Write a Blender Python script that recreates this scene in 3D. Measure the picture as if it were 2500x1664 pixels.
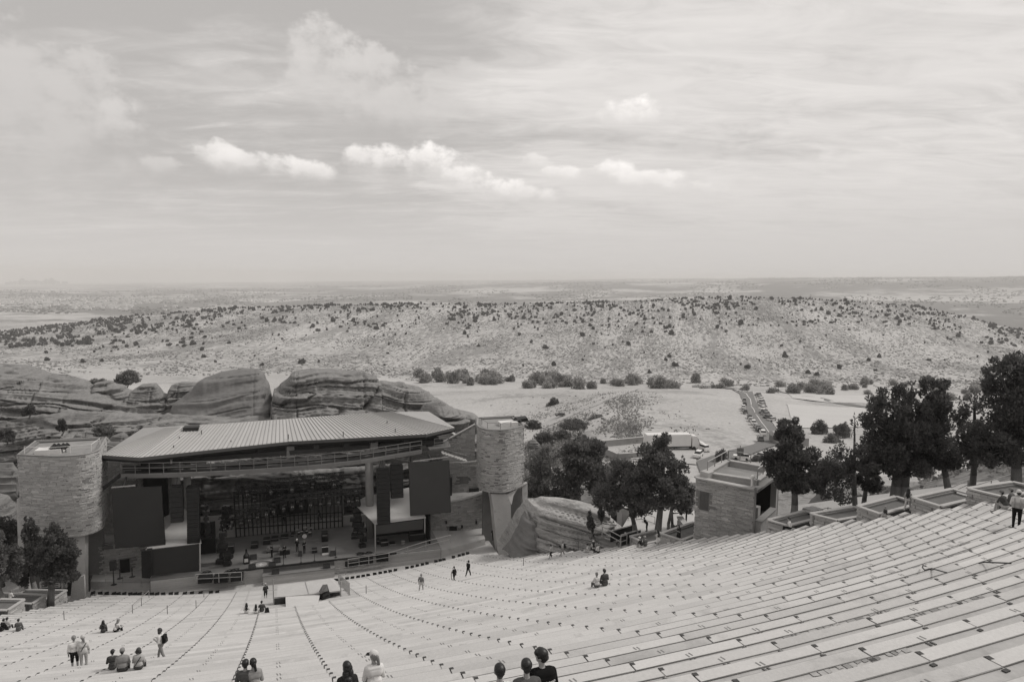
import bpy, bmesh, math, random
import numpy as np
from mathutils import Vector, Matrix, noise as mn
from mathutils.bvhtree import BVHTree

for _o in list(bpy.data.objects): bpy.data.objects.remove(_o)
SC = bpy.context.scene
COL = SC.collection
rnd = random.Random(7)

# ------------------------------------------------------------------ camera
F, PITCH, ROLL = 1635.2, .09214, .01237          # focal length in pixels of a 2500 wide frame, tilt, roll
AL = .30673                                       # turn of the theatre's axis from the view axis
SH, SA_, SB, RC, TW = 2.465, .50074, .00093, 147.4, 1.162   # rake of the seating, radius of its rows, tread width
CA, SA = math.cos(AL), math.sin(AL)
def ray(u, v):
    x, y = u-1250., 832.-v
    c, s = math.cos(ROLL), math.sin(ROLL)
    x, y = c*x-s*y, s*x+c*y
    cp, sp = math.cos(PITCH), math.sin(PITCH)
    return (x/F, cp+y/F*sp, -sp+y/F*cp)
def W(L, d, z=0): return Vector((L*CA-d*SA, L*SA+d*CA, z))
def toT(x, y, z=0): return (x*CA+y*SA, -x*SA+y*CA, z)
def PY(u, v, Y):
    t = toT(*ray(u, v)); k = Y/t[1]; return (t[0]*k, Y, t[2]*k)
def PZ(u, v, z):
    t = toT(*ray(u, v)); k = z/t[2]; return (t[0]*k, t[1]*k, z)
def rake(d): return -(SH+SA_*d-SB*d*d)
def PS(u, v, up=0.):
    r = ray(u, v); t = toT(*r); lo = 2.; prev = lo
    def Fz(k):
        L, d = t[0]*k, t[1]*k
        return t[2]*k-up-rake(RC-math.hypot(L, d-RC))
    k = 2.
    while k < 160 and Fz(k) > 0: prev = k; k += .4
    lo, hi = prev, k
    for _ in range(30):
        m = (lo+hi)/2
        if Fz(m) < 0: hi = m
        else: lo = m
    L, d = t[0]*hi, t[1]*hi
    return (L, d, t[2]*hi-up), RC-math.hypot(L, d-RC), math.atan2(L, RC-d)
def proj(L, d, z):
    w = W(L, d, z); cp, sp = math.cos(PITCH), math.sin(PITCH)
    fw = w.y*cp-w.z*sp; up = w.y*sp+w.z*cp; x, y = w.x/fw*F, up/fw*F
    c, s = math.cos(ROLL), math.sin(ROLL)
    return 1250+c*x+s*y, 832-(-s*x+c*y)
def mpp(u, v, Y):                                 # metres per pixel at that depth
    a = PY(u, v, Y); w = W(*a); return w.y/F/1.0

cam = bpy.data.cameras.new('camera'); cam.sensor_width = 36; cam.lens = 36*F/2500
cam.clip_start = .1; cam.clip_end = 200000
co = bpy.data.objects.new('camera', cam); COL.objects.link(co); SC.camera = co
_c, _s, _cp, _sp = math.cos(ROLL), math.sin(ROLL), math.cos(PITCH), math.sin(PITCH)
co.matrix_world = Matrix(((_c, -_s, 0, 0), (_s*_sp, _c*_sp, -_cp, 0), (_s*_cp, _c*_cp, _sp, 0), (0, 0, 0, 1)))

# ------------------------------------------------------------------ sky, sun, exposure
SUN_AZ, SUN_EL = math.radians(72), math.radians(48)     # to the right of the view and high
SKYTINT = (1.032, .992, .962)
wd = bpy.data.worlds.new('World'); SC.world = wd; wd.use_nodes = True
nt = wd.node_tree; nt.nodes.clear()
class G:
    def __init__(s, nt): s.nt = nt
    def n(s, t, **k):
        o = s.nt.nodes.new(t)
        for a, b in k.items(): setattr(o, a, b)
        return o
    def put(s, sock, v):
        if hasattr(v, 'is_output'): s.nt.links.new(v, sock)
        else: sock.default_value = v
    def m(s, op, a, b=None, c=None, clamp=False):
        o = s.n('ShaderNodeMath', operation=op); o.use_clamp = clamp; s.put(o.inputs[0], a)
        if b is not None: s.put(o.inputs[1], b)
        if c is not None: s.put(o.inputs[2], c)
        return o.outputs[0]
    def vm(s, op, a, b):
        o = s.n('ShaderNodeVectorMath', operation=op); s.put(o.inputs[0], a); s.put(o.inputs[1], b); return o.outputs[0]
    def noise(s, vec, scale, detail=4, rough=.55, dist=0):
        o = s.n('ShaderNodeTexNoise'); s.put(o.inputs['Vector'], vec); o.inputs['Scale'].default_value = scale
        o.inputs['Detail'].default_value = detail; o.inputs['Roughness'].default_value = rough; o.inputs['Distortion'].default_value = dist
        return o.outputs['Fac']
    def ss(s, x, lo, hi, to0=0., to1=1.):
        o = s.n('ShaderNodeMapRange', interpolation_type='SMOOTHSTEP'); s.put(o.inputs[0], x)
        for i, q in enumerate((lo, hi, to0, to1)): s.put(o.inputs[i+1], q)
        return o.outputs[0]
    def mixf(s, f, a, b):
        o = s.n('ShaderNodeMix'); s.put(o.inputs[0], f); s.put(o.inputs[2], a); s.put(o.inputs[3], b); return o.outputs[0]
    def xyz(s, x, y, z):
        o = s.n('ShaderNodeCombineXYZ'); s.put(o.inputs[0], x); s.put(o.inputs[1], y); s.put(o.inputs[2], z); return o.outputs[0]
    def tint(s, val, t):
        o = s.n('ShaderNodeCombineColor')
        for i in range(3): s.put(o.inputs[i], s.m('MULTIPLY', val, t[i]))
        return o.outputs[0]
g = G(nt)
geo = g.n('ShaderNodeTexCoord').outputs['Generated']
sx = g.n('ShaderNodeSeparateXYZ'); g.put(sx.inputs[0], geo)
DX, DY, DZ = sx.outputs
az = g.m('ARCTAN2', DX, DY); el = g.m('ARCSINE', DZ)
sky = g.n('ShaderNodeTexSky', sky_type='NISHITA', sun_disc=False, sun_elevation=SUN_EL, sun_rotation=SUN_AZ, altitude=1900, air_density=1., dust_density=2.)
bw = g.n('ShaderNodeRGBToBW'); g.put(bw.inputs[0], sky.outputs[0])
clear = g.m('MULTIPLY_ADD', g.m('MINIMUM', bw.outputs[0], 12.), .010, .425)
# high layer of thin cloud: noise on a flat ceiling seen in perspective
inv = g.m('DIVIDE', 1., g.m('MAXIMUM', g.m('ADD', DZ, .10), .05))
cx = g.m('MULTIPLY', DX, inv); cy = g.m('MULTIPLY', DY, inv)
ceil_ = g.xyz(cx, cy, 0.)
n1 = g.noise(g.xyz(g.m('MULTIPLY', cx, .55), cy, 3.), 1.15, 7, .62, .5)
n2 = g.noise(g.xyz(g.m('MULTIPLY', cx, 1.), g.m('MULTIPLY', cy, 2.2), 9.), 2.6, 6, .65, .8)
right = g.ss(az, -.22, .10)
hi = g.ss(g.m('ADD', g.m('ADD', g.m('MULTIPLY', n1, .8), g.m('MULTIPLY', n2, .35)), g.m('MULTIPLY', right, .22)), .48, .86)
val = g.mixf(hi, clear, g.mixf(n2, .60, .80))
# cumulus heaps: (u, v, half width, half height, strength)
def ae(u, v):
    r = Vector(ray(u, v)).normalized(); return math.atan2(r.x, r.y), math.asin(r.z)
wob = g.n('ShaderNodeTexNoise'); g.put(wob.inputs['Vector'], g.xyz(az, g.m('MULTIPLY', el, 1.3), 0.)); wob.inputs['Scale'].default_value = 21
wob.inputs['Detail'].default_value = 9; wob.inputs['Roughness'].default_value = .64
wv = wob.outputs['Fac']
wob2 = g.n('ShaderNodeTexVoronoi', feature='SMOOTH_F1'); g.put(wob2.inputs['Vector'], g.xyz(g.m('ADD', az, g.m('MULTIPLY', wv, .03)), g.m('MULTIPLY', el, 1.2), 0.)); wob2.inputs['Scale'].default_value = 42
puff = g.m('SUBTRACT', .55, wob2.outputs['Distance'])
HEAPS = [
 (40, 330, 230, 200, .545, .60, .75), (150, 250, 130, 110, .55, .60, .6), (285, 300, 40, 46, .57, .66, .7),
 (790, 150, 95, 85, .57, .66, .9), (870, 215, 165, 95, .56, .65, .9), (1000, 280, 170, 66, .565, .64, .7), (1110, 215, 100, 60, .56, .62, .6), (560, 200, 90, 40, .55, .59, .4),
 (525, 382, 60, 34, .60, .86, 1.), (620, 405, 105, 34, .60, .86, 1.), (770, 425, 62, 30, .60, .88, 1.), (400, 405, 45, 24, .57, .68, .7),
 (920, 400, 95, 46, .60, .93, 1.), (1060, 405, 90, 52, .62, 1.0, 1.), (1140, 440, 60, 38, .62, .97, 1.), (1285, 478, 80, 36, .60, .93, 1.08), (1210, 470, 60, 34, .60, .95, 1.08),
 (1555, 282, 90, 40, .64, 1.0, 1.08), (1500, 428, 66, 34, .62, .95, 1.08), (1580, 448, 105, 34, .62, .92, 1.08), (1700, 464, 90, 24, .62, .9, 1.),
 (1310, 402, 42, 26, .62, .84, 1.), (1372, 430, 52, 24, .62, .9, 1.), (1830, 446, 50, 16, .60, .75, .8), (1700, 375, 130, 26, .58, .68, .6), (2140, 400, 60, 20, .58, .72, .6)]
for (u, v, a, b, v0, v1, st) in HEAPS:
    A0, E0 = ae(u, v); ra, rb = a/F, b/F
    x = g.m('DIVIDE', g.m('SUBTRACT', az, A0), ra); y = g.m('DIVIDE', g.m('SUBTRACT', el, E0), rb)
    ylow = g.m('MULTIPLY', g.m('MINIMUM', y, 0.), .75); yup = g.m('MAXIMUM', y, 0.)
    r2 = g.m('ADD', g.m('MULTIPLY', x, x), g.m('ADD', g.m('MULTIPLY', ylow, ylow), g.m('MULTIPLY', yup, yup)))
    fld = g.m('ADD', g.m('SUBTRACT', 1., r2), g.m('ADD', g.m('MULTIPLY', g.m('SUBTRACT', wv, .5), 3.4), g.m('MULTIPLY', puff, 1.1)))
    soft = g.ss(y, -.9, .7, 1.8, .62)
    mask = g.m('MULTIPLY', g.ss(fld, -.05, g.m('MULTIPLY', soft, 1.3)), g.m('MULTIPLY', g.ss(y, -1.35, .15), st*.92))
    lit = g.ss(g.m('ADD', g.m('ADD', g.m('MULTIPLY', x, .35), y), g.m('MULTIPLY', g.m('SUBTRACT', wv, .5), 2.2)), -.9, 1.3)
    val = g.mixf(mask, val, g.mixf(lit, v0+.02, v1))
# the air thickens to an even pale grey at the horizon, and the same below it
elt = g.m('SUBTRACT', el, g.m('MULTIPLY', az, .022))
hz = g.ss(elt, .0, .17)
val = g.mixf(hz, .575, val)
val = g.mixf(g.ss(elt, -.02, .001), .40, val)
bg = g.n('ShaderNodeBackground'); g.put(bg.inputs[0], g.tint(val, SKYTINT)); bg.inputs[1].default_value = 1.0
out = g.n('ShaderNodeOutputWorld'); nt.links.new(bg.outputs[0], out.inputs[0])

sl = bpy.data.lights.new('sun', 'SUN'); sl.energy = 1.6; sl.angle = math.radians(11); sl.color = (1., .97, .93)
so = bpy.data.objects.new('sun', sl); COL.objects.link(so)
sd = Vector((math.sin(SUN_AZ)*math.cos(SUN_EL), math.cos(SUN_AZ)*math.cos(SUN_EL), math.sin(SUN_EL)))
so.rotation_euler = sd.to_track_quat('Z', 'Y').to_euler(); so.location = (0, 0, 60)
SC.view_settings.view_transform = 'Standard'; SC.view_settings.look = 'None'
SC.view_settings.exposure = 0.08; SC.view_settings.gamma = 1; SC.view_settings.use_curve_mapping = False
SC.render.engine = 'CYCLES'
cy_ = SC.cycles
cy_.use_denoising = True; cy_.max_bounces = 6; cy_.diffuse_bounces = 3; cy_.glossy_bounces = 2; cy_.volume_bounces = 1; cy_.transparent_max_bounces = 4
cy_.caustics_reflective = False; cy_.caustics_refractive = False

# ------------------------------------------------------------------ materials (warm grey world: the photograph has no colour)
WARM = (1.016, 1.0, .982)
TONED = set()
MATS = {}
def mat(name, gv, rough=.85, var=.12, scale=2., fine=25., fvar=.08, bump=0., bscale=30., tone=False, spec=.3, stretch=(1, 1, 1), metal=0., stain=0., sscale=.6, bdist=.05):
    if name in MATS: return MATS[name]
    m = bpy.data.materials.new(name); m.use_nodes = True; nt = m.node_tree; g = G(nt)
    bs = nt.nodes['Principled BSDF']; bs.inputs['Roughness'].default_value = rough; bs.inputs['Specular IOR Level'].default_value = spec; bs.inputs['Metallic'].default_value = metal
    if var or fvar or tone or bump or stain:
        pos = g.n('ShaderNodeNewGeometry').outputs['Position']
        p = g.vm('MULTIPLY', pos, stretch)
        v = g.m('MULTIPLY_ADD', g.m('SUBTRACT', g.noise(p, scale, 3, .6), .5), 4*var, 1.)
        v = g.m('MULTIPLY', v, g.m('MULTIPLY_ADD', g.m('SUBTRACT', g.noise(p, fine, 2, .6), .5), 4*fvar, 1.))
        if tone:
            a = g.n('ShaderNodeAttribute', attribute_name='tone'); v = g.m('MULTIPLY', v, a.outputs['Fac'])
        if stain:
            v = g.m('MULTIPLY', v, g.m('SUBTRACT', 1., g.m('MULTIPLY', g.ss(g.noise(p, sscale, 6, .7), .54, .68), stain)))
        v = g.m('MAXIMUM', g.m('MULTIPLY', v, gv), .004)
        g.put(bs.inputs['Base Color'], g.tint(v, WARM))
        if bump:
            b = g.n('ShaderNodeBump'); b.inputs['Strength'].default_value = bump; b.inputs['Distance'].default_value = bdist
            g.put(b.inputs['Height'], g.noise(p, bscale, 5, .6)); nt.links.new(b.outputs[0], bs.inputs['Normal'])
    else:
        bs.inputs['Base Color'].default_value = (gv*WARM[0], gv, gv*WARM[2], 1)
    if tone: TONED.add(name)
    MATS[name] = m; return m
def leafy(m, k=.45):
    nt = m.node_tree; bs = nt.nodes['Principled BSDF']; t = nt.nodes.new('ShaderNodeBsdfTranslucent'); mx = nt.nodes.new('ShaderNodeMixShader'); mx.inputs[0].default_value = k
    src = bs.inputs['Base Color'].links[0].from_socket; nt.links.new(src, t.inputs['Color']); nt.links.new(bs.outputs[0], mx.inputs[1]); nt.links.new(t.outputs[0], mx.inputs[2])
    nt.links.new(mx.outputs[0], nt.nodes['Material Output'].inputs['Surface'])
def flat(gv, rough=.7, spec=.3): return mat('tone_%d' % int(gv*1000), gv, rough, .05, 1.5, 18, .05, spec=spec)
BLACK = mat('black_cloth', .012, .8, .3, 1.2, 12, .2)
BLACKG = mat('black_gear', .012, .45, .2, 2, 12, .2, spec=.5)
DARK = mat('dark_paint', .035, .6, .15, 1, 20, .1)
GREY = mat('grey_steel', .17, .5, .1, 1, 20, .06, spec=.4)
LGREY = mat('galvanised', .33, .45, .12, 1, 20, .06, spec=.5)
CONC = mat('concrete', .30, .9, .12, .5, 14, .06, bump=.15, stain=.25)
COPE = mat('coping_stone', .42, .9, .1, .6, 14, .08, bump=.2)
STONE = mat('sandstone_block', .42, .9, .08, .5, 9, .12, bump=.5, bscale=9, tone=True)
MORT = mat('mortar', .20, .95, .1, 1, 10, .1)
WHITE = mat('white_paint', .70, .5, .05, .7, 12, .03, spec=.4)
TARP = mat('white_tarpaulin', .46, .6, .06, .8, 6, .04, bump=.2, bscale=3)
SOIL = mat('planter_soil', .15, 1., .15, 1.2, 16, .15, bump=.4)
BARK = mat('bark', .19, .95, .15, 3, 22, .2, bump=.6, bscale=20, stretch=(1, 1, .25))
LEAFJ = mat('juniper_leaf', .12, .8, .12, .5, 5, .1, tone=True)
LEAFP = mat('pine_leaf', .15, .8, .12, .5, 5, .1, tone=True)
LEAFC = mat('cottonwood_leaf', .15, .8, .1, .5, 5, .1, tone=True)
LEAFY = mat('pale_leaf', .30, .8, .1, .5, 5, .1, tone=True)
LEAFB = mat('brush_leaf', .22, .85, .15, .1, 3, .1, tone=True)
LEAFS = mat('shrub_leaf', .060, .85, .15, .02, 1, .1, tone=True)
for _m in (LEAFJ, LEAFP, LEAFC, LEAFY, LEAFB): leafy(_m)
ROCK = mat('red_sandstone', .235, .95, .14, .3, 3.2, .18, bump=1., bscale=1.1, bdist=.5, stretch=(.35, .35, 1.9), stain=.45, sscale=.5)
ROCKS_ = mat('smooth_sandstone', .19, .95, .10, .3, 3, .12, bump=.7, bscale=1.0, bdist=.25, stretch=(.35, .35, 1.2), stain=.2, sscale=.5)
SKIN = mat('skin', .38, .6, .05, 8, 40, .03)
HAIRB = mat('black_hair', .010, .45, .2, 30, 90, .2, spec=.5)
HAIRL = mat('fair_hair', .22, .5, .2, 30, 90, .2)
HAIRM = mat('brown_hair', .05, .5, .2, 30, 90, .2)

# ------------------------------------------------------------------ mesh helpers
class MB:
    def __init__(s): s.v = []; s.f = []; s.t = []
    def add(s, vs, fs, tone=1.):
        o = len(s.v); s.v += [tuple(p) for p in vs]; s.f += [tuple(i+o for i in q) for q in fs]; s.t += [tone]*len(fs); return s
    def hexa(s, p, tone=1.):           # 8 corners: bottom ring, top ring
        return s.add(p, [(3, 2, 1, 0), (4, 5, 6, 7), (0, 1, 5, 4), (1, 2, 6, 5), (2, 3, 7, 6), (3, 0, 4, 7)], tone)
    def box(s, x0, x1, y0, y1, z0, z1, tone=1.):
        return s.hexa([(x0, y0, z0), (x1, y0, z0), (x1, y1, z0), (x0, y1, z0), (x0, y0, z1), (x1, y0, z1), (x1, y1, z1), (x0, y1, z1)], tone)
    def tbox(s, c, sz, rz=0, taper=1., tone=1., tilt=0.):
        c_, s_ = math.cos(rz), math.sin(rz); P = []
        for k, tp in ((0, 1.), (1, taper)):
            for a, b in ((-1, -1), (1, -1), (1, 1), (-1, 1)):
                x, y, z = a*sz[0]/2*tp, b*sz[1]/2*tp, (k-.5)*sz[2]
                y, z = y*math.cos(tilt)-z*math.sin(tilt), y*math.sin(tilt)+z*math.cos(tilt)
                P.append((c[0]+x*c_-y*s_, c[1]+x*s_+y*c_, c[2]+z))
        return s.hexa(P, tone)
    def tube(s, a, b, r0, r1=None, n=6, tone=1., cap=True):
        a, b = Vector(a), Vector(b); r1 = r0 if r1 is None else r1
        d = (b-a).normalized(); x = d.orthogonal().normalized(); y = d.cross(x)
        vs = [a+(x*math.cos(2*math.pi*i/n)+y*math.sin(2*math.pi*i/n))*r0 for i in range(n)]+[b+(x*math.cos(2*math.pi*i/n)+y*math.sin(2*math.pi*i/n))*r1 for i in range(n)]
        fs = [(i, (i+1) % n, n+(i+1) % n, n+i) for i in range(n)]
        if cap: fs += [tuple(range(n-1, -1, -1)), tuple(range(n, 2*n))]
        return s.add(vs, fs, tone)
    def path(s, pts, r, n=6, tone=1.):
        for a, b in zip(pts[:-1], pts[1:]): s.tube(a, b, r, r, n, tone)
        return s
    def beam(s, a, b, w, h, tone=1.):   # square bar along a-b, h upright
        a, b = Vector(a), Vector(b); d = (b-a).normalized(); up = Vector((0, 0, 1))
        if abs(d.z) > .95: up = Vector((0, 1, 0))
        x = d.cross(up).normalized()*w/2; y = x.cross(d).normalized()*h/2
        return s.hexa([a-x-y, a+x-y, a+x+y, a-x+y, b-x-y, b+x-y, b+x+y, b-x+y], tone)
    def prism(s, poly, z0, z1, tone=1.):
        n = len(poly); vs = [(p[0], p[1], z0) for p in poly]+[(p[0], p[1], z1) for p in poly]
        return s.add(vs, [tuple(range(n-1, -1, -1)), tuple(range(n, 2*n))]+[(i, (i+1) % n, n+(i+1) % n, n+i) for i in range(n)], tone)
    def slab(s, pts, th, tone=1.):      # polygon in space with thickness th downwards
        n = len(pts); vs = list(pts)+[(p[0], p[1], p[2]-th) for p in pts]
        return s.add(vs, [tuple(range(n)), tuple(range(2*n-1, n-1, -1))]+[(i, n+i, n+(i+1) % n, (i+1) % n) for i in range(n)], tone)
    def ball(s, c, r, nu=8, nv=6, tone=1., jit=0., rg=rnd):
        rx, ry, rz = (r, r, r) if not hasattr(r, '__len__') else r
        vs = [(c[0], c[1], c[2]-rz)]
        for j in range(1, nv):
            ph = -math.pi/2+math.pi*j/nv
            for i in range(nu):
                th = 2*math.pi*i/nu; q = 1+rg.uniform(-jit, jit)
                vs.append((c[0]+rx*q*math.cos(ph)*math.cos(th), c[1]+ry*q*math.cos(ph)*math.sin(th), c[2]+rz*q*math.sin(ph)))
        vs.append((c[0], c[1], c[2]+rz)); e = len(vs)-1
        fs = [(0, 1+(i+1) % nu, 1+i) for i in range(nu)]
        for j in range(nv-2):
            b = 1+j*nu; fs += [(b+i, b+(i+1) % nu, b+nu+(i+1) % nu, b+nu+i) for i in range(nu)]
        b = 1+(nv-2)*nu; fs += [(b+i, b+(i+1) % nu, e) for i in range(nu)]
        return s.add(vs, fs, tone)
    def mesh(s, name, mat, base=(0, 0, 0), smooth=False, tone=False):
        me = bpy.data.meshes.new(name)
        me.from_pydata([(p[0]-base[0], p[1]-base[1], p[2]-base[2]) for p in s.v], [], s.f); me.update()
        if smooth: me.shade_smooth()
        if tone:
            at = me.attributes.new('tone', 'FLOAT', 'FACE'); at.data.foreach_set('value', s.t)
        if mat: me.materials.append(mat)
        return me
def link(name, data, parent=None):
    o = bpy.data.objects.new(name, data); COL.objects.link(o)
    if parent is not None: o.parent = parent
    return o
def props(o, label=None, cat=None, group=None, kind=None):
    for k, v in (('label', label), ('category', cat), ('group', group), ('kind', kind)):
        if v: o[k] = v
    return o
BASE = {}
def thing(name, label, cat, base, group=None, rot=None, frame='T'):
    o = bpy.data.objects.new(name, None); COL.objects.link(o); o.empty_display_size = .3
    if frame == 'T': o.location = W(*base); o.rotation_euler.z = AL if rot is None else rot
    else: o.location = base; o.rotation_euler.z = rot or 0
    BASE[o.name] = base
    return props(o, label, cat, group)
def part(name, mb, mat, parent, tone=False, smooth=False, kind=None, label=None, sub=None):
    base = BASE[parent.name]; tone = tone or mat.name in TONED
    o = link(name, mb.mesh(name, mat, base, smooth, tone), sub or parent)
    if kind: o['kind'] = kind
    if label: o['label'] = label
    return o
def solo(name, label, cat, mb, mat, base, group=None, kind=None, tone=False, smooth=False, frame='T'):
    o = link(name, mb.mesh(name, mat, base, smooth, tone or mat.name in TONED))
    if frame == 'T': o.location = W(*base); o.rotation_euler.z = AL
    else: o.location = base
    return props(o, label, cat, group, kind)
def struct(name, mb, mat, base=(0, 0, 0), tone=False, smooth=False, frame='T', kind='structure'):
    return solo(name, None, None, mb, mat, base, None, kind, tone, smooth, frame)
def copy_tree(o, parent=None):
    c = o.copy(); COL.objects.link(c)
    if parent is not None: c.parent = parent
    for ch in o.children: copy_tree(ch, c)
    return c
def npmesh(name, V, Fq, mat, tone=None, smooth=False):
    me = bpy.data.meshes.new(name); V = np.asarray(V, np.float32); Fq = np.asarray(Fq, np.int32); n, k = Fq.shape
    me.vertices.add(len(V)); me.vertices.foreach_set('co', V.ravel())
    me.loops.add(n*k); me.loops.foreach_set('vertex_index', Fq.ravel())
    me.polygons.add(n); me.polygons.foreach_set('loop_start', np.arange(0, n*k, k, dtype=np.int32)); me.polygons.foreach_set('loop_total', np.full(n, k, np.int32))
    me.update(calc_edges=True); me.validate()
    if smooth: me.shade_smooth()
    if tone is not None:
        at = me.attributes.new('tone', 'FLOAT', 'FACE'); at.data.foreach_set('value', np.asarray(tone, np.float32))
    if mat: me.materials.append(mat)
    return me
def leaves(blobs, n, size, seed, shell=.55, flatz=1.):
    """leaf cards spread through ellipsoids; blobs = (x,y,z,rx,ry,rz,weight)"""
    r = np.random.default_rng(seed); B = np.array(blobs, float)
    w = B[:, 6]*np.cbrt(B[:, 3]*B[:, 4]*B[:, 5])**2; idx = r.choice(len(B), n, p=w/w.sum()); b = B[idx]
    d = r.normal(size=(n, 3)); d /= np.linalg.norm(d, axis=1)[:, None]
    # leaf clumps: pull directions towards a few seeds so that the crown has clumps and gaps
    k = max(10, n//90); cd = r.normal(size=(k, 3)); cd /= np.linalg.norm(cd, axis=1)[:, None]; ci = r.integers(0, k, n)
    crr = r.uniform(shell, 1.08, k)[ci]
    d = d*.26+cd[ci]*1.; d /= np.linalg.norm(d, axis=1)[:, None]
    rr = crr+r.normal(size=n)*.07
    c = b[:, :3]+d*rr[:, None]*b[:, 3:6]
    a = r.normal(size=(n, 3)); a /= np.linalg.norm(a, axis=1)[:, None]
    q = np.cross(a, r.normal(size=(n, 3))); q /= np.linalg.norm(q, axis=1)[:, None]
    s = size*r.uniform(.6, 1.4, (n, 1)); a = a*s; q = q*s*.6
    V = np.stack([c-a-q*.4, c+q, c+a-q*.4, c-q*.9], 1).reshape(-1, 3)
    Fq = np.arange(4*n).reshape(n, 4)
    tone = (r.uniform(.65, 1.35, k)[ci])*r.uniform(.8, 1.2, n)
    return V, Fq, tone

def sprays(blobs, n, size, seed):
    """leaf sprays filling many small ellipsoids, so that a crown keeps gaps and light and dark clumps"""
    r = np.random.default_rng(seed); B = np.array(blobs, float)
    w = B[:, 6]*np.cbrt(B[:, 3]*B[:, 4]*B[:, 5])**2.2; idx = r.choice(len(B), n, p=w/w.sum()); b = B[idx]
    d = r.normal(size=(n, 3)); d /= np.linalg.norm(d, axis=1)[:, None]
    c = b[:, :3]+d*(r.uniform(.15, 1., (n, 1))**.45)*b[:, 3:6]*(1+.12*r.normal(size=(n, 1)))
    up = np.array([0, 0, 1.]); a = d*.7+up*.5+r.normal(size=(n, 3))*.6; a /= np.linalg.norm(a, axis=1)[:, None]
    q = np.cross(a, r.normal(size=(n, 3))); q /= np.linalg.norm(q, axis=1)[:, None]
    s = size*r.uniform(.6, 1.5, (n, 1)); a = a*s; q = q*s*.5
    V = np.stack([c-a*.8, c+q, c+a, c-q], 1).reshape(-1, 3)
    tone = r.uniform(.72, 1.3, len(B))[idx]*r.uniform(.75, 1.25, n)
    return V, np.arange(4*n).reshape(n, 4), tone

# ------------------------------------------------------------------ the land: valley, ridge, plain
UN = [-900, 0, 300, 600, 900, 1250, 1500, 1750, 2000, 2250, 2500, 3300]
YN = [25, 100, 150, 200, 260, 330, 420, 520, 650, 800, 950, 1100, 1250, 1400, 1500, 1650, 1900, 2300, 3000]
_nl = [-42, -42, -45, -49, -56, -68, -82, -90, -96]
NZ = {-900: _nl, 0: _nl, 300: _nl, 600: [-42, -42, -45, -48, -55, -67, -81, -91, -97], 900: [-42, -42, -44, -47, -54, -66, -79, -91, -98],
 1250: [-42, -42, -50, -60, -67, -71, -70, -86, -100], 1500: [-42, -42, -46, -49, -51.5, -55.5, -69, -88, -101], 1750: [-42, -42, -46, -49.5, -52.5, -56.5, -66, -88, -102],
 2000: [-42, -42, -46, -50, -56, -65, -75, -87, -101], 2250: [-42, -42, -46, -50, -56, -67, -78, -90, -102], 2500: [-42, -42, -46, -50, -56, -67, -78, -90, -102], 3300: [-42, -42, -46, -50, -56, -67, -78, -90, -102]}
FV = {-900: (882, 862, 848, 836, 830, 830), 0: (880, 857, 838, 822, 812, 811), 300: (880, 855, 828, 798, 777, 771), 600: (890, 850, 815, 785, 757, 747), 900: (904, 864, 824, 785, 750, 738),
 1250: (904, 865, 828, 790, 753, 740), 1500: (906, 866, 826, 785, 745, 732), 1750: (908, 866, 822, 778, 736, 719), 2000: (910, 868, 825, 782, 743, 727), 2250: (912, 872, 832, 793, 757, 742),
 2500: (915, 885, 860, 838, 817, 806), 3300: (920, 905, 895, 888, 884, 882)}
tab = np.zeros((len(UN), len(YN)))
for i, u in enumerate(UN):
    z = list(NZ[u])
    for v, Y in zip(FV[u], YN[9:15]):
        r = ray(u, v); z.append(r[2]/r[1]*Y)
    c = z[-1]; z += [c-38 if c > -90 else c-20, min(c-95, -165), -205, -222]
    tab[i] = z
GU = np.arange(-900, 3301, 20.); GY = np.concatenate([np.arange(25, 100, 4.), np.geomspace(100, 3000, 260)])
A1 = np.array([np.interp(GU, UN, tab[:, j]) for j in range(len(YN))])          # YN x GU
GRID = np.array([np.interp(np.log(GY), np.log(YN), A1[:, i]) for i in range(len(GU))]).T    # GY x GU
def smooth(a, n):
    k = np.hanning(n+2)[1:-1]; k /= k.sum()
    for ax in (0, 1):
        p = np.pad(a, [(n//2, n//2) if q == ax else (0, 0) for q in (0, 1)], mode='edge')
        a = np.apply_along_axis(lambda x: np.convolve(x, k, 'valid'), ax, p)
    return a
GRID = smooth(GRID, 9)
def sstep(a, b, x): t = max(0, min(1, (x-a)/(b-a))); return t*t*(3-2*t)
def near_z(x, y):
    L, d, _ = toT(x, y); dd = RC-math.hypot(L, d-RC); th = abs(math.degrees(math.atan2(L, max(RC-d, 8))))
    z = rake(max(0, min(dd, 81)))-.55
    if d > 82: z = -38.6-(d-82)*.06
    ex = max(0, th-21.)
    return z-2.9*sstep(19.3, 21.5, th)-ex*.06-max(0, ex-6)*.14-(1.6 if th < 17.8 and d < 84 else 0)
for j, Y in enumerate(GY):
    for i, u in enumerate(GU):
        x = (u-1250)/F*Y; t = sstep(86, 128, Y+abs(x)*.06)
        z = GRID[j, i]
        if t < 1: z = near_z(x, Y)*(1-t)+z*t
        amp = 0 if Y < 90 else min(1, (Y-90)/200)
        if amp:
            z += amp*(mn.fractal(Vector((x*.012, Y*.012, 0)), .9, 2.1, 4)*1.6)
            if Y > 700: z += sstep(700, 1000, Y)*(mn.fractal(Vector((x*.006+5, Y*.0025, 3)), .9, 2.1, 5)*4.5)*(1-.5*sstep(1300, 1500, Y))
        GRID[j, i] = z
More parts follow.
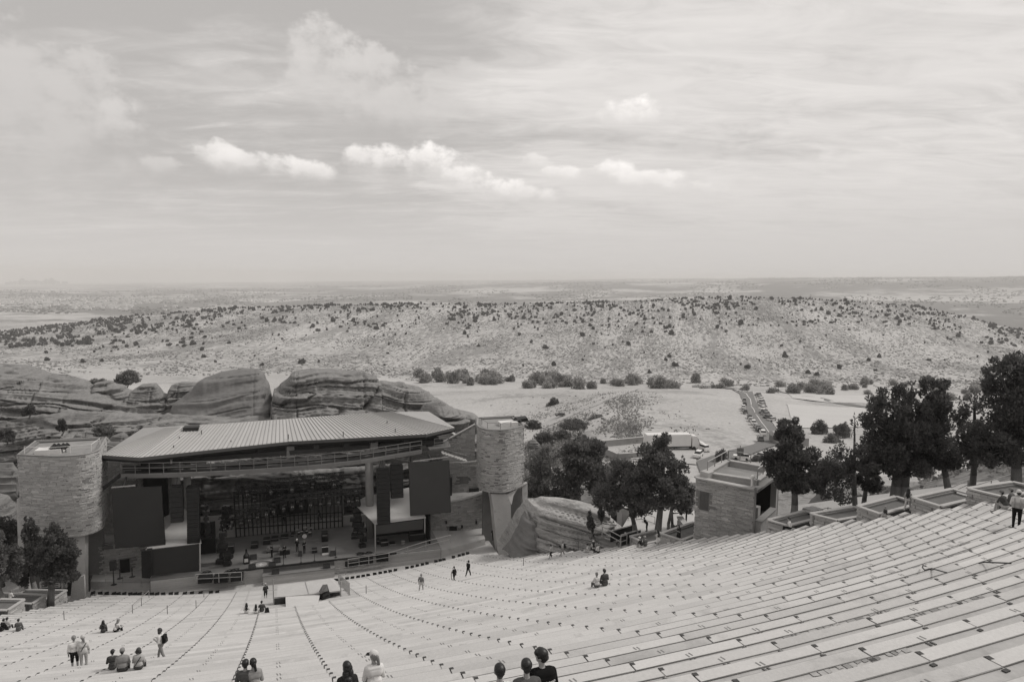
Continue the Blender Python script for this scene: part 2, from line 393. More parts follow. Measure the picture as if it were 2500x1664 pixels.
def hT(x, y):
    fu = (1250+F*x/y+900)/20.; i = max(0, min(len(GU)-2, int(fu))); a = fu-i
    j = int(np.searchsorted(GY, y))-1; j = max(0, min(len(GY)-2, j)); b = (y-GY[j])/(GY[j+1]-GY[j])
    return (GRID[j, i]*(1-a)+GRID[j, i+1]*a)*(1-b)+(GRID[j+1, i]*(1-a)+GRID[j+1, i+1]*a)*b
def PG(u, v, k0=100.):
    r = ray(u, v); k = k0
    while k < 2900:
        if r[2]*k < hT(r[0]*k, r[1]*k): break
        k *= 1.01
    lo, hi = k/1.01, k
    for _ in range(12):
        m = (lo+hi)/2
        if r[2]*m < hT(r[0]*m, r[1]*m): hi = m
        else: lo = m
    return Vector((r[0]*hi, r[1]*hi, hT(r[0]*hi, r[1]*hi)))
def ground_mat(name, light, dark, s1, s2, thr=.5, mix=.75, far=False):
    m = bpy.data.materials.new(name); m.use_nodes = True; nt = m.node_tree; g = G(nt)
    bs = nt.nodes['Principled BSDF']; bs.inputs['Roughness'].default_value = 1.; bs.inputs['Specular IOR Level'].default_value = .05
    pos = g.n('ShaderNodeNewGeometry').outputs['Position']
    if far:
        sp = g.n('ShaderNodeSeparateXYZ'); g.put(sp.inputs[0], pos); X, Y_, Z_ = sp.outputs
        pos = g.xyz(g.m('ADD', X, g.m('MULTIPLY', Y_, -.22)), g.m('MULTIPLY', Y_, .22), 0.)
    a = g.noise(pos, s1, 6, .65, .6); b = g.noise(pos, s2, 5, .72)
    k = g.ss(g.m('ADD', g.m('MULTIPLY', a, .40 if far else .62), g.m('MULTIPLY', b, .60 if far else .38)), thr-.035, thr+.05)
    v = g.mixf(g.m('MULTIPLY', k, mix), light, dark)
    v = g.m('MULTIPLY', v, g.m('MULTIPLY_ADD', g.m('SUBTRACT', g.noise(pos, s2*3.1, 4, .7), .5), .9, 1.))
    v = g.m('MULTIPLY', v, g.m('MULTIPLY_ADD', g.m('SUBTRACT', g.noise(pos, s1*.35, 3, .6), .5), .7, 1.))
    g.put(bs.inputs['Base Color'], g.tint(v, WARM)); return m
M_VAL = ground_mat('dry_grass', .44, .27, .018, .22, .54, .7)
M_HIL = ground_mat('hillside_scrub', .24, .11, .05, .6, .47, .8)
M_RID = ground_mat('ridge_scrub', .46, .20, .016, .21, .49, .8, far=True)
M_PLA = ground_mat('plain_fields', .46, .12, .00065, .0042, .46, .9)
def sheet(name, j0, j1, m):
    nu = len(GU); V = []
    for j in range(j0, j1+1):
        Y = GY[j]; V.append(np.stack([(GU-1250)/F*Y, np.full(nu, Y), GRID[j]], 1))
    V = np.concatenate(V); q = np.arange((j1-j0)*nu).reshape(j1-j0, nu)[:, :-1].ravel()
    Fq = np.stack([q, q+1, q+nu+1, q+nu], 1)
    o = link(name, npmesh(name, V, Fq, m, smooth=True)); return props(o, kind='structure')
JV = int(np.searchsorted(GY, 690)); JN = len(GY)-1
JH = int(np.searchsorted(GY, 150)); sheet('hillside', 0, JH, M_HIL); sheet('valley_ground', JH, JV, M_VAL); sheet('ridge', JV, JN, M_RID)
def plain_z(x, y):
    u = 1250+F*x/y; uc = max(0, min(2500, u)); yf = float(np.interp(uc, [0, 1250, 1900, 2500], [25000, 25000, 14000, 9000]))
    zf = -(693-.008*uc-(666+.012*uc))/F*yf; z = -222+(zf+222)*max(0, min(1, math.log(y/3300)/math.log(yf/3300)))**1.3
    if y > yf: return zf-(y-yf)*.05
    z += 80*math.exp(-((u-60)/170)**2-((y-8200)/1500)**2)*(.85+.3*mn.noise(Vector((x*.001, y*.0012, 1))))
    z += 25*math.exp(-((u-470)/230)**2-((y-9500)/1600)**2)
    z += 60*math.exp(-((u-2060)/260)**2-((y-8500)/1400)**2)+60*math.exp(-((u-1350)/300)**2-((y-10500)/1500)**2)
    return z+min(1, y/8000)*12*mn.fractal(Vector((x*.0005, y*.0005, 2)), .9, 2.1, 4)
PYN = np.geomspace(2700, 33000, 170); PU = np.arange(-900, 3301, 30.)
V = [];
for Y in PYN:
    for u in PU: x = (u-1250)/F*Y; V.append((x, Y, plain_z(x, Y)-(6 if Y < 3000 else 0)))
nu = len(PU); q = np.arange((len(PYN)-1)*nu).reshape(-1, nu)[:, :-1].ravel()
props(link('plain', npmesh('plain', V, np.stack([q, q+1, q+nu+1, q+nu], 1), M_PLA, smooth=True)), kind='structure')

# ------------------------------------------------------------------ air
mh = bpy.data.materials.new('air'); mh.use_nodes = True; mh.node_tree.nodes.clear(); g = G(mh.node_tree)
pv = g.n('ShaderNodeVolumePrincipled'); pv.inputs['Color'].default_value = (.97, .955, .935, 1); pv.inputs['Density'].default_value = HAZE = .00009
pv.inputs['Anisotropy'].default_value = 0.
mo = g.n('ShaderNodeOutputMaterial'); mh.node_tree.links.new(pv.outputs[0], mo.inputs['Volume'])
hb = MB().box(-40000, 40000, -400, 36000, -1150, 150)
ho = link('haze', hb.mesh('haze', mh)); ho['kind'] = 'stuff'

# ------------------------------------------------------------------ seating terrace
def thR(d): return math.radians(float(np.interp(d, [0, 40, 46, 53, 57, 68, 80, 84], [19.5, 19.25, 19.3, 19.2, 18.7, 18.3, 18.9, 19.2])))
def thL(d): return -math.radians(float(np.interp(d, [0, 72, 82, 84], [19.3, 19.3, 20.6, 20.8])))
def AR(d, th): return ((RC-d)*math.sin(th), RC-(RC-d)*math.cos(th))
def rz(k): return rake((k+.92)*TW)
K0, K1 = 1, 69
M_TREAD = mat('terrace_tread', .46, .95, .07, .35, 7, .07, bump=.15, bscale=14, tone=True, stain=.3, sscale=.22)
M_PLANK = mat('bench_plank', .53, .85, .06, .6, 14, .06, tone=True, bump=.2, bscale=25, stain=.18, sscale=.35)
tr = MB(); planks = []; br = MB(); ed = MB()
def joint(d, n): return (-(-.0+.093+.041*(d-40))+n*2.987)/(RC-d)*1.
def joint(d, n): return (-(.093+.041*(d-40))+n*2.987)/(RC-d)
FOH0, FOH1, FOHL0, FOHL1 = 61.6, 81., -2.75, 3.35
for k in range(K0, K1+1):
    d0, d1 = k*TW, (k+1)*TW; z = rz(k); zn = rz(k+1) if k < K1 else -37.95
    a, b = thL(d0), thR(d0); n = max(8, int((RC-d0)*(b-a)/2.2)); ts = [a+(b-a)*i/n for i in range(n+1)]
    tone = rnd.uniform(.88, 1.0)
    for t0, t1 in zip(ts[:-1], ts[1:]):
        p = [AR(d0, t0)+(z,), AR(d0, t1)+(z,), AR(d1, t1)+(z,), AR(d1, t0)+(z,), AR(d1, t1)+(zn-.05,), AR(d1, t0)+(zn-.05,)]
        tr.add(p, [(0, 1, 2, 3), (3, 2, 4, 5)], tone*rnd.uniform(.97, 1.03))
    n0, n1 = int(math.floor((a*(RC-d1)+.1+.041*(d1-40))/2.987)), int(math.ceil((b*(RC-d1)+.1+.041*(d1-40))/2.987))
    rt = rnd.uniform(.96, 1.03)
    for nn in range(n0, n1+1):
        t0, t1 = joint(d1, nn)+.02/(RC-d1), joint(d1, nn+1)-.02/(RC-d1)
        t0, t1 = max(t0, a), min(t1, b)
        if t1-t0 < .5/(RC-d1): continue
        c = AR(d1, (t0+t1)/2)
        if FOH0 < c[1] < FOH1 and FOHL0-.6 < c[0] < FOHL1+.3: continue
        e0, e1 = d1-.27-rnd.uniform(0, .015), d1+.005+rnd.uniform(0, .012); h0 = z-.035+rnd.uniform(-.004, .006)
        lo = [AR(e0, t0), AR(e0, t1), AR(e1, t1), AR(e1, t0)]
        tone = rt*rnd.choice([rnd.uniform(.97, 1.03), rnd.uniform(.97, 1.03), rnd.uniform(.96, 1.04), rnd.uniform(.86, .96), rnd.uniform(1.0, 1.08)])
        ed.hexa([AR(e0-.022, t0)+(z+.003,), AR(e0-.022, t1)+(z+.003,), AR(e0-.004, t1)+(z+.003,), AR(e0-.004, t0)+(z+.003,), AR(e0-.022, t0)+(z+.022,), AR(e0-.022, t1)+(z+.022,), AR(e0-.004, t1)+(z+.022,), AR(e0-.004, t0)+(z+.010,)], rnd.uniform(.8, 1.4))  # dark strip stands in for the shadow line behind the plank
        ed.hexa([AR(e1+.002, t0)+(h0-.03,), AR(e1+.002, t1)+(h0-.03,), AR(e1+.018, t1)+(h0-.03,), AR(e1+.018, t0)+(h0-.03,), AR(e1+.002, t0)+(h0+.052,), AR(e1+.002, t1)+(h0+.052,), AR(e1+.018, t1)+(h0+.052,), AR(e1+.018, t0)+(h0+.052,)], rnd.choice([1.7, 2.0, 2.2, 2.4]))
        w = W(c[0], c[1], z); u = 1250+F*w.x/max(w.y, .5)
        inside = -60 < u < 2560 and (681-z/max(w.y, .5)*F) < 1700 and w.y > 2
        planks.append((w.y if inside else 999, [q+(h0,) for q in lo]+[q+(h0+.055,) for q in lo], tone))
        for tt, big in ((joint(d1, nn), 1), ((joint(d1, nn)+joint(d1, nn+1))/2, 0)):
            if not (a < tt < b): continue
            q = AR(d1-.16, tt); ang = -tt
            if big:
                q1, q2 = AR(d1-.36-rnd.uniform(0, .05), tt-.05/(RC-d1)), AR(d1-.04, tt+.06/(RC-d1))
                br.tbox((q1[0], q1[1], z+.012), (.12, .07, .018), ang+rnd.uniform(-.3, .3), 1, .9); br.tbox((q2[0], q2[1], h0+.052), (.10, .10, .014), ang, 1, .9)
                br.tbox((q[0], q[1], h0+.02), (.05, .27, .03), ang, 1, 1.2)
            elif rnd.random() < .62:
                q1 = AR(d1-.37, tt)
                br.tbox((q1[0]-.05, q1[1], z+.01), (.04, .12, .03), ang+.3, 1, 2.); br.tbox((q1[0]+.06, q1[1], z+.01), (.04, .12, .03), ang+.3, 1, 2.)
                for o_ in (-.05, .05):
                    q2 = AR(d1-.16+rnd.uniform(-.03, .03), tt+o_/(RC-d1)); br.tbox((q2[0], q2[1], h0+.0575), (.035, .13, .006), ang+.3, 1, 3.)
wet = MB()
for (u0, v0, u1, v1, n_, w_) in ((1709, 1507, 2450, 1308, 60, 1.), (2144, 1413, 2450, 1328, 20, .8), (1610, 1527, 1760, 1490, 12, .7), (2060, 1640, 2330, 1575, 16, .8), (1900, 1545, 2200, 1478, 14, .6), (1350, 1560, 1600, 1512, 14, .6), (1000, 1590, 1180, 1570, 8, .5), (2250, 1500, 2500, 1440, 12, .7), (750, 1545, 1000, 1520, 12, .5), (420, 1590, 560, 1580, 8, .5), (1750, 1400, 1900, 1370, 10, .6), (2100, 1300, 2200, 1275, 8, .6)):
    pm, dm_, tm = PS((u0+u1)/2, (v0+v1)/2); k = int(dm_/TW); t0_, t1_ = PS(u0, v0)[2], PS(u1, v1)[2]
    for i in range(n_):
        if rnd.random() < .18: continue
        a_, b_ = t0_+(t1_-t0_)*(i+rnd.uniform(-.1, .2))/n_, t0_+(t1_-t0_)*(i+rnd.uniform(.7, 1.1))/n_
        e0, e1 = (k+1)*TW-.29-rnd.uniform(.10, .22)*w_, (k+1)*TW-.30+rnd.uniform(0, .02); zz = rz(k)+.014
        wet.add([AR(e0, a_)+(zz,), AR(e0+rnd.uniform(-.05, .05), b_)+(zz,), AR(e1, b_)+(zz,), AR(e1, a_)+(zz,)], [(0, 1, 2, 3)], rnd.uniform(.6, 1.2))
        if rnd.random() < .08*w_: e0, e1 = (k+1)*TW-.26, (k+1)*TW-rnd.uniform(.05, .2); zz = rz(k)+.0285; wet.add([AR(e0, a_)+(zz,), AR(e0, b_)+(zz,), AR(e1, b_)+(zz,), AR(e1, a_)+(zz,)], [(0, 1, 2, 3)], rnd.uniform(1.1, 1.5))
terr = struct('seating_terrace', tr, M_TREAD, tone=True); BASE[terr.name] = (0, 0, 0)
planks.sort(key=lambda p: p[0]); rest = MB()
for i, (dist, P, tone) in enumerate(planks):
    if i < 300:
        part('plank', MB().hexa(P, tone), M_PLANK, terr, tone=True)
    else: rest.hexa(P, tone)
part('plank_row', rest, M_PLANK, terr, tone=True, kind='stuff')
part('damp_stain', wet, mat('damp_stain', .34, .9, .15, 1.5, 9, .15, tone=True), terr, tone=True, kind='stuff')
part('bench_edge_shade', ed, mat('edge_shade_strip', .20, .9, .15, .8, 15, .1, tone=True), terr, tone=True, kind='stuff')  # rear strips are painted shade, front strips a paler edge trim
part('bench_bracket', br, mat('bracket_iron', .07, .8, .1, 1, 20, .1, tone=True), terr, tone=True, kind='stuff')
def seat_at(u, v, up=0.):
    """point on the benches under a pixel: (L, d of centre of plank, z of its top), angle"""
    return snap(u, v, up, 1-.15/TW, .03)
def snap(u, v, up, fr, dz):
    p, d, th = PS(u, v, up); best = None
    for k in range(max(K0, int(d/TW)-3), min(K1, int(d/TW)+3)+1):
        a = th
        for _ in range(4):
            q = AR((k+fr)*TW, a); pu, pv = proj(q[0], q[1], rz(k)+dz+up); a += (u-pu)/F*W(q[0], q[1]).y/(RC-(k+fr)*TW)
        q = AR((k+fr)*TW, a); pu, pv = proj(q[0], q[1], rz(k)+dz+up)
        if best is None or abs(pv-v) < best[0]: best = (abs(pv-v), (q[0], q[1], rz(k)+dz), a)
    return best[1], best[2]
def tread_at(u, v, up=0.):
    return snap(u, v, up, .45, 0)

# ------------------------------------------------------------------ stone walls
def wall(name, label, path, zlo, zhi, mats=(MORT, STONE), skip=None, group=None, cat='wall', coping=None, hgt=(.11, .22), parent=None, closed=False, th=.5, seed=1):
    """stone clad wall along a plan polyline (seen from its right hand side); zhi may be a function of the distance along it"""
    rg = random.Random(seed); zh = zhi if callable(zhi) else (lambda s: zhi)
    P = [Vector((p[0], p[1], 0)) for p in path]
    if closed: P.append(P[0])
    seg = [(P[i+1]-P[i]).length for i in range(len(P)-1)]; tot = sum(seg); cum = [0]
    for s_ in seg: cum.append(cum[-1]+s_)
    def at(s_):
        i = 0
        while i < len(seg)-1 and s_ > cum[i+1]: i += 1
        d = (P[i+1]-P[i])/seg[i]; return P[i]+d*(s_-cum[i]), Vector((d.y, -d.x, 0))
    if parent is None:
        root = thing(name, label, cat, (path[0][0], path[0][1], zlo), group)
    else: root = parent
    core = MB()
    ns = max(len(P), int(tot/.8)); ss_ = sorted(set([round(tot*i/ns, 3) for i in range(ns+1)]+[round(c, 3) for c in cum]))
    for s0, s1 in zip(ss_[:-1], ss_[1:]):
        a, na = at(s0+1e-4); b, nb = at(s1-1e-4); a2, b2 = a-na*th, b-nb*th
        core.hexa([(a.x, a.y, zlo), (b.x, b.y, zlo), (b2.x, b2.y, zlo), (a2.x, a2.y, zlo), (a.x, a.y, zh(s0)), (b.x, b.y, zh(s1)), (b2.x, b2.y, zh(s1)), (a2.x, a2.y, zh(s0))])
    part('wall_core', core, mats[0], root)
    st = MB(); z = zlo+.02; mx = max(zh(s_) for s_ in ss_)
    while z < mx-.06:
        h = rg.uniform(*hgt); s_ = -rg.uniform(0, .5)
        while s_ < tot:
            l = rg.uniform(.3, 1.15); a_, b_ = max(0, s_+.012), min(tot, s_+l-.012); s_ += l
            if b_-a_ < .08: continue
            z1 = min(z+h-.02, zh(a_)-.01, zh(b_)-.01)
            if z1-z < .05: continue
            if skip and any(k[0] < b_ and a_ < k[1] and k[2] < z1 and z < k[3] for k in skip): continue
            pa, na = at(a_); pb, nb = at(b_); pr = rg.uniform(.02, .11); ia = pa+na*pr; ib = pb+nb*(pr+rg.uniform(-.02, .02))
            t = rg.uniform(.8, 1.15)*(1 if rg.random() < .9 else rg.uniform(1.1, 1.3)); jz = rg.uniform(-.012, .012)
            st.add([(pa.x, pa.y, z), (pb.x, pb.y, z), (ib.x, ib.y, z+jz), (ia.x, ia.y, z), (pa.x, pa.y, z1), (pb.x, pb.y, z1), (ib.x, ib.y, z1), (ia.x, ia.y, z1+jz)],
                   [(3, 2, 1, 0), (4, 5, 6, 7), (2, 3, 7, 6), (1, 2, 6, 5), (3, 0, 4, 7)], t)
        z += h
    part('stone', st, mats[1], root, tone=True, kind='stuff')
    if coping:
        cp = MB()
        for s0, s1 in zip(ss_[:-1], ss_[1:]):
            a, na = at(s0+1e-4); b, nb = at(s1-1e-4); e = .14
            q = [a+na*e, b+nb*e, b-nb*(th+.04), a-na*(th+.04)]; hs = [zh(s0), zh(s1), zh(s1), zh(s0)]
            cp.hexa([(p.x, p.y, hh+.003) for p, hh in zip(q, hs)]+[(p.x, p.y, hh+coping) for p, hh in zip(q, hs)])
        part('coping', cp, COPE, root)
    return root
def railing(label, pts, h=1.05, group='railings', mats=LGREY, step=1.8, rails=(1., .5), r=.03, name='railing'):
    root = thing(name, label, 'railing', pts[0], group)
    for f in rails: part('rail', MB().path([(p[0], p[1], p[2]+h*f) for p in pts], r), mats, root)
    for a, b in zip(pts[:-1], pts[1:]):
        n = max(1, int((Vector(b)-Vector(a)).length/step))
        for i in range(n+(1 if b is pts[-1] else 0)):
            p = Vector(a).lerp(Vector(b), i/n); part('post', MB().tube(p, p+Vector((0, 0, h)), r*1.1), mats, root)
    return root
def px_slab(uvs, Y, th=.1):          # upright slab through pixels at depth Y (th goes away from the camera)
    P = [PY(u, v, y) for (u, v), y in zip(uvs, Y if hasattr(Y, '__len__') else [Y]*len(uvs))]
    n = len(P); m = MB(); vs = P+[(p[0], p[1]+th, p[2]) for p in P]
    m.add(vs, [tuple(range(n)), tuple(range(2*n-1, n-1, -1))]+[(i, n+i, n+(i+1) % n, (i+1) % n) for i in range(n)])
    return m

# ------------------------------------------------------------------ stage platform, pit and aprons
ZS, ZP = -36.0, -37.75
M_DECK = mat('stage_deck', .19, .75, .12, .6, 9, .1, stretch=(1, 3, 1))
M_BOARD = mat('stage_board', .42, .8, .1, .7, 10, .1, tone=True, stretch=(.4, .4, 3))
PITC = mat('pit_concrete', .46, .9, .1, .5, 14, .06, bump=.15, stain=.25)
struct('pit_floor', MB().box(-25, 25.5, 79.5, 92, ZP-.6, ZP), PITC)
struct('stage_floor', MB().box(-17.5, 17.5, 85.5, 98.5, ZP, ZS), M_DECK)
ap = thing('stage_apron', 'pale board front of the stage above the orchestra pit', 'stage front', (0, 85.4, ZP))
for sgn, l0, l1 in ((0, -17.4, -4.9), (1, 3.6, 17.4)):
    z = ZP
    while z < ZS-.1:
        h = .28; part('board', MB().box(l0, l1, 85.36, 85.49, z, z+h-.015, rnd.uniform(.85, 1.1)), M_BOARD, ap, tone=True); z += h
part('cable_duct', MB().tube((-8, 85.25, ZS+.12), (11.5, 85.25, ZS+.12), .13, n=8), BLACK, ap)
cs = thing('stage_step', 'wide pale stepped block in front of the middle of the stage', 'step', (0, 84.3, ZP))
z = ZP
for i in range(3):
    part('board', MB().box(-4.9, 3.6, 84.35, 85.34, z, z+.36, .95+.1*(i % 2)), M_BOARD, cs, tone=True); z += .375
part('tread', MB().box(-4.95, 3.65, 84.28, 85.4, z, z+.08), M_DECK, cs)
for L in (-3.9, 2.2): solo('stage_monitor', 'black monitor speaker on the %s end of the pale step' % ('left' if L < 0 else 'right'), 'speaker', MB().hexa([(L, 84.4, z+.09), (L+.9, 84.4, z+.09), (L+.9, 84.9, z+.09), (L, 84.9, z+.09), (L+.05, 84.6, z+.55), (L+.85, 84.6, z+.55), (L+.85, 84.9, z+.55), (L+.05, 84.9, z+.55)]), BLACKG, (L, 84.4, z))
# raised side walks left and right of the stage with their kerbs
ZW = -36.85
for sg in (-1, 1):
    fr = [(sg*L, RC-math.sqrt((RC-84.2)**2-L*L)) for L in (24.6, 22.5, 20, 17.6)]
    struct('side_walk', MB().prism(fr+[(sg*17.6, 95.5), (sg*25.5, 95.5)], ZP-.5, ZW), PITC)
railing('pale rail along the front of the left side walk', [PZ(u, v, ZW) for u, v in ((218, 1421), (258, 1423), (300, 1424), (345, 1424))], 1.0)
railing('pale rail in front of three black subwoofers left of the step', [PY(u, v, 83.8) for u, v in ((478, 1424), (590, 1418))], 1.15, r=.045)
railing('pale rail in front of the subwoofers right of the step', [PY(u, v, 84.7) for u, v in ((850, 1385), (950, 1369), (1040, 1340), (1100, 1325))], 1.1, r=.045)
railing('low rail behind the empty chairs on the left', [PZ(u, v, ZP) for u, v in ((240, 1438), (330, 1439), (420, 1438), (510, 1434), (600, 1430))], .95)
railing('low rail behind the chairs on the right', [PZ(u, v, ZP) for u, v in ((800, 1408), (930, 1389), (1040, 1367))], .95)
def sub(u0, u1, v0, v1, Y, lab):
    a, b = PY(u0, v1, Y), PY(u1, v0, Y); m = MB().box(a[0], b[0], Y, Y+1., a[2], b[2])
    t = thing('subwoofer', lab, 'speaker', (a[0], Y, a[2]), 'subwoofers at the stage front'); part('cabinet', m, BLACKG, t)
    part('grille', MB().box(a[0]+.08, b[0]-.08, Y-.03, Y-.002, a[2]+.1, b[2]-.1), BLACK, t)
for i, (u0, u1, v0, v1, Y) in enumerate(((483, 517, 1407, 1425, 84.2), (522, 556, 1405, 1424, 84.2), (563, 593, 1402, 1420, 84.2), (843, 875, 1369, 1385, 85.0), (879, 911, 1361, 1378, 85.0), (919, 948, 1355, 1372, 85.0))):
    sub(u0, u1, v0, v1, Y, '%s black subwoofer %s of the pale step at the stage front' % (('outer', 'middle', 'inner', 'inner', 'middle', 'outer')[i], 'left' if i < 3 else 'right'))

# ------------------------------------------------------------------ the canopy over the stage
M_ROOF = mat('roof_metal', .46, .55, .05, .3, 12, .03, spec=.4, tone=True)
M_ROOFS = mat('roof_seam', .33, .55, .05, .5, 12, .03, spec=.4)
M_FASC = mat('roof_fascia', .10, .6, .08, .5, 10, .05)
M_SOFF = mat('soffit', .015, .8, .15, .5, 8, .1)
M_CAT = mat('catwalk_steel', .17, .6, .08, .5, 12, .05)
ZE, ZR = -21.5, -19.4
TL, EL_, EM, ER, TR = PZ(248, 1110, ZE), PZ(340, 1116, ZE), PZ(704, 1077, ZE), PZ(1040, 1059, ZE), PZ(1110, 1043, ZE)
RL2, RL, RR, RR2 = PY(407, 1043, 97.5), PY(441, 1042, 95.5), PY(905, 1007, 97.5), PY(962, 1005, 98.5)
canopy = thing('stage_canopy', 'long pale metal hip roof over the dark concert stage', 'canopy', (0, 95, ZS))
def roof_face(eave, ridge, n, nm='roof_panel'):
    """standing seam panels between an eave polyline and a ridge polyline (same number of points)"""
    def at(pl, t):
        k = t*(len(pl)-1); i = min(len(pl)-2, int(k)); return Vector(pl[i]).lerp(Vector(pl[i+1]), k-i)
    for i in range(n):
        a, b, c, d = at(eave, i/n), at(eave, (i+1)/n), at(ridge, (i+1)/n), at(ridge, i/n)
        N = ((b-a).cross(d-a)).normalized(); N = N if N.z > 0 else -N
        part(nm, MB().slab([a, b, c, d], .06, rnd.uniform(.94, 1.05)), M_ROOF, canopy, tone=True)
        part('roof_seam', MB().beam(a+N*.04, d+N*.04, .05, .08), M_ROOFS, canopy)
mid = tuple((Vector(RL)*.47+Vector(RR)*.53))
roof_face([EL_, EM], [RL, mid], 32); roof_face([EM, ER], [mid, RR], 30)
roof_face([TL, EL_], [RL2, RL], 11); roof_face([ER, TR], [RR, RR2], 12)
BL, BR = (TL[0]+1.5, 104, ZE), (TR[0]-1.5, 106, ZE)
part('rear_slope', MB().slab([TL, RL2, RL, RR, RR2, TR, BR, BL], .3), M_ROOFS, canopy)
fa = MB()
for a, b in zip((TL, EL_, EM, ER), (EL_, EM, ER, TR)):
    fa.hexa([(a[0], a[1]-.04, a[2]-.42), (b[0], b[1]-.04, b[2]-.42), (b[0], b[1]+.1, b[2]-.42), (a[0], a[1]+.1, a[2]-.42), (a[0], a[1]-.04, a[2]-.03), (b[0], b[1]-.04, b[2]-.03), (b[0], b[1]+.1, b[2]-.03), (a[0], a[1]+.1, a[2]-.03)])
part('fascia', fa, M_FASC, canopy)
dn = lambda p, k: (p[0], p[1]+.12, p[2]-k)
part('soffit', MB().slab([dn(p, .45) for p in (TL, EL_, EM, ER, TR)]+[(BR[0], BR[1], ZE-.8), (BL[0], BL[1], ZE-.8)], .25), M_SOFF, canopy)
for i in range(4): part('roof_beam', MB().beam((-19, 90.5+i*3, ZE-1.6-.25*(i % 2)), (19, 92+i*3, ZE-1.6-.25*(i % 2)), .25, .6), DARK, canopy)
for f in (.18, .42, .66): part('ceiling_tube', MB().tube(Vector((-18+36*f, 92, ZE-2.2)), Vector((-12+36*f, 92.5, ZE-2.2)), .07), WHITE, canopy)
hv = PY(466, 1050, 94.2); part('roof_vent', MB().box(hv[0]-.9, hv[0]+.9, 94, 95.4, hv[2]-.3, hv[2]+.42), DARK, canopy)
cl = MB()
for u, v, Y in ((438, 1072, 92), (492, 1056, 93), (564, 1081, 90.8), (424, 1093, 89.5), (704, 1066, 91.2), (838, 1059, 91), (965, 1051, 91.5), (575, 1037, 96.4), (694, 1027, 96.8), (809, 1019, 97.2), (945, 1033, 94)):
    p = PY(u, v, Y); cl.box(p[0]-.06, p[0]+.06, Y-.06, Y+.06, p[2]-.3, p[2]+.35)
part('roof_anchor', cl, GREY, canopy)
cat_pts = [PZ(u, v, -23.9) for u, v in ((296, 1161), (400, 1160), (480, 1157), (620, 1150), (752, 1141), (880, 1127), (1029, 1102))]
for a, b in zip(cat_pts[:-1], cat_pts[1:]):
    part('catwalk_beam', MB().beam(a, b, .25, .5), M_CAT, canopy)
    part('catwalk_deck', MB().slab([(a[0], a[1]+.1, a[2]+.2), (b[0], b[1]+.1, b[2]+.2), (b[0], b[1]+1.5, b[2]+.2), (a[0], a[1]+1.5, a[2]+.2)], .08), DARK, canopy)
part('catwalk_pipe', MB().path([(p[0], p[1]+.9, p[2]+.75) for p in cat_pts], .22, 8), DARK, canopy)
railing('long grey rail of the catwalk under the canopy eave', [(p[0], p[1]-.05, p[2]+.25) for p in cat_pts], 1.3, mats=M_CAT, step=1.55, r=.045, rails=(1., .55))
for i, (u, v0, v1, Y, r) in enumerate(((425, 1160, 1330, 90, .5), (452, 1160, 1300, 92.5, .45), (903, 1120, 1222, 90.5, .55), (935, 1118, 1230, 92.5, .45))):
    a, b = PY(u, v0, Y), PY(u+3, v1, Y); part('column', MB().tube((b[0], Y+1.5, ZS), (a[0], Y+1.5, -23.4), r, n=14), CONC, canopy, smooth=True)
for u, v in ((492, 1128), (636, 1099), (708, 1101), (771, 1086), (912, 1092), (844, 1083), (990, 1072)):
    p = PY(u, v, 91.5); t = thing('floodlight', None, 'lamp', p, 'floodlights under the canopy')
    t['label'] = 'grey box floodlight under the canopy, %s' % ({492: 'leftmost of the hanging row', 636: 'small one between the two left big ones', 708: 'large one right under the bend of the eave', 771: 'small one just right of the bend', 912: 'last large one at the right', 844: 'flat one in the right half', 990: 'smallest one at the right end'}[u])
    big = u in (492, 708, 912); w, h = (.55, .95) if big else (.4, .45)
    part('housing', MB().tbox((p[0], p[1], p[2]), (w*2, .9, h*1.7), .2, .85), GREY if big else DARK, t); part('bracket', MB().tube((p[0], p[1], p[2]+h*.8), (p[0], p[1], ZE-.6), .06), DARK, t)
yv = PY(418, 1123, 90)
solo('steel_hook', 'white forked steel hook hanging under the left end of the canopy', 'hook', MB().tube((yv[0], 90, yv[2]-.4), (yv[0], 90, yv[2]), .1).tube((yv[0], 90, yv[2]), (yv[0]-.35, 90, yv[2]+.6), .09).tube((yv[0], 90, yv[2]), (yv[0]+.35, 90, yv[2]+.6), .09), WHITE, yv)

# ------------------------------------------------------------------ the two round-ended stone towers
def tower(label, plan, z0, z1, seed):
    t = wall('stone_tower', label, plan, z0, z1, closed=True, cat='tower', hgt=(.10, .19), seed=seed)
    c = (sum(p[0] for p in plan)/len(plan), sum(p[1] for p in plan)/len(plan))
    ins = [(c[0]+(p[0]-c[0])*.9, c[1]+(p[1]-c[1])*.9) for p in plan]
    part('tower_roof', MB().prism(ins, z1-.4, z1-.15), mat('roof_gravel', .27, 1., .15, 1, 9, .1), t)
    part('soffit', MB().prism(ins, z0-.02, z0+.4), CONC, t)
    lip = MB(); n = len(plan)
    for i in range(n):
        a, b = plan[i], plan[(i+1) % n]; lip.beam((a[0], a[1], z1+.05), (b[0], b[1], z1+.05), .2, .07)
    part('coping', lip, CONC, t)
    return t
def arc_plan(pts, n=5):
    out = []                             # Catmull-Rom through the rounded nose
    for i in range(1, len(pts)-2):
        p0, p1, p2, p3 = [Vector(p) for p in pts[i-1:i+3]]
        for k in range(n):
            t = k/n; out.append(tuple(.5*((2*p1)+(p2-p0)*t+(2*p0-5*p1+4*p2-p3)*t*t+(3*p1-p0-3*p2+p3)*t**3)))
    return out+[pts[-2]]
RT = arc_plan([(25, 94.5), (23.6, 90.2), (23.5, 88.0), (24.2, 86.6), (25.7, 85.8), (27.3, 86.2), (29.75, 87.8), (31, 88.6)])+[(30.4, 94.5), (24.8, 94.5)]
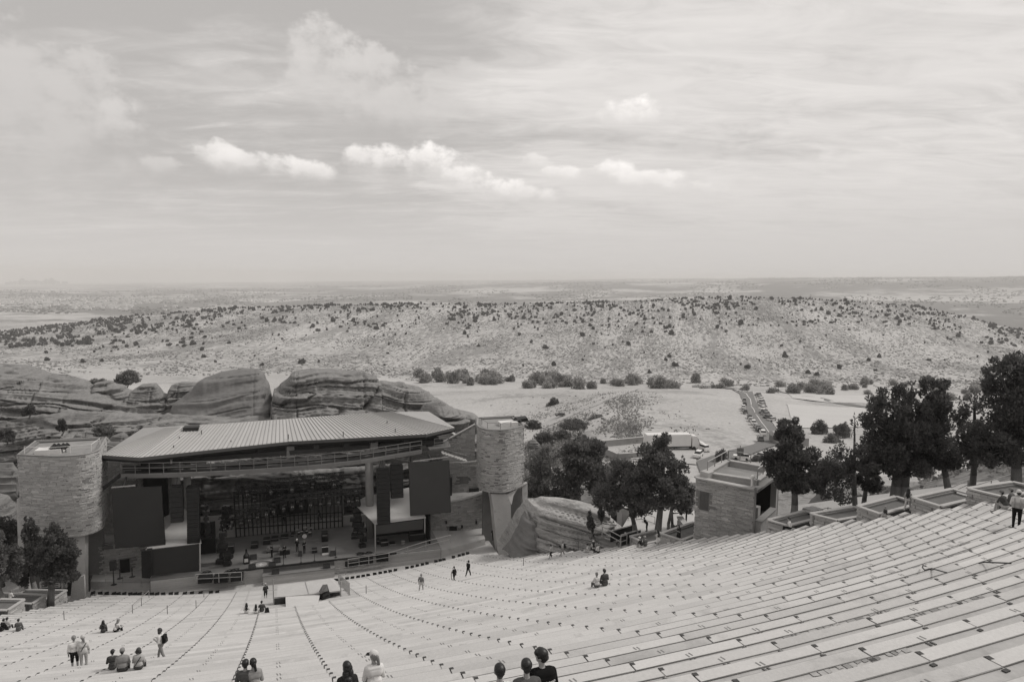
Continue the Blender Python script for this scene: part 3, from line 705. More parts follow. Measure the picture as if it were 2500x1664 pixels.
LT = arc_plan([(-31.5, 87.2), (-30.75, 87.6), (-27.6, 86.2), (-25.4, 85.6), (-23.7, 85.9), (-22.9, 87.0), (-22.8, 88.6), (-23.5, 94)])+[(-23.6, 94.5), (-31.2, 94.5)]
ZT, ZB = -20.5, -29.2
tR = tower('stone tower right of the stage with a rounded nose, seen against the trees', RT, ZB, ZT, 3)
tL = tower('stone tower left of the stage behind the dark junipers, rounded at its right end', LT, -29.9, ZT, 4)
M_PIER = mat('pier_concrete', .50, .85, .1, .5, 9, .05, bump=.15, stain=.3, sscale=.8)
part('pier', px_slab([(1199, 1205), (1239, 1206), (1247, 1227), (1248, 1290), (1245, 1354), (1217, 1355), (1209, 1290), (1204, 1236)], 86.3, 1.6), M_PIER, tR)
part('arch', px_slab([(1238, 1206), (1288, 1178), (1289, 1275), (1277, 1275), (1275, 1188), (1263, 1194), (1254, 1208), (1249, 1232)], [86.5, 87.9, 87.9, 87.8, 87.8, 87.4, 87., 86.8], .7), M_PIER, tR)
part('rear_wall', MB().box(24.6, 30.6, 90.5, 91., -40, ZB), MORT, tR)
part('pier', px_slab([(176, 1303), (207, 1303), (207, 1455), (188, 1455), (186, 1345)], 86.2, 1.4), M_PIER, tL)
part('pier', px_slab([(41, 1218), (56, 1218), (60, 1452), (46, 1452)], 87.8, 1.2), M_PIER, tL)
part('base_wall', px_slab([(176, 1418), (205, 1404), (207, 1458), (172, 1462)], 84.9, .5), STONE, tL, tone=False)
part('rear_wall', MB().box(-31, -23.5, 91, 91.5, -39, -29.9), MORT, tL)
bl = MB(); bl.box(-29.5, -24.5, 88.4, 88.6, -38, -33.5); part('gate_wall', bl, DARK, tL)
ic = thing('ice_chest', 'row of three white-fronted coolers in the shade under the left tower', 'cooler', PY(96, 1432, 87.6))
for u0, u1 in ((97, 119), (126, 146), (150, 163)):
    a, b = PY(u0, 1435, 87.6), PY(u1, 1419, 87.6); part('cooler_door', MB().box(a[0], b[0], 87.6, 87.9, a[2], b[2]), WHITE, ic)
    fr = MB()
    for k in range(3): fr.box(a[0]+.15, b[0]-.15, 87.55, 87.59, a[2]+.12+k*.25, a[2]+.2+k*.25)
    part('grille', fr, BLACKG, ic)
# little things on the tower tops
for plan, u, v, Y, s in ((LT, 122, 1103, 88.5, 'left'), (RT, 1240, 1034, 89.5, 'right')):
    p = PY(u, v, Y); solo('skylight', 'flat white skylight on the %s tower roof' % s, 'skylight', MB().box(p[0]-1.3, p[0]+1.3, Y-.8, Y+.8, ZT-.4, ZT+.35), WHITE, (p[0], Y, ZT-.4))
railing('thin white rail on top of the left tower', [(-30.3, 88.2, ZT), (-27.5, 86.9, ZT), (-23.4, 87.4, ZT), (-23.3, 90.5, ZT)], .8, mats=WHITE, r=.03, rails=(1.,))
railing('thin rail on top of the right tower', [(24.2, 90, ZT), (24.3, 87.4, ZT), (25.9, 86.5, ZT), (29.4, 88.2, ZT)], .8, mats=GREY, r=.03, rails=(1.,))
for i, (u, lab) in enumerate(((130, 'leftmost'), (140, 'second'), (152, 'third'), (161, 'rightmost'))):
    p = PY(u, 1106, 88.2); t = thing('tower_lamp', lab+' black spotlight on the left tower roof', 'spotlight', (p[0], 88.2, ZT-.35), 'spotlights on the left tower')
    part('pole', MB().tube((p[0], 88.2, ZT-.35), (p[0], 88.2, ZT+.35), .05), DARK, t); part('lamp_head', MB().tube((p[0]-.2, 88.0, ZT+.35), (p[0]+.25, 88.4, ZT+.75), .2, .28, 8), BLACKG, t)
p = PY(1272, 1028, 90); solo('equipment_box', 'black tilted box on the right tower roof', 'box', MB().tbox((p[0], 90, ZT+.5), (2.2, .8, .5), .3, .8, 1, .4), BLACKG, (p[0], 90, ZT))

# ------------------------------------------------------------------ curved stone walls beside the stage
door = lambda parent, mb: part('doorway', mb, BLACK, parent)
zd0, zd1 = PY(1098, 1284, 93.4)[2], PY(1098, 1318, 93.4)[2]
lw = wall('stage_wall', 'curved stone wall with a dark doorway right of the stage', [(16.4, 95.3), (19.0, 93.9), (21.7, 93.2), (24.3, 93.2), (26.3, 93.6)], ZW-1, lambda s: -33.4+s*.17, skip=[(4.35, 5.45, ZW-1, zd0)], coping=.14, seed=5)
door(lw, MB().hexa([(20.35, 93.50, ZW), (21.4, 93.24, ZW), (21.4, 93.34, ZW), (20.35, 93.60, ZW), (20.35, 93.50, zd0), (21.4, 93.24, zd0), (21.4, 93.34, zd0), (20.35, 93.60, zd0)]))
for i, (u, v) in enumerate(((1090, 1275), (1163, 1275), (1128, 1285))):
    q = PY(u, v, 93.0); part('wall_lamp', MB().box(q[0]-.12, q[0]+.12, 92.95, 93.3, q[2]-.2, q[2]+.2), BLACKG, lw)
uw = wall('upper_wall', 'upper curved stone wall between the right screen and the right tower', [(16.9, 99.9), (20.1, 98.1), (23.3, 97.5), (26.4, 97.7)], -39, -27.9, seed=6, skip=[(6.55, 7.6, -31.3, -30.2)])
q = PY(1157, 1199, 97.4); part('window', MB().box(q[0]-.75, q[0]+.75, 97.2, 97.48, q[2]-.55, q[2]+.55), DARK, uw)
part('terrace_floor', MB().add([(16.9, 99.8, -32.55), (20.1, 98, -32.55), (26.4, 97.5, -32.55), (26.3, 93.75, -32.65), (21.1, 93.75, -33.0), (16.9, 95.6, -33.2)], [tuple(range(6))]), CONC, uw)
part('shed', MB().hexa([(18.5, 97.2, -32.8), (21.4, 96.6, -32.8), (21.4, 98.1, -32.8), (18.5, 98.7, -32.8), (18.5, 97.2, -30.2), (21.4, 96.6, -29.8), (21.4, 98.1, -29.8), (18.5, 98.7, -30.2)]), DARK, uw)
rw = wall('ramp_wall', 'stone wall with a sloping top that climbs to the right tower', [(16.4, 103), (19, 101.8), (22.2, 101), (25.9, 100.4)], -36, lambda s: -26.0+max(0, (s-4.2)*.55), seed=8, coping=.16)
sw = wall('back_wall', 'far stone wall with a curved pale coping behind the right end of the roof', [(18.5, 108.9), (21.1, 107.8), (23.6, 106.2), (25.9, 104.6)], -36, lambda s: -24.1-.07*s*s*.6, seed=9, coping=.16)
st = thing('stair', 'pale concrete stair with railing landing at the right tower', 'stair', (21.7, 98.8, -28.5))
for i in range(9): part('step', MB().box(20.3+i*.44, 20.74+i*.44, 98.2, 100, -28.4, -26.6-i*.18), COPE, st)
railing('thin rail down the pale stair at the right tower', [(20, 98, -26.6), (24.2, 98, -28.1)], 1., mats=LGREY)
railing('thin rail on the right end landing of the catwalk', [(17.6, 91, -23.6), (19.8, 91.6, -23.6), (20.2, 94, -23.6)], 1.2, mats=GREY)
part('landing', MB().slab([(16.8, 90.6, -23.7), (20, 91.2, -23.7), (20.4, 94.6, -23.7), (16.8, 95, -23.7)], .2), M_CAT, canopy)
zd2 = PY(265, 1368, 90.9)[2]
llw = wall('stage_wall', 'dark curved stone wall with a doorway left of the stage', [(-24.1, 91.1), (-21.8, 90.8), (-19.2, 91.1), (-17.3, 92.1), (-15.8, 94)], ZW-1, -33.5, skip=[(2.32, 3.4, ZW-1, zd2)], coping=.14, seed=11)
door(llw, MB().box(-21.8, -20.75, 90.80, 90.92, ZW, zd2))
lv = MB(); q = PY(263, 1331, 90.7)
for k in range(4): lv.box(q[0]-.6, q[0]+.6, 90.6, 90.8, q[2]-.4+k*.22, q[2]-.3+k*.22)
part('vent_slat', lv, GREY, llw)
luw = wall('upper_wall', 'upper stone wall between the left tower and the left screen', [(-24.4, 95.2), (-20.4, 94.6), (-20.1, 96.2)], -35.4, -26.2, seed=12)
part('terrace_floor', MB().add([(-24.2, 95, -33.3), (-16, 95, -33.3), (-16, 94.1, -33.33), (-17.7, 92.2, -33.33), (-24.2, 91.2, -33.33)], [tuple(range(5))]), CONC, luw)
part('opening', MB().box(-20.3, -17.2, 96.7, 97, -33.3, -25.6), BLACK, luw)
lrw = wall('ramp_wall', 'stone wall with a falling top between the left tower and the canopy', [(-25, 99.2), (-21.3, 99.8), (-17.2, 100.9)], -35.4, lambda s: -22.5-max(0, s)*.42, seed=13)
part('pale_beam', MB().beam((-22.4, 101.5, -24.1), (-17.7, 101.5, -22.6), .5, .3), COPE, lrw)
stc = thing('catwalk_stair', 'steep dark steel stair from the left tower up to the catwalk', 'stair', PY(231, 1208, 88.5))
a, b = Vector(PY(231, 1208, 88.5)), Vector(cat_pts[0])+Vector((0, .6, .1))
part('stringer', MB().beam(a, b, .16, .4), DARK, stc)
for k in range(12): q = a.lerp(b, (k+.5)/12); part('stair_tread', MB().box(q.x-.28, q.x+.28, q.y, q.y+1., q.z+.14, q.z+.2), GREY, stc)
railing('sloping rail of the left catwalk stair', [tuple(a), tuple(b)], 1.25, mats=GREY, step=.9)
railing('rail of the left tower landing', [PY(228, 1212, 88.4), PY(250, 1196, 88.4)], 1.5, mats=GREY, step=.8)

# ------------------------------------------------------------------ screens and speakers hung at the stage
M_SCR = mat('screen_face', .030, .55, .06, .5, 60, .12)
M_LED = mat('led_face', .060, .6, .06, .5, 60, .1)
def screen(label, uvs, Ys, m, cat='screen', th=.25):
    p = PY(*uvs[3], Ys[3]); t = thing('video_screen', label, cat, p, 'side video screens')
    part('screen_face', px_slab(uvs, Ys, .06), m, t)
    part('screen_frame', px_slab([(u+(-1 if i in (0, 3) else 1), v+(-1 if i < 2 else 1)) for i, (u, v) in enumerate(uvs)], [y+.08 for y in Ys], th), BLACKG, t)
    return t
s1 = screen('large dark video screen hung left of the stage', [(273, 1194), (393, 1188), (403, 1329), (282, 1337)], [85.6, 86.3, 86.3, 85.6], M_SCR)
s2 = screen('large dark grey video screen hung right of the stage', [(998, 1131), (1096, 1124), (1100, 1249), (1003, 1258)], [87.2, 86.2, 86.2, 87.2], M_LED)
for s_, (u0, v0, u1, v1, Y) in ((s1, (272, 1192, 330, 1187, 86)), (s2, (1008, 1128, 1095, 1117, 86.8))):
    a, b = PY(u0, v0, Y), PY(u1, v1, Y); part('hanging_bar', MB().beam((a[0], Y, a[2]+.12), (b[0], Y, b[2]+.12), .12, .12), LGREY, s_)
    c = ((a[0]+b[0])/2, Y, (a[2]+b[2])/2); part('hanger', MB().tube(c, (c[0], Y+1.5, -23.9), .13), BLACKG, s_)
def line_array(label, u0, u1, v0, v1, Y, n, du=6):
    a, b = PY(u0, v0, Y), PY(u1, v1, Y); w = b[0]-a[0]; h = (a[2]-b[2])/n; dx = du*mpp(u0, v0, Y)
    t = thing('line_array', label, 'speaker', (a[0]+w/2, Y, b[2]), 'hanging speaker columns')
    for k in range(n):
        f = k/n; c = (a[0]+w/2+dx*f*0, Y+.4-.5*f*f, a[2]-h*(k+.5)); part('speaker_box', MB().tbox(c, (w, .9, h*.94), 0, 1., 1, -.12*f), BLACKG, t)
    part('hanging_frame', MB().box(a[0]+.1, a[0]+w-.1, Y, Y+.8, a[2]+.03, a[2]+.14).tube((a[0]+w/2, Y+.4, a[2]+.1), (a[0]+w/2, Y+1, -24.0), .05), BLACKG, t)
line_array('short black speaker column left of the stage with wide cabinets', 415, 448, 1190, 1272, 86.4, 7)
line_array('long black speaker column left of the stage beside the opening', 454, 489, 1191, 1322, 86.8, 14)
line_array('long black speaker column right of the stage beside the opening', 920, 952, 1148, 1275, 87.2, 14)
line_array('short black speaker column right of the stage with wide cabinets', 954, 984, 1136, 1213, 87.6, 7)
# side tents: white sloping roof, grey screen band, dark bay full of gear
def tent(label, roof, Yr, front, Yf, posts, band_m):
    t = thing('side_tent', label, 'tent', PY(*front[3], Yf[3]))
    part('tent_roof', MB().slab([PY(u, v, y) for (u, v), y in zip(roof, Yr)], .06), TARP, t)
    part('screen_band', px_slab(front, Yf, .15), band_m, t)
    for (u, v0, v1, Y) in posts: a, b = PY(u, v0, Y), PY(u, v1, Y); part('tent_pole', MB().tube(a, b, .09), LGREY, t)
    return t
tt = tent('white roofed tent of stage gear right of the stage', [(862, 1226), (895, 1210), (1005, 1188), (1040, 1263), (915, 1279)], [93, 95, 95.5, 86.9, 86.9], [(917, 1282), (1034, 1268), (1032, 1291), (918, 1304)], [86.8]*4, [(916, 1280, 1350, 86.75), (1037, 1264, 1300, 86.75)], M_LED)
part('tent_back', MB().box(9.5, 16.5, 92, 92.2, ZS, -31.5), BLACK, tt); part('tent_side', MB().box(16.2, 16.4, 87.4, 92, ZS, -31.9), BLACK, tt)
tl = tent('white roofed tent behind the low screen left of the stage', [(385, 1270), (470, 1225), (492, 1325), (357, 1340)], [93.5, 94.5, 86.3, 85.6], [(369, 1342), (487, 1327), (489, 1393), (371, 1404)], [85.3]*4, [(357, 1340, 1370, 85.4), (488, 1326, 1394, 85.2)], M_SCR)
part('tent_back', MB().box(-17, -11, 92, 92.2, ZS, -31.8), BLACK, tl)
cur = PY(352, 1372, 85.2); solo('black_drape', 'tall black drape hanging at the left end of the low screen', 'drape', px_slab([(345, 1345), (369, 1343), (371, 1404), (366, 1411), (346, 1410)], 85.0, .8), BLACK, (cur[0], 85, ZP))
pw = thing('pale_panel', 'pale panel behind the left speaker columns', 'panel', PY(490, 1345, 97)); part('panel', px_slab([(476, 1262), (575, 1255), (577, 1318), (480, 1345)], 97.2, .1), TARP, pw)

# ------------------------------------------------------------------ on the stage
bw_ = thing('upstage_wall', 'low pale wall across the back of the stage', 'wall', (0, 97.6, ZS)); part('panel', MB().box(-16, 15, 97.4, 97.9, ZS, ZS+1.35), COPE, bw_); part('backing_panel', MB().box(-9.3, 5.6, 98.0, 98.3, ZS, ZS+4.2), CONC, bw_)
gr = thing('screen_grid', 'tall black grid frame of bars at the back of the stage', 'grid frame', PY(577, 1311, 97))
gt0, gt1, gb0, gb1 = Vector(PY(571, 1199, 97)), Vector(PY(834, 1187, 97)), Vector(PY(577, 1311, 97)), Vector(PY(836, 1290, 97))
gz = lambda f: gb0.lerp(gb1, f); gy_ = lambda f: gt0.lerp(gt1, f)
for i in range(27):
    f = i/26; part('upright_bar', MB().beam(gz(f), gy_(f), .12 if i % 2 else .17, .12), BLACKG, gr)
for k in range(6):
    f = k/5; part('cross_bar', MB().beam(gb0.lerp(gt0, f)+Vector((0, -.1, 0)), gb1.lerp(gt1, f)+Vector((0, -.1, 0)), .1, .12), BLACKG, gr)
def truss(label, a, b, s=.6):
    a, b = Vector(a), Vector(b); t = thing('light_truss', label, 'truss', tuple(a), 'lighting trusses')
    d = (b-a).normalized(); sd_ = d.cross(Vector((0, 0, 1))).normalized()*s/2; up = sd_.cross(d).normalized()*s/2; n = max(2, int((b-a).length/.8))
    for sx_, sy_ in ((1, 1), (1, -1), (-1, 1), (-1, -1)): part('chord', MB().tube(a+sd_*sx_+up*sy_, b+sd_*sx_+up*sy_, .06), BLACKG, t)
    dg = MB()
    for i in range(n):
        p, q_ = a.lerp(b, i/n), a.lerp(b, (i+1)/n); e = 1 if i % 2 else -1
        for s2 in (1, -1): dg.tube(p+sd_*s2+up*e, q_+sd_*s2-up*e, .04, n=4).tube(p+sd_*s2*e+up*s2, q_-sd_*s2*e+up*s2, .04, n=4)
    part('lacing', dg, BLACKG, t); return t
TRS = [('long black truss sloping over the left half of the stage', (535, 1270, 92), (700, 1214, 92)), ('long black truss sloping over the middle of the stage', (640, 1222, 95), (845, 1172, 95)),
       ('black truss high over the stage under the catwalk', (575, 1186, 93), (840, 1157, 93)), ('black truss over the right half of the stage', (700, 1214, 91.5), (884, 1196, 91.5)), ('black truss second highest over the stage', (590, 1200, 94.5), (830, 1180, 94.5)),
       ('black truss along the top of the grid frame', (571, 1199, 96.4), (834, 1187, 96.4))]
for lab, a, b in TRS: truss(lab, PY(*a), PY(*b))
hd = thing('stage_drape', 'dark drape strip hanging behind the lighting trusses', 'drape', PY(640, 1262, 95.8)); part('drape', px_slab([(650, 1205), (752, 1185), (752, 1250), (690, 1256), (650, 1258)], 95.8, .08), BLACK, hd)
def mover():
    t = thing('moving_light', 'x', 'stage light', (0, 0, 0), 'moving lights on the trusses', rot=0)
    part('base_box', MB().box(-.28, .28, -.2, .2, -.25, .05), BLACKG, t); part('yoke', MB().box(-.36, -.27, -.12, .12, -.95, -.2), BLACKG, t); part('yoke', MB().box(.27, .36, -.12, .12, -.95, -.2), BLACKG, t)
    part('lamp_head', MB().tube((0, 0, -.55), (0, -.18, -1.35), .26, .3, 8), BLACKG, t); part('badge', MB().box(-.17, .17, -.34, -.30, -1.0, -.82), LGREY, t); return t
mv0 = mover(); nmv = 0
for lab, a, b, n in ((TRS[0][0], TRS[0][1], TRS[0][2], 8), (TRS[1][0], TRS[1][1], TRS[1][2], 6), (TRS[3][0], TRS[3][1], TRS[3][2], 8), (TRS[2][0], TRS[2][1], TRS[2][2], 5), (TRS[4][0], TRS[4][1], TRS[4][2], 4)):
    A, B = Vector(PY(*a)), Vector(PY(*b))
    for i in range(n):
        q = A.lerp(B, (i+.5)/n); o = mv0 if nmv == 0 else copy_tree(mv0); nmv += 1
        o.location = W(q.x, q.y, q.z-.35); o.rotation_euler = (rnd.uniform(-.25, .25), 0, AL+rnd.uniform(-.6, .6)); s_ = 1.0; o.scale = (s_, s_, s_)
        o['label'] = '%s light on the %s' % (('first', 'second', 'third', 'fourth', 'fifth', 'sixth', 'seventh', 'eighth', 'ninth')[i], lab.replace('long ', ''))
# towers of lights, the bright bits between them
def light_stack(label, u0, u1, v0, v1, Y, n, seed):
    rg = random.Random(seed); a, b = PY(u0, v1, Y), PY(u1, v0, Y); t = thing('light_stack', label, 'light tower', ((a[0]+b[0])/2, Y, a[2]))
    cx_, w = (a[0]+b[0])/2, b[0]-a[0]
    part('mast', MB().tube((cx_, Y, a[2]), (cx_, Y, b[2]), .12), BLACKG, t)
    for k in range(n):
        z = a[2]+(b[2]-a[2])*(k+.5)/n; part('lamp_box', MB().tbox((cx_+rg.uniform(-.2, .2), Y+rg.uniform(-.3, .3), z), (w*rg.uniform(.5, .95), .7, (b[2]-a[2])/n*rg.uniform(.6, .95)), rg.uniform(-.4, .4), .9), BLACKG, t)
    part('foot', MB().tbox((cx_, Y, a[2]+.12), (w*1.3, 1.2, .24)), BLACKG, t)
light_stack('tall black stack of lamps at the right side of the stage', 857, 888, 1222, 1322, 92, 8, 1)
light_stack('black stack of gear cases at the right wing of the stage', 872, 895, 1285, 1362, 89, 6, 2)
light_stack('tall black pile of gear at the left side of the stage', 530, 556, 1298, 1385, 88.5, 7, 3)
light_stack('shorter black pile of gear at the left side of the stage', 545, 566, 1345, 1392, 87.3, 5, 4)
light_stack('thin black mast of lamps left of the grid frame', 495, 512, 1228, 1312, 91, 6, 5)
light_stack('black lamp stack hung at the left end of the sloping truss', 540, 562, 1232, 1290, 93, 5, 6)
light_stack('black lamp stack under the right truss end', 864, 884, 1196, 1240, 93.5, 4, 7)
def gear(name, label, cat, u0, u1, v0, v1, Y, dep, m=BLACKG, group=None):
    a, b = PY(u0, v1, Y), PY(u1, v0, Y); t = thing(name, label, cat, ((a[0]+b[0])/2, Y, a[2]), group)
    part('body', MB().hexa([(a[0], Y, a[2]), (b[0], Y, a[2]), (b[0], Y+dep, a[2]), (a[0], Y+dep, a[2]), (a[0]+.04, Y+.04, b[2]), (b[0]-.04, Y+.04, b[2]), (b[0]-.04, Y+dep-.04, b[2]), (a[0]+.04, Y+dep-.04, b[2])]), m, t)
    return t, a, b
t, a, b = gear('amplifier_stack', 'tall black amplifier stack right of the drum kit', 'amplifier', 785, 801, 1300, 1330, 92, 1.1)
part('grille', MB().box(a[0]+.1, b[0]-.1, 91.94, 91.99, a[2]+.1, b[2]-.5), BLACK, t); part('top_panel', MB().box(a[0]+.1, b[0]-.1, 91.94, 91.99, b[2]-.4, b[2]-.2), GREY, t)
t, a, b = gear('upright_piano', 'black upright piano with a white lid edge at the right of the stage', 'piano', 786, 802, 1334, 1362, 87.8, .8)
part('keyboard', MB().box(a[0], b[0], 87.35, 87.8, a[2]+.55, a[2]+.68), WHITE, t); part('lid', MB().box(a[0], b[0], 87.75, 87.85, b[2], b[2]+.06), WHITE, t)
t, a, b = gear('flight_case', 'black flight case with pale edges in the middle right of the stage', 'case', 761, 775, 1340, 1361, 88.4, .8)
for z in (a[2]+.05, (a[2]+b[2])/2, b[2]-.05): part('edge', MB().box(a[0]-.02, b[0]+.02, 88.37, 88.42, z-.03, z+.03), LGREY, t)
t, a, b = gear('keyboard_riser', 'black draped keyboard stand between two musicians', 'keyboard stand', 683, 708, 1342, 1362, 88.9, 1.)
part('keyboard', MB().box(a[0]-.1, b[0]+.1, 88.8, 89.5, b[2]+.05, b[2]+.16), GREY, t)
t, a, b = gear('mixing_desk', 'grey keyboard table at the middle left of the stage', 'table', 651, 684, 1334, 1346, 90, .9, GREY)
part('leg', MB().box(a[0], a[0]+.1, 90, 90.1, ZS, a[2]), BLACKG, t); part('leg', MB().box(b[0]-.1, b[0], 90, 90.1, ZS, a[2]), BLACKG, t)
for i, (u0, u1, v0, v1, Y, lab) in enumerate(((555, 571, 1330, 1352, 90.5, 'black wheeled gear case left of the stage middle'), (642, 660, 1315, 1335, 93, 'dark amplifier behind the grey keyboard table'), (662, 680, 1312, 1334, 94, 'dark cabinet behind the musicians'),
        (685, 705, 1308, 1330, 94.5, 'dark cabinet left of the drum riser'), (710, 722, 1303, 1326, 95, 'tall dark cabinet beside the drum riser'), (612, 630, 1325, 1338, 92, 'small black amplifier near the left back'), (930, 948, 1320, 1346, 88.2, 'black gear rack with silver edges in the right tent'),
        (952, 966, 1326, 1344, 88.4, 'small black gear rack in the right tent'), (1000, 1040, 1300, 1335, 88.8, 'large dark case at the right end of the tent'), (920, 928, 1318, 1340, 89, 'narrow black rack at the tent pole'))):
    t, a, b = gear('gear_case', lab, 'case', u0, u1, v0, v1, Y, 1.); part('corner_strip', MB().box(a[0], b[0], Y-.03, Y-.003, b[2]-.14, b[2]-.04), LGREY if i in (6, 7, 0) else GREY, t)
t, a, b = gear('tool_ladder', 'grey metal shelf with rungs in the right tent', 'shelf', 980, 988, 1318, 1342, 88, .4, GREY)
for k in range(4): part('shelf_board', MB().box(a[0]-.05, b[0]+.05, 87.9, 88, a[2]+.2+k*.32, a[2]+.3+k*.32), LGREY, t)
# drum kit on its riser
rz_ = PY(755, 1332, 93); dk = thing('drum_riser', 'low carpeted drum riser at the back of the stage', 'riser', (rz_[0], 93, ZS)); part('platform', MB().box(rz_[0]-2., rz_[0]+2., 92.2, 95.2, ZS, ZS+.35), GREY, dk)
kit = thing('drum_kit', 'drum kit with a pale bass drum on the riser', 'drum kit', (rz_[0]-.6, 93.5, ZS+.35)); x, y, z = rz_[0]-.6, 93.3, ZS+.35
part('bass_drum', MB().tube((x, y-.25, z+.33), (x, y+.25, z+.33), .33, n=14), DARK, kit); part('drum_head', MB().tube((x, y-.27, z+.33), (x, y-.26, z+.33), .31, n=14), WHITE, kit)
for dx, dy, dz, r in ((-.35, .1, .8, .18), (.3, .1, .8, .18), (.75, .4, .45, .22), (-.7, .4, .6, .2)):
    part('tom', MB().tube((x+dx, y+dy, z+dz-.15), (x+dx, y+dy, z+dz+.1), r, n=10), DARK, kit); part('tom_skin', MB().tube((x+dx, y+dy, z+dz+.1), (x+dx, y+dy, z+dz+.11), r*.95, n=10), WHITE, kit)
for dx, dz in ((-.95, 1.1), (.95, 1.2), (.1, 1.35)):
    part('cymbal', MB().tube((x+dx, y+.3, z+dz), (x+dx, y+.3, z+dz+.03), .28, n=10), LGREY, kit); part('stand', MB().tube((x+dx, y+.3, z), (x+dx, y+.3, z+dz), .025), BLACKG, kit)
# rug with a ring and a star
rg_ = [PZ(u, v, ZS+.012) for u, v in ((611, 1370), (664, 1364), (662, 1380), (612, 1391))]
rug = thing('rug', 'pale rug with a grey ring near the front edge of the stage', 'rug', rg_[3]); part('carpet', MB().slab(rg_, .02), mat('rug_pale', .42, .95, .1, 3, 20, .1), rug)
c = PZ(637, 1377, ZS); ring = MB(); N = 28
ri, ro = .55, .95
vs = []; 
for i in range(N): t_ = 2*math.pi*i/N; vs += [(c[0]+1.1*ri*math.cos(t_)*1.25, c[1]+ri*math.sin(t_)*1.25, ZS+.018), (c[0]+1.1*ro*math.cos(t_)*1.25, c[1]+ro*math.sin(t_)*1.25, ZS+.018)]
ring.add(vs, [(2*i, 2*i+1, (2*i+3) % (2*N), (2*i+2) % (2*N)) for i in range(N)]); part('woven_ring', ring, GREY, rug)
star = MB(); star.add([(c[0]+(.45 if i % 2 == 0 else .2)*math.cos(i*math.pi/4), c[1]+(.45 if i % 2 == 0 else .2)*math.sin(i*math.pi/4), ZS+.02) for i in range(8)], [tuple(range(8))]); part('woven_star', star, WHITE, rug)
bp = PZ(602, 1374, ZS); bt = thing('bottle_prop', 'man-sized black bottle with a white label standing on the stage', 'bottle', bp)
m = MB()
for z0, z1, r0, r1 in ((0, 1.0, .38, .38), (1.0, 1.35, .38, .12), (1.35, 1.85, .12, .1)): m.tube((bp[0], bp[1], ZS+z0), (bp[0], bp[1], ZS+z1), r0, r1, 12, cap=True)
part('bottle_body', m, BLACKG, bt); part('paper_label', MB().box(bp[0]-.22, bp[0]+.22, bp[1]-.405, bp[1]-.39, ZS+.3, ZS+.75), WHITE, bt)
for i, (u, v, w, lab) in enumerate(((618, 1366, .9, 'black amplifier behind the rug'), (615, 1390, .9, 'black wedge monitor at the left front corner of the rug'), (664, 1385, .9, 'black wedge monitor right of the rug'), (676, 1374, .9, 'dark drum-shaped bag right of the rug'), (813, 1357, .8, 'black stage box behind the piano'), (733, 1358, .5, 'small black box between two musicians'))):
    p = PZ(u, v, ZS); solo('wedge_monitor', lab, 'monitor', MB().hexa([(p[0]-w/2, p[1], ZS), (p[0]+w/2, p[1], ZS), (p[0]+w/2, p[1]+.7, ZS), (p[0]-w/2, p[1]+.7, ZS), (p[0]-w/2+.05, p[1]+.25, ZS+.5), (p[0]+w/2-.05, p[1]+.25, ZS+.5), (p[0]+w/2-.05, p[1]+.65, ZS+.5), (p[0]-w/2+.05, p[1]+.65, ZS+.5)]), BLACKG, (p[0], p[1], ZS))
for i, u in enumerate((692, 735, 820, 768)):
    p = PZ(u, {692: 1378, 735: 1373, 820: 1360, 768: 1369}[u], ZS); t = thing('microphone_stand', '%s microphone stand from the left along the stage front' % ('first', 'second', 'fourth', 'third')[i], 'stand', p, 'microphone stands')
    part('pole', MB().tube(p, (p[0], p[1], ZS+1.4), .03), BLACKG, t); part('foot', MB().tube(p, (p[0], p[1], ZS+.05), .2, .15, 8), BLACKG, t)
for i, (u, v, lab) in enumerate(((278, 1426, 'black speaker on a pole stand on the left side walk'), (293, 1411, 'left black post with a round foot by the left wall'), (323, 1407, 'right black post with a round foot by the left wall'))):
    p = PY(u, v, 85); t = thing('pole_stand', lab, 'stand', p); h = 2.1 if i == 0 else 1.1
    part('pole', MB().tube(p, (p[0], p[1], p[2]+h), .07), BLACKG, t); part('foot', MB().tube(p, (p[0], p[1], p[2]+.1), .35, .12, 8), BLACKG, t)
    if i == 0: part('speaker_box', MB().tbox((p[0], p[1], p[2]+2.3), (.62, .5, 1.1)), BLACKG, t)
cab = MB(); rg = random.Random(5)
for u0, v0 in ((505, 1398), (560, 1395), (575, 1392), (880, 1352), (900, 1350)):
    p = PZ(u0, v0, ZS+.04); pts = []
    for i in range(22): a_ = i*.75; pts.append((p[0]+math.cos(a_)*rg.uniform(.2, .7), p[1]+math.sin(a_)*rg.uniform(.1, .4), ZS+.04+.02*i*.4))
    solo('cable_coil', 'loose coil of black cable %s' % {505: 'beside the low left screen', 560: 'left of the rug, outer one', 575: 'left of the rug, inner one', 880: 'at the foot of the right tent, left one', 900: 'at the foot of the right tent, right one'}[u0], 'cable', MB().path(pts, .035, 4), BLACK, pts[0])


# ------------------------------------------------------------------ folding chairs along the front row
def chair():
    t = thing('folding_chair', 'x', 'chair', (0, 0, 0), 'folding chairs along the front row', rot=0)
    part('seat', MB().box(-.22, .22, -.2, .22, .43, .46), BLACKG, t); part('backrest', MB().hexa([(-.22, -.26, .62), (.22, -.26, .62), (.22, -.23, .62), (-.22, -.23, .62), (-.2, -.32, .86), (.2, -.32, .86), (.2, -.29, .86), (-.2, -.29, .86)]), BLACKG, t)
    for sx_ in (-1, 1):
        part('leg', MB().tube((sx_*.22, .25, 0), (sx_*.21, -.3, .86), .018), BLACKG, t); part('leg', MB().tube((sx_*.2, -.25, 0), (sx_*.2, .12, .45), .018), BLACKG, t)
    return t
ch0 = chair(); nch = 0
LC = [245, 264, 280, 297, 309, 322, 338, 349, 359, 374, 389, 400, 415, 432, 445, 464, 480, 500, 524, 538]
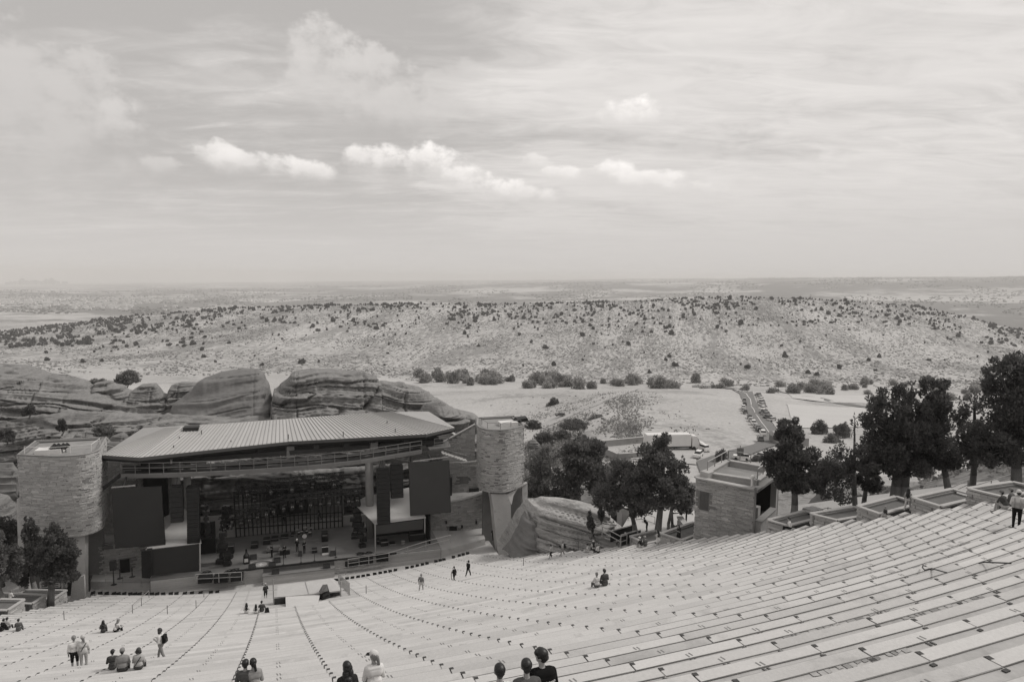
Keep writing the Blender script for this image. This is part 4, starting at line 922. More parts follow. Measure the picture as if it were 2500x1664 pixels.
RCx = [818, 831, 843, 855, 868, 880, 892, 907, 920, 932, 943, 955, 982, 994, 1006, 1018, 1029, 1050, 1060, 1069, 1092, 1106, 1116, 1127]
def frow(u):
    lo = [(243, 1445), (541, 1442), (700, 1428), (815, 1413), (959, 1387), (1073, 1362), (1150, 1345)]
    return float(np.interp(u, [p[0] for p in lo], [p[1] for p in lo]))
ORD = ['first', 'second', 'third', 'fourth', 'fifth', 'sixth', 'seventh', 'eighth', 'ninth', 'tenth', 'eleventh', 'twelfth', 'thirteenth', 'fourteenth', 'fifteenth', 'sixteenth', 'seventeenth', 'eighteenth', 'nineteenth', 'twentieth', '21st', '22nd', '23rd', '24th']
for lst, side in ((LC, 'left'), (RCx, 'right')):
    for i, u in enumerate(lst):
        c = ch0 if nch == 0 else copy_tree(ch0); nch += 1
        L, d, z = PZ(u, frow(u), ZP); th = math.atan2(L, RC-d); q = AR(82.15, th)
        c.location = W(q[0], q[1], ZP+.01); c.rotation_euler.z = AL-th+rnd.uniform(-.15, .15)
        c['label'] = '%s black folding chair in the %s front row, counted from the tower' % (ORD[i] if side == 'left' else ORD[len(lst)-1-i], side)

# ------------------------------------------------------------------ mixing platform in the middle of the seats
fh = thing('mixing_platform', 'white covered mixing platform set into the front seats', 'platform', (0, 70, -33))
zt = -29.9
FQ = [PZ(u, v, zt) for u, v in ((671, 1462), (832, 1439), (824, 1414), (690, 1425))]
fp = [PY(676, 1457, 64.6)]; zt = fp[0][2]; fp += [PZ(830, 1441, zt), PZ(806, 1411, zt+.15), PZ(678, 1428, zt+.15)]
part('cover', MB().slab(fp, .12), TARP, fh)
mid_ = Vector(fp[0]).lerp(Vector(fp[1]), .5), Vector(fp[3]).lerp(Vector(fp[2]), .52)
part('cover_seam', MB().beam(mid_[0]+Vector((0, 0, .03)), mid_[1]+Vector((0, 0, .03)), .06, .04), LGREY, fh)
part('side_flap', MB().slab([fp[1], PZ(833, 1440, zt-.3), PZ(823, 1418, zt-.1), PZ(812, 1411, zt), fp[2]], .1), TARP, fh)
part('edge_pipe', MB().tube(PY(668, 1461, 64.3), PY(830, 1443, 65.9), .07), LGREY, fh)
base_z = rake(66)-2
part('front_board', px_slab([(667, 1461), (698, 1458), (698, 1477), (668, 1480)], [64.2, 64.4, 64.4, 64.2], .3), mat('dark_board', .05, .8, .15, 1, 12, .1), fh)
part('front_board', px_slab([(806, 1446), (830, 1443), (831, 1457), (808, 1461)], [65.6, 65.8, 65.8, 65.6], .3), mat('dark_board', .05), fh)
part('ramp', MB().slab([PY(697, 1456, 64.5), PY(782, 1446, 65.4), PS(775, 1474, .05)[0], PS(698, 1481, .05)[0]], .12), mat('ramp_board', .56, .7, .05, .8, 10, .04), fh)
bx = MB(); p0, p1 = PY(672, 1428, 72), PY(812, 1412, 74); 
bx.box(fp[0][0]+.2, fp[1][0]-.3, 66, fp[3][1]-.3, -36, zt-.5); part('platform_base', bx, CONC, fh)
for u, v, Y in ((667, 1434, fp[3][1]), (668, 1462, 64.2), (832, 1440, fp[1][1])):
    p = PY(u, v, Y); part('post', MB().tube((p[0], Y, p[2]-2.4), (p[0], Y, p[2]+.9), .05), LGREY, fh)
cvp = PS(795, 1466)[0]; cv = thing('covered_equipment', 'tall shape under a black cover on the white platform edge', 'cover', cvp)
m = MB(); P0 = [PY(u, v, y) for u, v, y in ((772, 1459, 64.9), (786, 1467, 63.6), (810, 1463, 63.9), (806, 1448, 65.0))]
apx, apx2 = PY(788, 1426, 64.6), PY(799, 1425, 64.9); mdl = [PY(776, 1450, 64.8), PY(788, 1455, 63.7), PY(806, 1450, 64.2), PY(803, 1440, 65.2)]
m.add(P0+mdl+[apx, apx2], [(0, 1, 5, 4), (1, 2, 6, 5), (2, 3, 7, 6), (3, 0, 4, 7), (4, 5, 8), (5, 6, 9, 8), (6, 7, 9), (7, 4, 8, 9)]); part('cover', m, BLACK, cv)
part('cover_top', px_slab([(779, 1443), (788, 1427), (799, 1426), (802, 1441), (792, 1443), (783, 1449)], [64.2, 64.4, 64.5, 64.2, 63.75, 63.9], .1), mat('cover_grey', .13, .8, .1, 2, 12, .1), cv)
for i in range(10):
    f = i/9; p = PS(827+f*26, 1424+f*27)[0]; t = thing('fence_post', ORD[i]+' pale post from the stage in the row beside the platform', 'post', p, 'pale posts beside the platform')
    part('post', MB().tube(p, (p[0], p[1], p[2]+1.25), .05), LGREY, t); part('base_plate', MB().tbox((p[0], p[1], p[2]+.03), (.22, .22, .05)), LGREY, t)
POSTS = [(157, 1516, 'far left on the benches'), (324, 1502, 'lower end of the left stair rail'), (346, 1483, 'middle of the left stair rail'), (364, 1463, 'upper end of the left stair rail'), (409, 1505, 'between the left stair rail and the stage axis'), (479, 1490, 'on the benches left of the white platform'), (894, 1454, 'right of the white platform'), (1102, 1418, 'beside the small dark walker'), (1278, 1385, 'below the boulder'), (1412, 1345, 'beside the sitting group at the boulder path'), (498, 1462, 'near the front chairs')]
for u, v, lab in POSTS:
    p, th = tread_at(u, v); t = thing('rail_post', 'thin grey rail post '+lab, 'post', p, 'thin rail posts on the seats'); part('post', MB().tube(p, (p[0], p[1], p[2]+1.05), .035), GREY, t); part('base_plate', MB().tbox((p[0], p[1], p[2]+.02), (.2, .2, .04)), GREY, t)
a_, b_ = tread_at(324, 1502)[0], tread_at(364, 1463)[0]
solo('stair_rail', 'pale sloping handrail on three posts in the left seats', 'handrail', MB().tube((a_[0], a_[1], a_[2]+1.02), (b_[0], b_[1], b_[2]+1.02), .04), LGREY, a_)
# loose cords lying on the upper right benches
for lab, pts in (('short dark hooked cord lying on the right benches', ((2254, 1378), (2252, 1384), (2258, 1391), (2264, 1389), (2275, 1387), (2290, 1391), (2311, 1397))), ('longer dark cord lying on the benches at the right edge', ((2390, 1374), (2402, 1371), (2420, 1372), (2468, 1374)))):
    P = [PS(u, v, .14)[0] for u, v in pts]; solo('cord', lab, 'cord', MB().path([(p[0], p[1], p[2]+.14) for p in P], .025), BLACKG, P[0])

# ------------------------------------------------------------------ right side: planters, concession building, plaza
PLN = [((1538, 1310), (1538, 1329), (1600, 1296), (1579, 1327)), ((1613, 1303), (1613, 1326), (1694, 1275), (1664, 1319)), ((1876, 1270), (1874, 1298), (1965, 1248), (1924, 1284)), ((1979, 1255), (1978, 1283), (2083, 1238), (2044, 1271)),
       ((2093, 1237), (2093, 1269), (2187, 1213), (2150, 1256)), ((2228, 1216), (2226, 1250), (2325, 1195), (2296, 1237)), ((2362, 1194), (2361, 1229), (2472, 1178), (2448, 1214))]
PLAB = ['lowest stone planter beside the plaza fence', 'stone planter against the left side of the stone building', 'stone planter with the dark bin beside the stone building', 'stone planter uphill of the dark bin', 'stone planter with the thick double trunk', 'stone planter with the leaning trunk', 'uppermost stone planter at the right edge']
ZPL = []
def planter(C, Bp, U, D, lab, group='stone planters along the seats'):
    b = PS(*Bp)[0]; top = PY(C[0], C[1], b[1]); z = top[2]; c = (b[0], b[1]); ZPL.append(z)
    d = PZ(D[0], D[1], z); u = PZ(U[0], U[1], z); dv = Vector((d[0]-c[0], d[1]-c[1])); uv = Vector((u[0]-c[0], u[1]-c[1]))
    if uv.length > 7: uv = uv.normalized()*7
    if dv.length > 8: dv = dv.normalized()*8
    c = Vector(c); P = [c, c+dv, c+dv+uv, c+uv]
    t = thing('planter', lab, 'planter', (c.x, c.y, b[2]), group)
    part('soil', MB().prism([tuple(p) for p in P], z-1.5, z-.16), SOIL, t)
    # stone faces on the seat side and on the downhill end, coping on top
    for a_, b_, s_ in ((P[0], P[1], 1), (P[3], P[0], 2)):
        n = (b_-a_); nn = Vector((n.y, -n.x)).normalized(); cen = sum(P, Vector((0, 0)))/4
        q = [tuple(a_), tuple(b_)]
        if nn.dot(cen-a_) > 0: q = q[::-1]
        wall('stone_face', '', q, z-(3.0 if s_ == 1 else 3.5), z-.02, parent=t, th=.3, seed=int(abs(c.x*10))+s_)
    cp = MB(); e = 0
    for a_, b_ in ((P[0], P[1]), (P[1], P[2]), (P[2], P[3]), (P[3], P[0])):
        cp.beam((a_.x, a_.y, z+.05+e), (b_.x, b_.y, z+.05+e), .32, .10); e += .004
    part('coping', cp, COPE, t); return t
for q, lab in zip(PLN, PLAB): planter(*q, lab)
LPL = [((60, 1464), (60, 1492), (0, 1463), (18, 1490)), ((114, 1452), (112, 1474), (0, 1448), (78, 1474)), ((165, 1441), (163, 1462), (60, 1440), (130, 1462))]
for q, lab in zip(LPL, ('lowest left stone planter at the frame edge', 'middle left stone planter with the man in white', 'left stone planter nearest the tower with a thick trunk')): planter(*q, lab, 'stone planters left of the seats')
# apron of ground beside the planters
M_PATH = mat('path_concrete', .36, .95, .08, .3, 6, .08, stain=.2)
# stone concession building
bl0, bl1 = PS(1695, 1312)[0], PS(1838, 1290)[0]
A = Vector(bl0[:2]); B = Vector(bl1[:2]); n = (B-A); out_ = Vector((n.y, -n.x)).normalized()
if out_.x < 0: out_ = -out_
ztl = PY(1695, 1165, A.y)[2]; ztr = PY(1836, 1197, B.y)[2]; zb = min(bl0[2], bl1[2])-1.5; zt_ = (ztl+ztr)/2
print('building', A, B, ztl, ztr, zb)
bd = thing('concession_building', 'stone concession building with a dark serving bay at the edge of the seats', 'building', (A.x, A.y, zb))
sq = [tuple(B), tuple(A)] if Vector(((A-B).y, -(A-B).x)).dot(out_) < 0 else [tuple(A), tuple(B)]
flip = sq[0] == tuple(B); ln = n.length
lv0, lv1 = PY(1707, 1240, A.y), PY(1731, 1204, A.y)
def sal(u, v):      # distance along the front wall & height for a pixel
    best = None
    for i in range(401):
        p = A.lerp(B, i/400); t = toT(*ray(u, v)); k = p.y/t[1]; e = abs(t[0]*k-p.x)
        if best is None or e < best[0]: best = (e, i/400*ln, t[2]*k)
    return best[1], best[2]
w0, w1 = sal(1707, 1242), sal(1731, 1203)
sk = (w0[0], w1[0], w0[1], w1[1]); skf = (ln-w1[0], ln-w0[0], w0[1], w1[1]) if flip else sk
wall('front_wall', '', sq, zb, zt_, parent=bd, seed=21, skip=[skf], th=.6, hgt=(.08, .15))
pl = lambda s_, o_=0: (A+(B-A)*(s_/ln)-out_*o_)
sh = MB(); N = 7
for i in range(N):
    a0, a1 = pl(sk[0]+(sk[1]-sk[0])*i/N+.02, .04), pl(sk[0]+(sk[1]-sk[0])*(i+1)/N-.02, .04)
    sh = MB(); b0, b1 = a0+out_*.06, a1+out_*.06
    sh.hexa([(a0.x, a0.y, sk[2]), (a1.x, a1.y, sk[2]), (b1.x, b1.y, sk[2]), (b0.x, b0.y, sk[2]), (a0.x, a0.y, sk[3]), (a1.x, a1.y, sk[3]), (b1.x, b1.y, sk[3]), (b0.x, b0.y, sk[3])]); part('shutter_board', sh, mat('shutter_grey', .12, .7, .1, 1, 12, .1), bd)
DEP = 7.0
C_, D_ = B+out_*DEP, A+out_*DEP
wall('side_wall', '', [tuple(D_), tuple(A)] if not flip else [tuple(D_), tuple(A)], zb, zt_, parent=bd, seed=22, th=.4)
# uphill side: corner pier, dark bay, far post, counter
nB = (B-A).normalized()
def hx(m, P, z0, z1): return m.hexa([(p.x, p.y, z0) for p in P]+[(p.x, p.y, z1) for p in P])
part('corner_pier', hx(MB(), [B-nB*.5, B+nB*.02, B+nB*.02+out_*.45, B-nB*.5+out_*.45], zb, zt_), STONE, bd)
part('bay_floor', hx(MB(), [A+out_*.5+nB*.4, B+out_*.5, C_-nB*.1, D_+nB*.4], zb, bl1[2]-.6), CONC, bd)
part('bay_back', hx(MB(), [A+out_*.5+nB*.4, A+out_*.5+nB*.7, D_+nB*.7, D_+nB*.4], zb, zt_-.4), DARK, bd)
part('far_wall', hx(MB(), [D_+nB*.2, C_, C_+out_*.3, D_+nB*.2+out_*.3], zb, zt_-.3), DARK, bd)
part('far_post', hx(MB(), [C_-nB*.5, C_+nB*.03, C_+nB*.03-out_*.5, C_-nB*.5-out_*.5], zb, zt_-.1), COPE, bd)
part('flat_roof', hx(MB(), [A+out_*.3, B+nB*.25+out_*.1, C_+nB*.25+out_*.2, D_+out_*.2], zt_-.28, zt_-.05), mat('roof_gravel', .27), bd)
part('counter', hx(MB(), [B+nB*.04+out_*.5, B+nB*.5+out_*.5, C_+nB*.5-out_*2.2, C_+nB*.04-out_*2.2], zb, bl1[2]+.55), STONE, bd)
part('counter_top', hx(MB(), [B+nB*.0+out_*.46, B+nB*.6+out_*.46, C_+nB*.6-out_*2.1, C_+nB*.0-out_*2.1], bl1[2]+.553, bl1[2]+.63), CONC, bd)
part('till', hx(MB(), [B-nB*.6+out_*1.9, B-nB*.2+out_*1.9, B-nB*.2+out_*2.6, B-nB*.6+out_*2.6], bl1[2]+.2, bl1[2]+1.3), COPE, bd)
cpb = MB(); cpb.beam((A.x, A.y, zt_+.06), (B.x, B.y, zt_+.06), .62, .14); e_ = D_-A
cpb.beam((A.x, A.y, zt_+.065), (D_.x, D_.y, zt_+.065), .5, .14); part('coping', cpb, COPE, bd)
# roof terrace upstand with its light coping and rails
R0, R1 = A+nB*.6+out_*1.0, B-nB*.3+out_*1.6; R2, R3 = B-nB*.3+out_*6.4, A+nB*.6+out_*6.4
for a_, b_ in ((R0, R1), (R1, R2), (R2, R3), (R3, R0)):
    part('parapet', MB().beam((a_.x, a_.y, zt_+.15), (b_.x, b_.y, zt_+.15), .35, .4), STONE, bd); part('parapet_coping', MB().beam((a_.x, a_.y, zt_+.41), (b_.x, b_.y, zt_+.41), .5, .12), COPE, bd)
part('roof_hatch', MB().tbox((R0.x+nB.x*.3-out_.x*.4, R0.y-.2, zt_+.3), (.9, .9, .6), .4), COPE, bd)
for a_, b_, lab in ((R0, R3, 'left rail of the stone building roof'), (R3, R2, 'far rail of the stone building roof'), (R1, R2, 'right rail of the stone building roof')):
    railing(lab, [(a_.x, a_.y, zt_+.56), (b_.x, b_.y, zt_+.56)], .85, mats=LGREY, rails=(1.,), r=.05, step=1.6)
vp = PY(1836, 1190, B.y+.5); solo('vent_pipe', 'small white vent pipe on the corner of the stone building roof', 'pipe', MB().tube((vp[0], vp[1], zt_-.05), (vp[0], vp[1], zt_+.9), .12, .12, 8).ball((vp[0], vp[1], zt_+.95), .2), WHITE, vp)
# bin
bp = PY(1983, 1283, 45.5); tb = thing('trash_bin', 'black wheeled trash bin with a pale double lid by the stone building', 'bin', bp)
part('bin_body', MB().tbox((bp[0], bp[1], bp[2]+.7), (1.15, .95, 1.4), .3, 1.15), BLACKG, tb); part('lid', MB().tbox((bp[0]-.3, bp[1], bp[2]+1.47), (.68, 1.1, .14), .3, .9), LGREY, tb); part('lid', MB().tbox((bp[0]+.33, bp[1]+.08, bp[2]+1.47), (.66, 1.1, .13), .3, .9), LGREY, tb)
for s_ in (-1, 1): part('wheel', MB().tube((bp[0]+s_*.5, bp[1]+.4, bp[2]+.12), (bp[0]+s_*.58, bp[1]+.4, bp[2]+.12), .14, n=8), BLACK, tb)
# sloping walk and rails behind the planters
wk = [PY(u, v, Y) for u, v, Y in ((1930, 1285, 50), (2020, 1268, 50), (2100, 1255, 49), (2230, 1235, 48), (2340, 1216, 47), (2520, 1190, 46))]
wkf = [PY(u, v, Y) for u, v, Y in ((1930, 1235, 58), (2020, 1222, 57), (2100, 1212, 56), (2230, 1196, 55), (2340, 1182, 54), (2520, 1160, 53))]
m = MB()
for i in range(5): m.slab([wk[i], wk[i+1], wkf[i+1], wkf[i]], .3)
struct('upper_walk', m, M_PATH)
RAILS = [('rail along the walk behind the bin', ((1945, 1262), (2020, 1240), (2058, 1252))), ('rail behind the two thin trunks', ((2030, 1262), (2118, 1226), (2160, 1240))), ('rail behind the thick double trunk', ((2165, 1232), (2228, 1212), (2270, 1222))), ('rail on the steps at the upper right', ((2310, 1196), (2362, 1172), (2364, 1196))), ('upper rail of the steps at the upper right', ((2365, 1190), (2472, 1156)))]
for lab, pts in RAILS: railing(lab, [PY(u, v+22, 50-(u-1945)*.006) for u, v in pts], .95, r=.045, step=2.)
# plaza, its fence, walls and pillar
zpz = -28.6
plz = [PZ(u, v, zpz) for u, v in ((1500, 1318), (1620, 1316), (1712, 1300), (1700, 1246), (1600, 1240), (1540, 1252))]
struct('plaza', MB().slab(plz, .5), mat('plaza_paving', .46, .9, .05, .3, 4, .05))
rmp = [PZ(u, v, zpz-.6) for u, v in ((1462, 1322), (1500, 1334), (1560, 1318), (1500, 1296), (1470, 1300))]
struct('ramp_landing', MB().slab(rmp, .5), M_PATH)
fn = thing('slat_fence', 'dark picket fence with pale rails along the ramp to the plaza', 'fence', PY(1500, 1325, 60))
f0, f1 = Vector(PY(1500, 1330, 60.5)), Vector(PY(1562, 1312, 67)); 
f0 = Vector(PY(1492, 1322, 60.5)); f1 = Vector(PY(1542, 1304, 66))
for i in range(20): p = f0.lerp(f1, i/19); part('picket', MB().box(p.x-.09, p.x+.09, p.y-.03, p.y+.03, p.z, p.z+1.05), BLACKG, fn)
part('rail', MB().beam(f0+Vector((0, 0, 1.12)), f1+Vector((0, 0, 1.12)), .12, .1), LGREY, fn)
g0 = Vector(PY(1516, 1332, 58.5)); g1 = Vector(PY(1562, 1316, 64))
fn2 = thing('slat_fence', 'nearer dark picket fence beside the ramp to the plaza', 'fence', tuple(g0))
for i in range(18): p = g0.lerp(g1, i/17); part('picket', MB().box(p.x-.09, p.x+.09, p.y-.03, p.y+.03, p.z, p.z+1.05), BLACKG, fn2)
part('rail', MB().beam(g0+Vector((0, 0, 1.12)), g1+Vector((0, 0, 1.12)), .14, .1), LGREY, fn2)
railing('pale gate rail at the lower end of the ramp fences', [PY(1470, 1310, 60), PY(1515, 1335, 58.3), PY(1530, 1330, 59)], 1.1, r=.05)
pp = PY(1523, 1285, 72); pi_ = thing('stone_pillar', 'square stone pillar with a pale cap at the plaza entrance', 'pillar', pp); part('shaft', MB().tbox((pp[0], pp[1], pp[2]+.8), (1.3, 1.3, 3.2)), STONE, pi_); part('cap', MB().tbox((pp[0], pp[1], pp[2]+2.5), (1.6, 1.6, .3)), COPE, pi_)
qa, qb = PY(1655, 1262, 66), PY(1696, 1264, 60); pw2 = wall('plaza_wall', 'stone parapet wall at the right end of the plaza', [(qa[0], qa[1]), (qb[0], qb[1])], qa[2]-3.5, qa[2], coping=.14, seed=31)
lp = PY(1675, 1275, 66); lm = thing('lamp_post', 'dark lamp post with a wide cap before the plaza wall', 'lamp post', lp); part('pole', MB().tube(lp, (lp[0], lp[1], lp[2]+1.7), .1), DARK, lm); part('lamp_head', MB().tube((lp[0], lp[1], lp[2]+1.7), (lp[0], lp[1], lp[2]+2.1), .2, .32, 8), GREY, lm); part('cap', MB().tube((lp[0], lp[1], lp[2]+2.1), (lp[0], lp[1], lp[2]+2.45), .45, .05, 8), DARK, lm)
railing('thin rail across the pale plaza', [PY(1533, 1288, 70), PY(1565, 1280, 70), PY(1598, 1292, 68)], 1.5, mats=GREY, rails=(1., .5))
# retaining wall below the boulder and the path edges
wall('path_wall', 'low stone wall beside the ramp to the plaza', [tuple(PS(1462, 1342)[0][:2]), tuple(PS(1530, 1330)[0][:2])], -31.5, lambda s: -27.9, coping=.1, seed=33)
wall('path_wall', 'low dark wall between the boulder and the seats', [tuple(Vector(PS(1286, 1350)[0][:2])+Vector((.3, .5))), tuple(Vector(PS(1395, 1338)[0][:2])+Vector((.3, .5)))], -37, lambda s: -32.2+s*.2, seed=34)

# ------------------------------------------------------------------ rocks
def rock(name, label, prof, vbot, Y, dep, seed, m=ROCK, lean=.35, dip=.0, amp=1.1, lay=1.1, nl=26, group=None, res=(150, 46), p=.55, Yb=None):
    """sandstone mass: silhouette given by pixels at depth Y, rounded over to its back, bedded in ledges with recessed joints"""
    us = [q[0] for q in prof]; vs_ = [q[1] for q in prof]; nx = res[0]; nf = int(res[1]*2.1); nb = 10; V = []; N3 = lambda a, b, c: mn.noise(Vector((a, b, c)))
    for i in range(nx+1):
        f = i/nx; u = us[0]+(us[-1]-us[0])*f; yy = Y if Yb is None else Y+(Yb-Y)*f
        v = float(np.interp(u, us, vs_)); top = PY(u, v, yy); L = top[0]; zb_ = PY(u, vbot, yy)[2]; H = top[2]-zb_
        wp = N3(L*.05, seed, 1.)*1.8+N3(L*.16, seed, 5.)*.5; wob_ = [N3(L*.022+j*.37, seed*1.7, j*9.1) for j in range(1)]
        crk = N3(L*.16, seed*2.2, 0); crk = max(0, .035-abs(crk))/.035
        for j in range(nf+nb+1):
            if j <= nf: t = j/nf; yf = -(1-t**2.4)**.6
            else: b = (j-nf)/nb; t = 1-.55*b**1.6; yf = .15+b*.85
            z = zb_+H*t
            off = 0
            if j <= nf+2:
                k = (z+dip*L+wp)/lay
                for sc, am in ((1., 1.), (2.7, .5)):
                    kk = k*sc+seed; i0 = math.floor(kk); fr = kk-i0; s_ = max(0, min(1, (fr-.72)/.28)); s_ = s_*s_*(3-2*s_)
                    r0 = N3(i0*3.71, L*.035, seed+sc); r1 = N3((i0+1)*3.71, L*.035, seed+sc)
                    cut = max(0, 1-abs(fr-.86)/.09)*max(0, .35+N3(L*.07, i0*1.9, seed+3))
                    off += am*((r0*(1-s_)+r1*s_)*1.25-cut*1.5)
                zz_ = (z+dip*L+wp*.6)/lay; dd, pp = mn.voronoi(Vector((L*.055/max(.5, lay*.45)+N3(L*.2, z*.2, 3)*.3, zz_*.85+N3(L*.15, z*.3, 7)*.25, seed)))
                off += 1.25*N3(pp[0].x*9.7, pp[0].y*7.3, seed+2)-1.3*max(0, .10-(dd[1]-dd[0]))/.10*(.6+N3(L*.06, zz_, 5))
                off += N3(L*.3, z*.35, seed)*.45+N3(L*.9, z*1.1, seed)*.22+N3(L*2.1, z*2.4, seed)*.12-crk*(.6+.6*N3(L*.05, z*.2, seed+9))
            for ly, mk in ((lay, .8), (lay*.37, .55)):
                kk = (z+dip*L+wp)/ly; i0 = math.floor(kk); fr = kk-i0; s_ = max(0, min(1, (fr-.68)/.32)); s_ = s_*s_*(3-2*s_)
                mz = mk*max(0, min(1, .65+1.3*N3(L*.045, i0*2.3, seed+ly)))*min(1, t*8)*(1 if j <= nf else .5)
                z += mz*((i0+fr*.22+.78*s_)*ly-dip*L-wp-z)
            kz = min(1, (1-t)*7+.25) if j <= nf else .2
            V.append((L+off*.12*amp, yy+yf*dep-off*amp*kz, z+off*amp*.22*(1 if j <= nf else .6)*min(1, t*6)))
    nz = nf+nb; q = np.arange(nx*(nz+1)).reshape(nx, nz+1)[:, :-1].ravel(); Fq = np.stack([q, q+nz+1, q+nz+2, q+1], 1)
    base = PY((us[0]+us[-1])/2, vbot, Y); V = np.array(V)-np.array(base)
    o = link(name, npmesh(name, V, Fq, m, smooth=False)); o.location = W(*base); o.rotation_euler.z = AL
    return props(o, label, 'rock', group)
rock('rock_outcrop', 'long layered sandstone slab sloping down from the left edge', [(-260, 860), (-120, 872), (0, 887), (60, 891), (110, 909), (150, 913), (200, 930), (250, 955), (300, 972), (350, 985), (420, 998), (520, 1010)], 1130, 150, 16, 3, dip=.16, amp=1.9, lay=2.0, res=(220, 60))
rock('rock_outcrop', 'small rounded sandstone ledge in the dip between slab and dome', [(215, 965), (232, 934), (262, 928), (300, 940), (322, 955), (350, 972)], 1010, 153, 5, 5, amp=.9, lay=1.3, res=(60, 36))
rock('rock_outcrop', 'pair of rounded knobs left of the smooth dome', [(300, 975), (325, 948), (350, 934), (380, 934), (398, 958), (408, 962), (416, 940), (440, 930), (480, 930), (505, 945)], 1010, 152, 5, 6, amp=.8, lay=1.2, res=(80, 36))
rock('rock_dome', 'smooth grey sandstone dome above the canopy roof', [(408, 1000), (432, 975), (465, 945), (500, 918), (540, 905), (590, 899), (630, 899), (646, 912), (656, 935), (664, 965), (667, 990)], 1100, 146, 9, 8, m=ROCKS_, amp=.55, lay=3.2, res=(110, 46), dip=-.12)
rock('rock_outcrop', 'big layered sandstone mass right of the dome over the roof', [(660, 1000), (668, 950), (680, 940), (700, 925), (718, 905), (760, 900), (800, 901), (850, 904), (895, 910), (922, 918), (928, 932), (985, 930), (1020, 945), (1060, 962), (1095, 985), (1130, 1003), (1165, 1012), (1180, 1030)], 1130, 142, 13, 11, dip=.10, amp=1.7, lay=1.8, res=(200, 60))
rock('rock_outcrop', 'jumbled sandstone blocks below the right end of the big mass', [(1010, 1010), (1040, 985), (1075, 975), (1110, 992), (1140, 1012), (1165, 1022), (1178, 1045)], 1130, 128, 7, 14, amp=1.8, lay=3.5, res=(90, 40))
rock('rock_shelf', 'low sandstone ledges behind the left tower and the stage', [(-300, 1010), (-100, 1010), (0, 1012), (120, 1010), (240, 1005), (400, 1010), (520, 1012), (640, 1016), (760, 1020), (900, 1030), (1010, 1050)], 1280, 138, 10, 17, dip=-.03, amp=1.7, lay=1.5, res=(240, 56))
rock('rock_shelf', 'layered pale sandstone seen through the stage opening', [(380, 1180), (450, 1152), (520, 1150), (600, 1150), (680, 1148), (760, 1146), (840, 1140), (920, 1136), (1000, 1130), (1060, 1120)], 1320, 106, 5, 19, dip=.05, amp=1.6, lay=1.3, res=(200, 50))
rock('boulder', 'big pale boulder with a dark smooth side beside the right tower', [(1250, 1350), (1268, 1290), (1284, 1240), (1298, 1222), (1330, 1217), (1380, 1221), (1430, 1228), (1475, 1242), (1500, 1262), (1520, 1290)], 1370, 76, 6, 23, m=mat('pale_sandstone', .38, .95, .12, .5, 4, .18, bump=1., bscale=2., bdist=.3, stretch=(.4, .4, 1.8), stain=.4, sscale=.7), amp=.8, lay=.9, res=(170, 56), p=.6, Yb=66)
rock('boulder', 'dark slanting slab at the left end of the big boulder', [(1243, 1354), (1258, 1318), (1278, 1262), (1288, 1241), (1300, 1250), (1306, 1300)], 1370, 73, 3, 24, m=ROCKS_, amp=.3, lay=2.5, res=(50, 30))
for i, (pr, vb, Y, lab) in enumerate(([((165, 1085), (172, 1068), (190, 1056), (200, 1060), (205, 1085)), 1100, 118, 'pointed grey boulder behind the left tower'], [((198, 1072), (204, 1052), (225, 1050), (236, 1060), (238, 1080)), 1090, 119, 'pale split boulder topmost of the left heap'],
      [((233, 1100), (240, 1075), (262, 1066), (275, 1085), (278, 1105)), 1118, 116, 'rounded boulder left of the big pair'], [((252, 1095), (268, 1066), (300, 1052), (318, 1070), (320, 1090)), 1112, 117, 'largest boulder of the left heap'], [((193, 1090), (205, 1078), (220, 1078), (224, 1092)), 1100, 117, 'small boulder under the split one'],
      [((335, 1070), (350, 1040), (372, 1032), (392, 1045), (394, 1065)), 1085, 118, 'grey boulder left of the roof end'], [((150, 1065), (165, 1056), (190, 1058), (200, 1068)), 1080, 119, 'small flat pale boulder at the heap'], [((0, 1145), (0, 1128), (30, 1128), (45, 1150), (50, 1190)), 1230, 104, 'pale rounded rock at the left edge by the tower'], [((-60, 1240), (-30, 1200), (10, 1205), (40, 1235), (50, 1280)), 1330, 98, 'pale rock slope at the left edge behind the junipers'],
      [((1995, 1240), (2015, 1200), (2050, 1192), (2080, 1205), (2090, 1235)), 1260, 60, 'grey rounded boulder behind the bin'], [((2190, 1225), (2200, 1185), (2240, 1178), (2290, 1175), (2305, 1195), (2306, 1210)), 1240, 66, 'long pale boulder behind the thick double trunk'], [((2045, 1210), (2060, 1190), (2090, 1190), (2105, 1215)), 1245, 64, 'dark boulder behind the thin trunks'],
      [((1380, 1090), (1392, 1070), (1410, 1065), (1430, 1075)), 1100, 150, 'pale rock ledge right of the tower among bushes'], [((1285, 1090), (1292, 1075), (1305, 1070), (1316, 1082)), 1110, 130, 'pale stepped rock right beside the tower'])):
    rock('boulder', lab, pr, vb, Y, mpp(pr[0][0], pr[0][1], Y)*(abs(pr[-1][0]-pr[0][0]))*.5, 40+i, m=ROCKS_ if i % 2 else ROCK, amp=.28, lay=.9, res=(36, 22), p=.6)

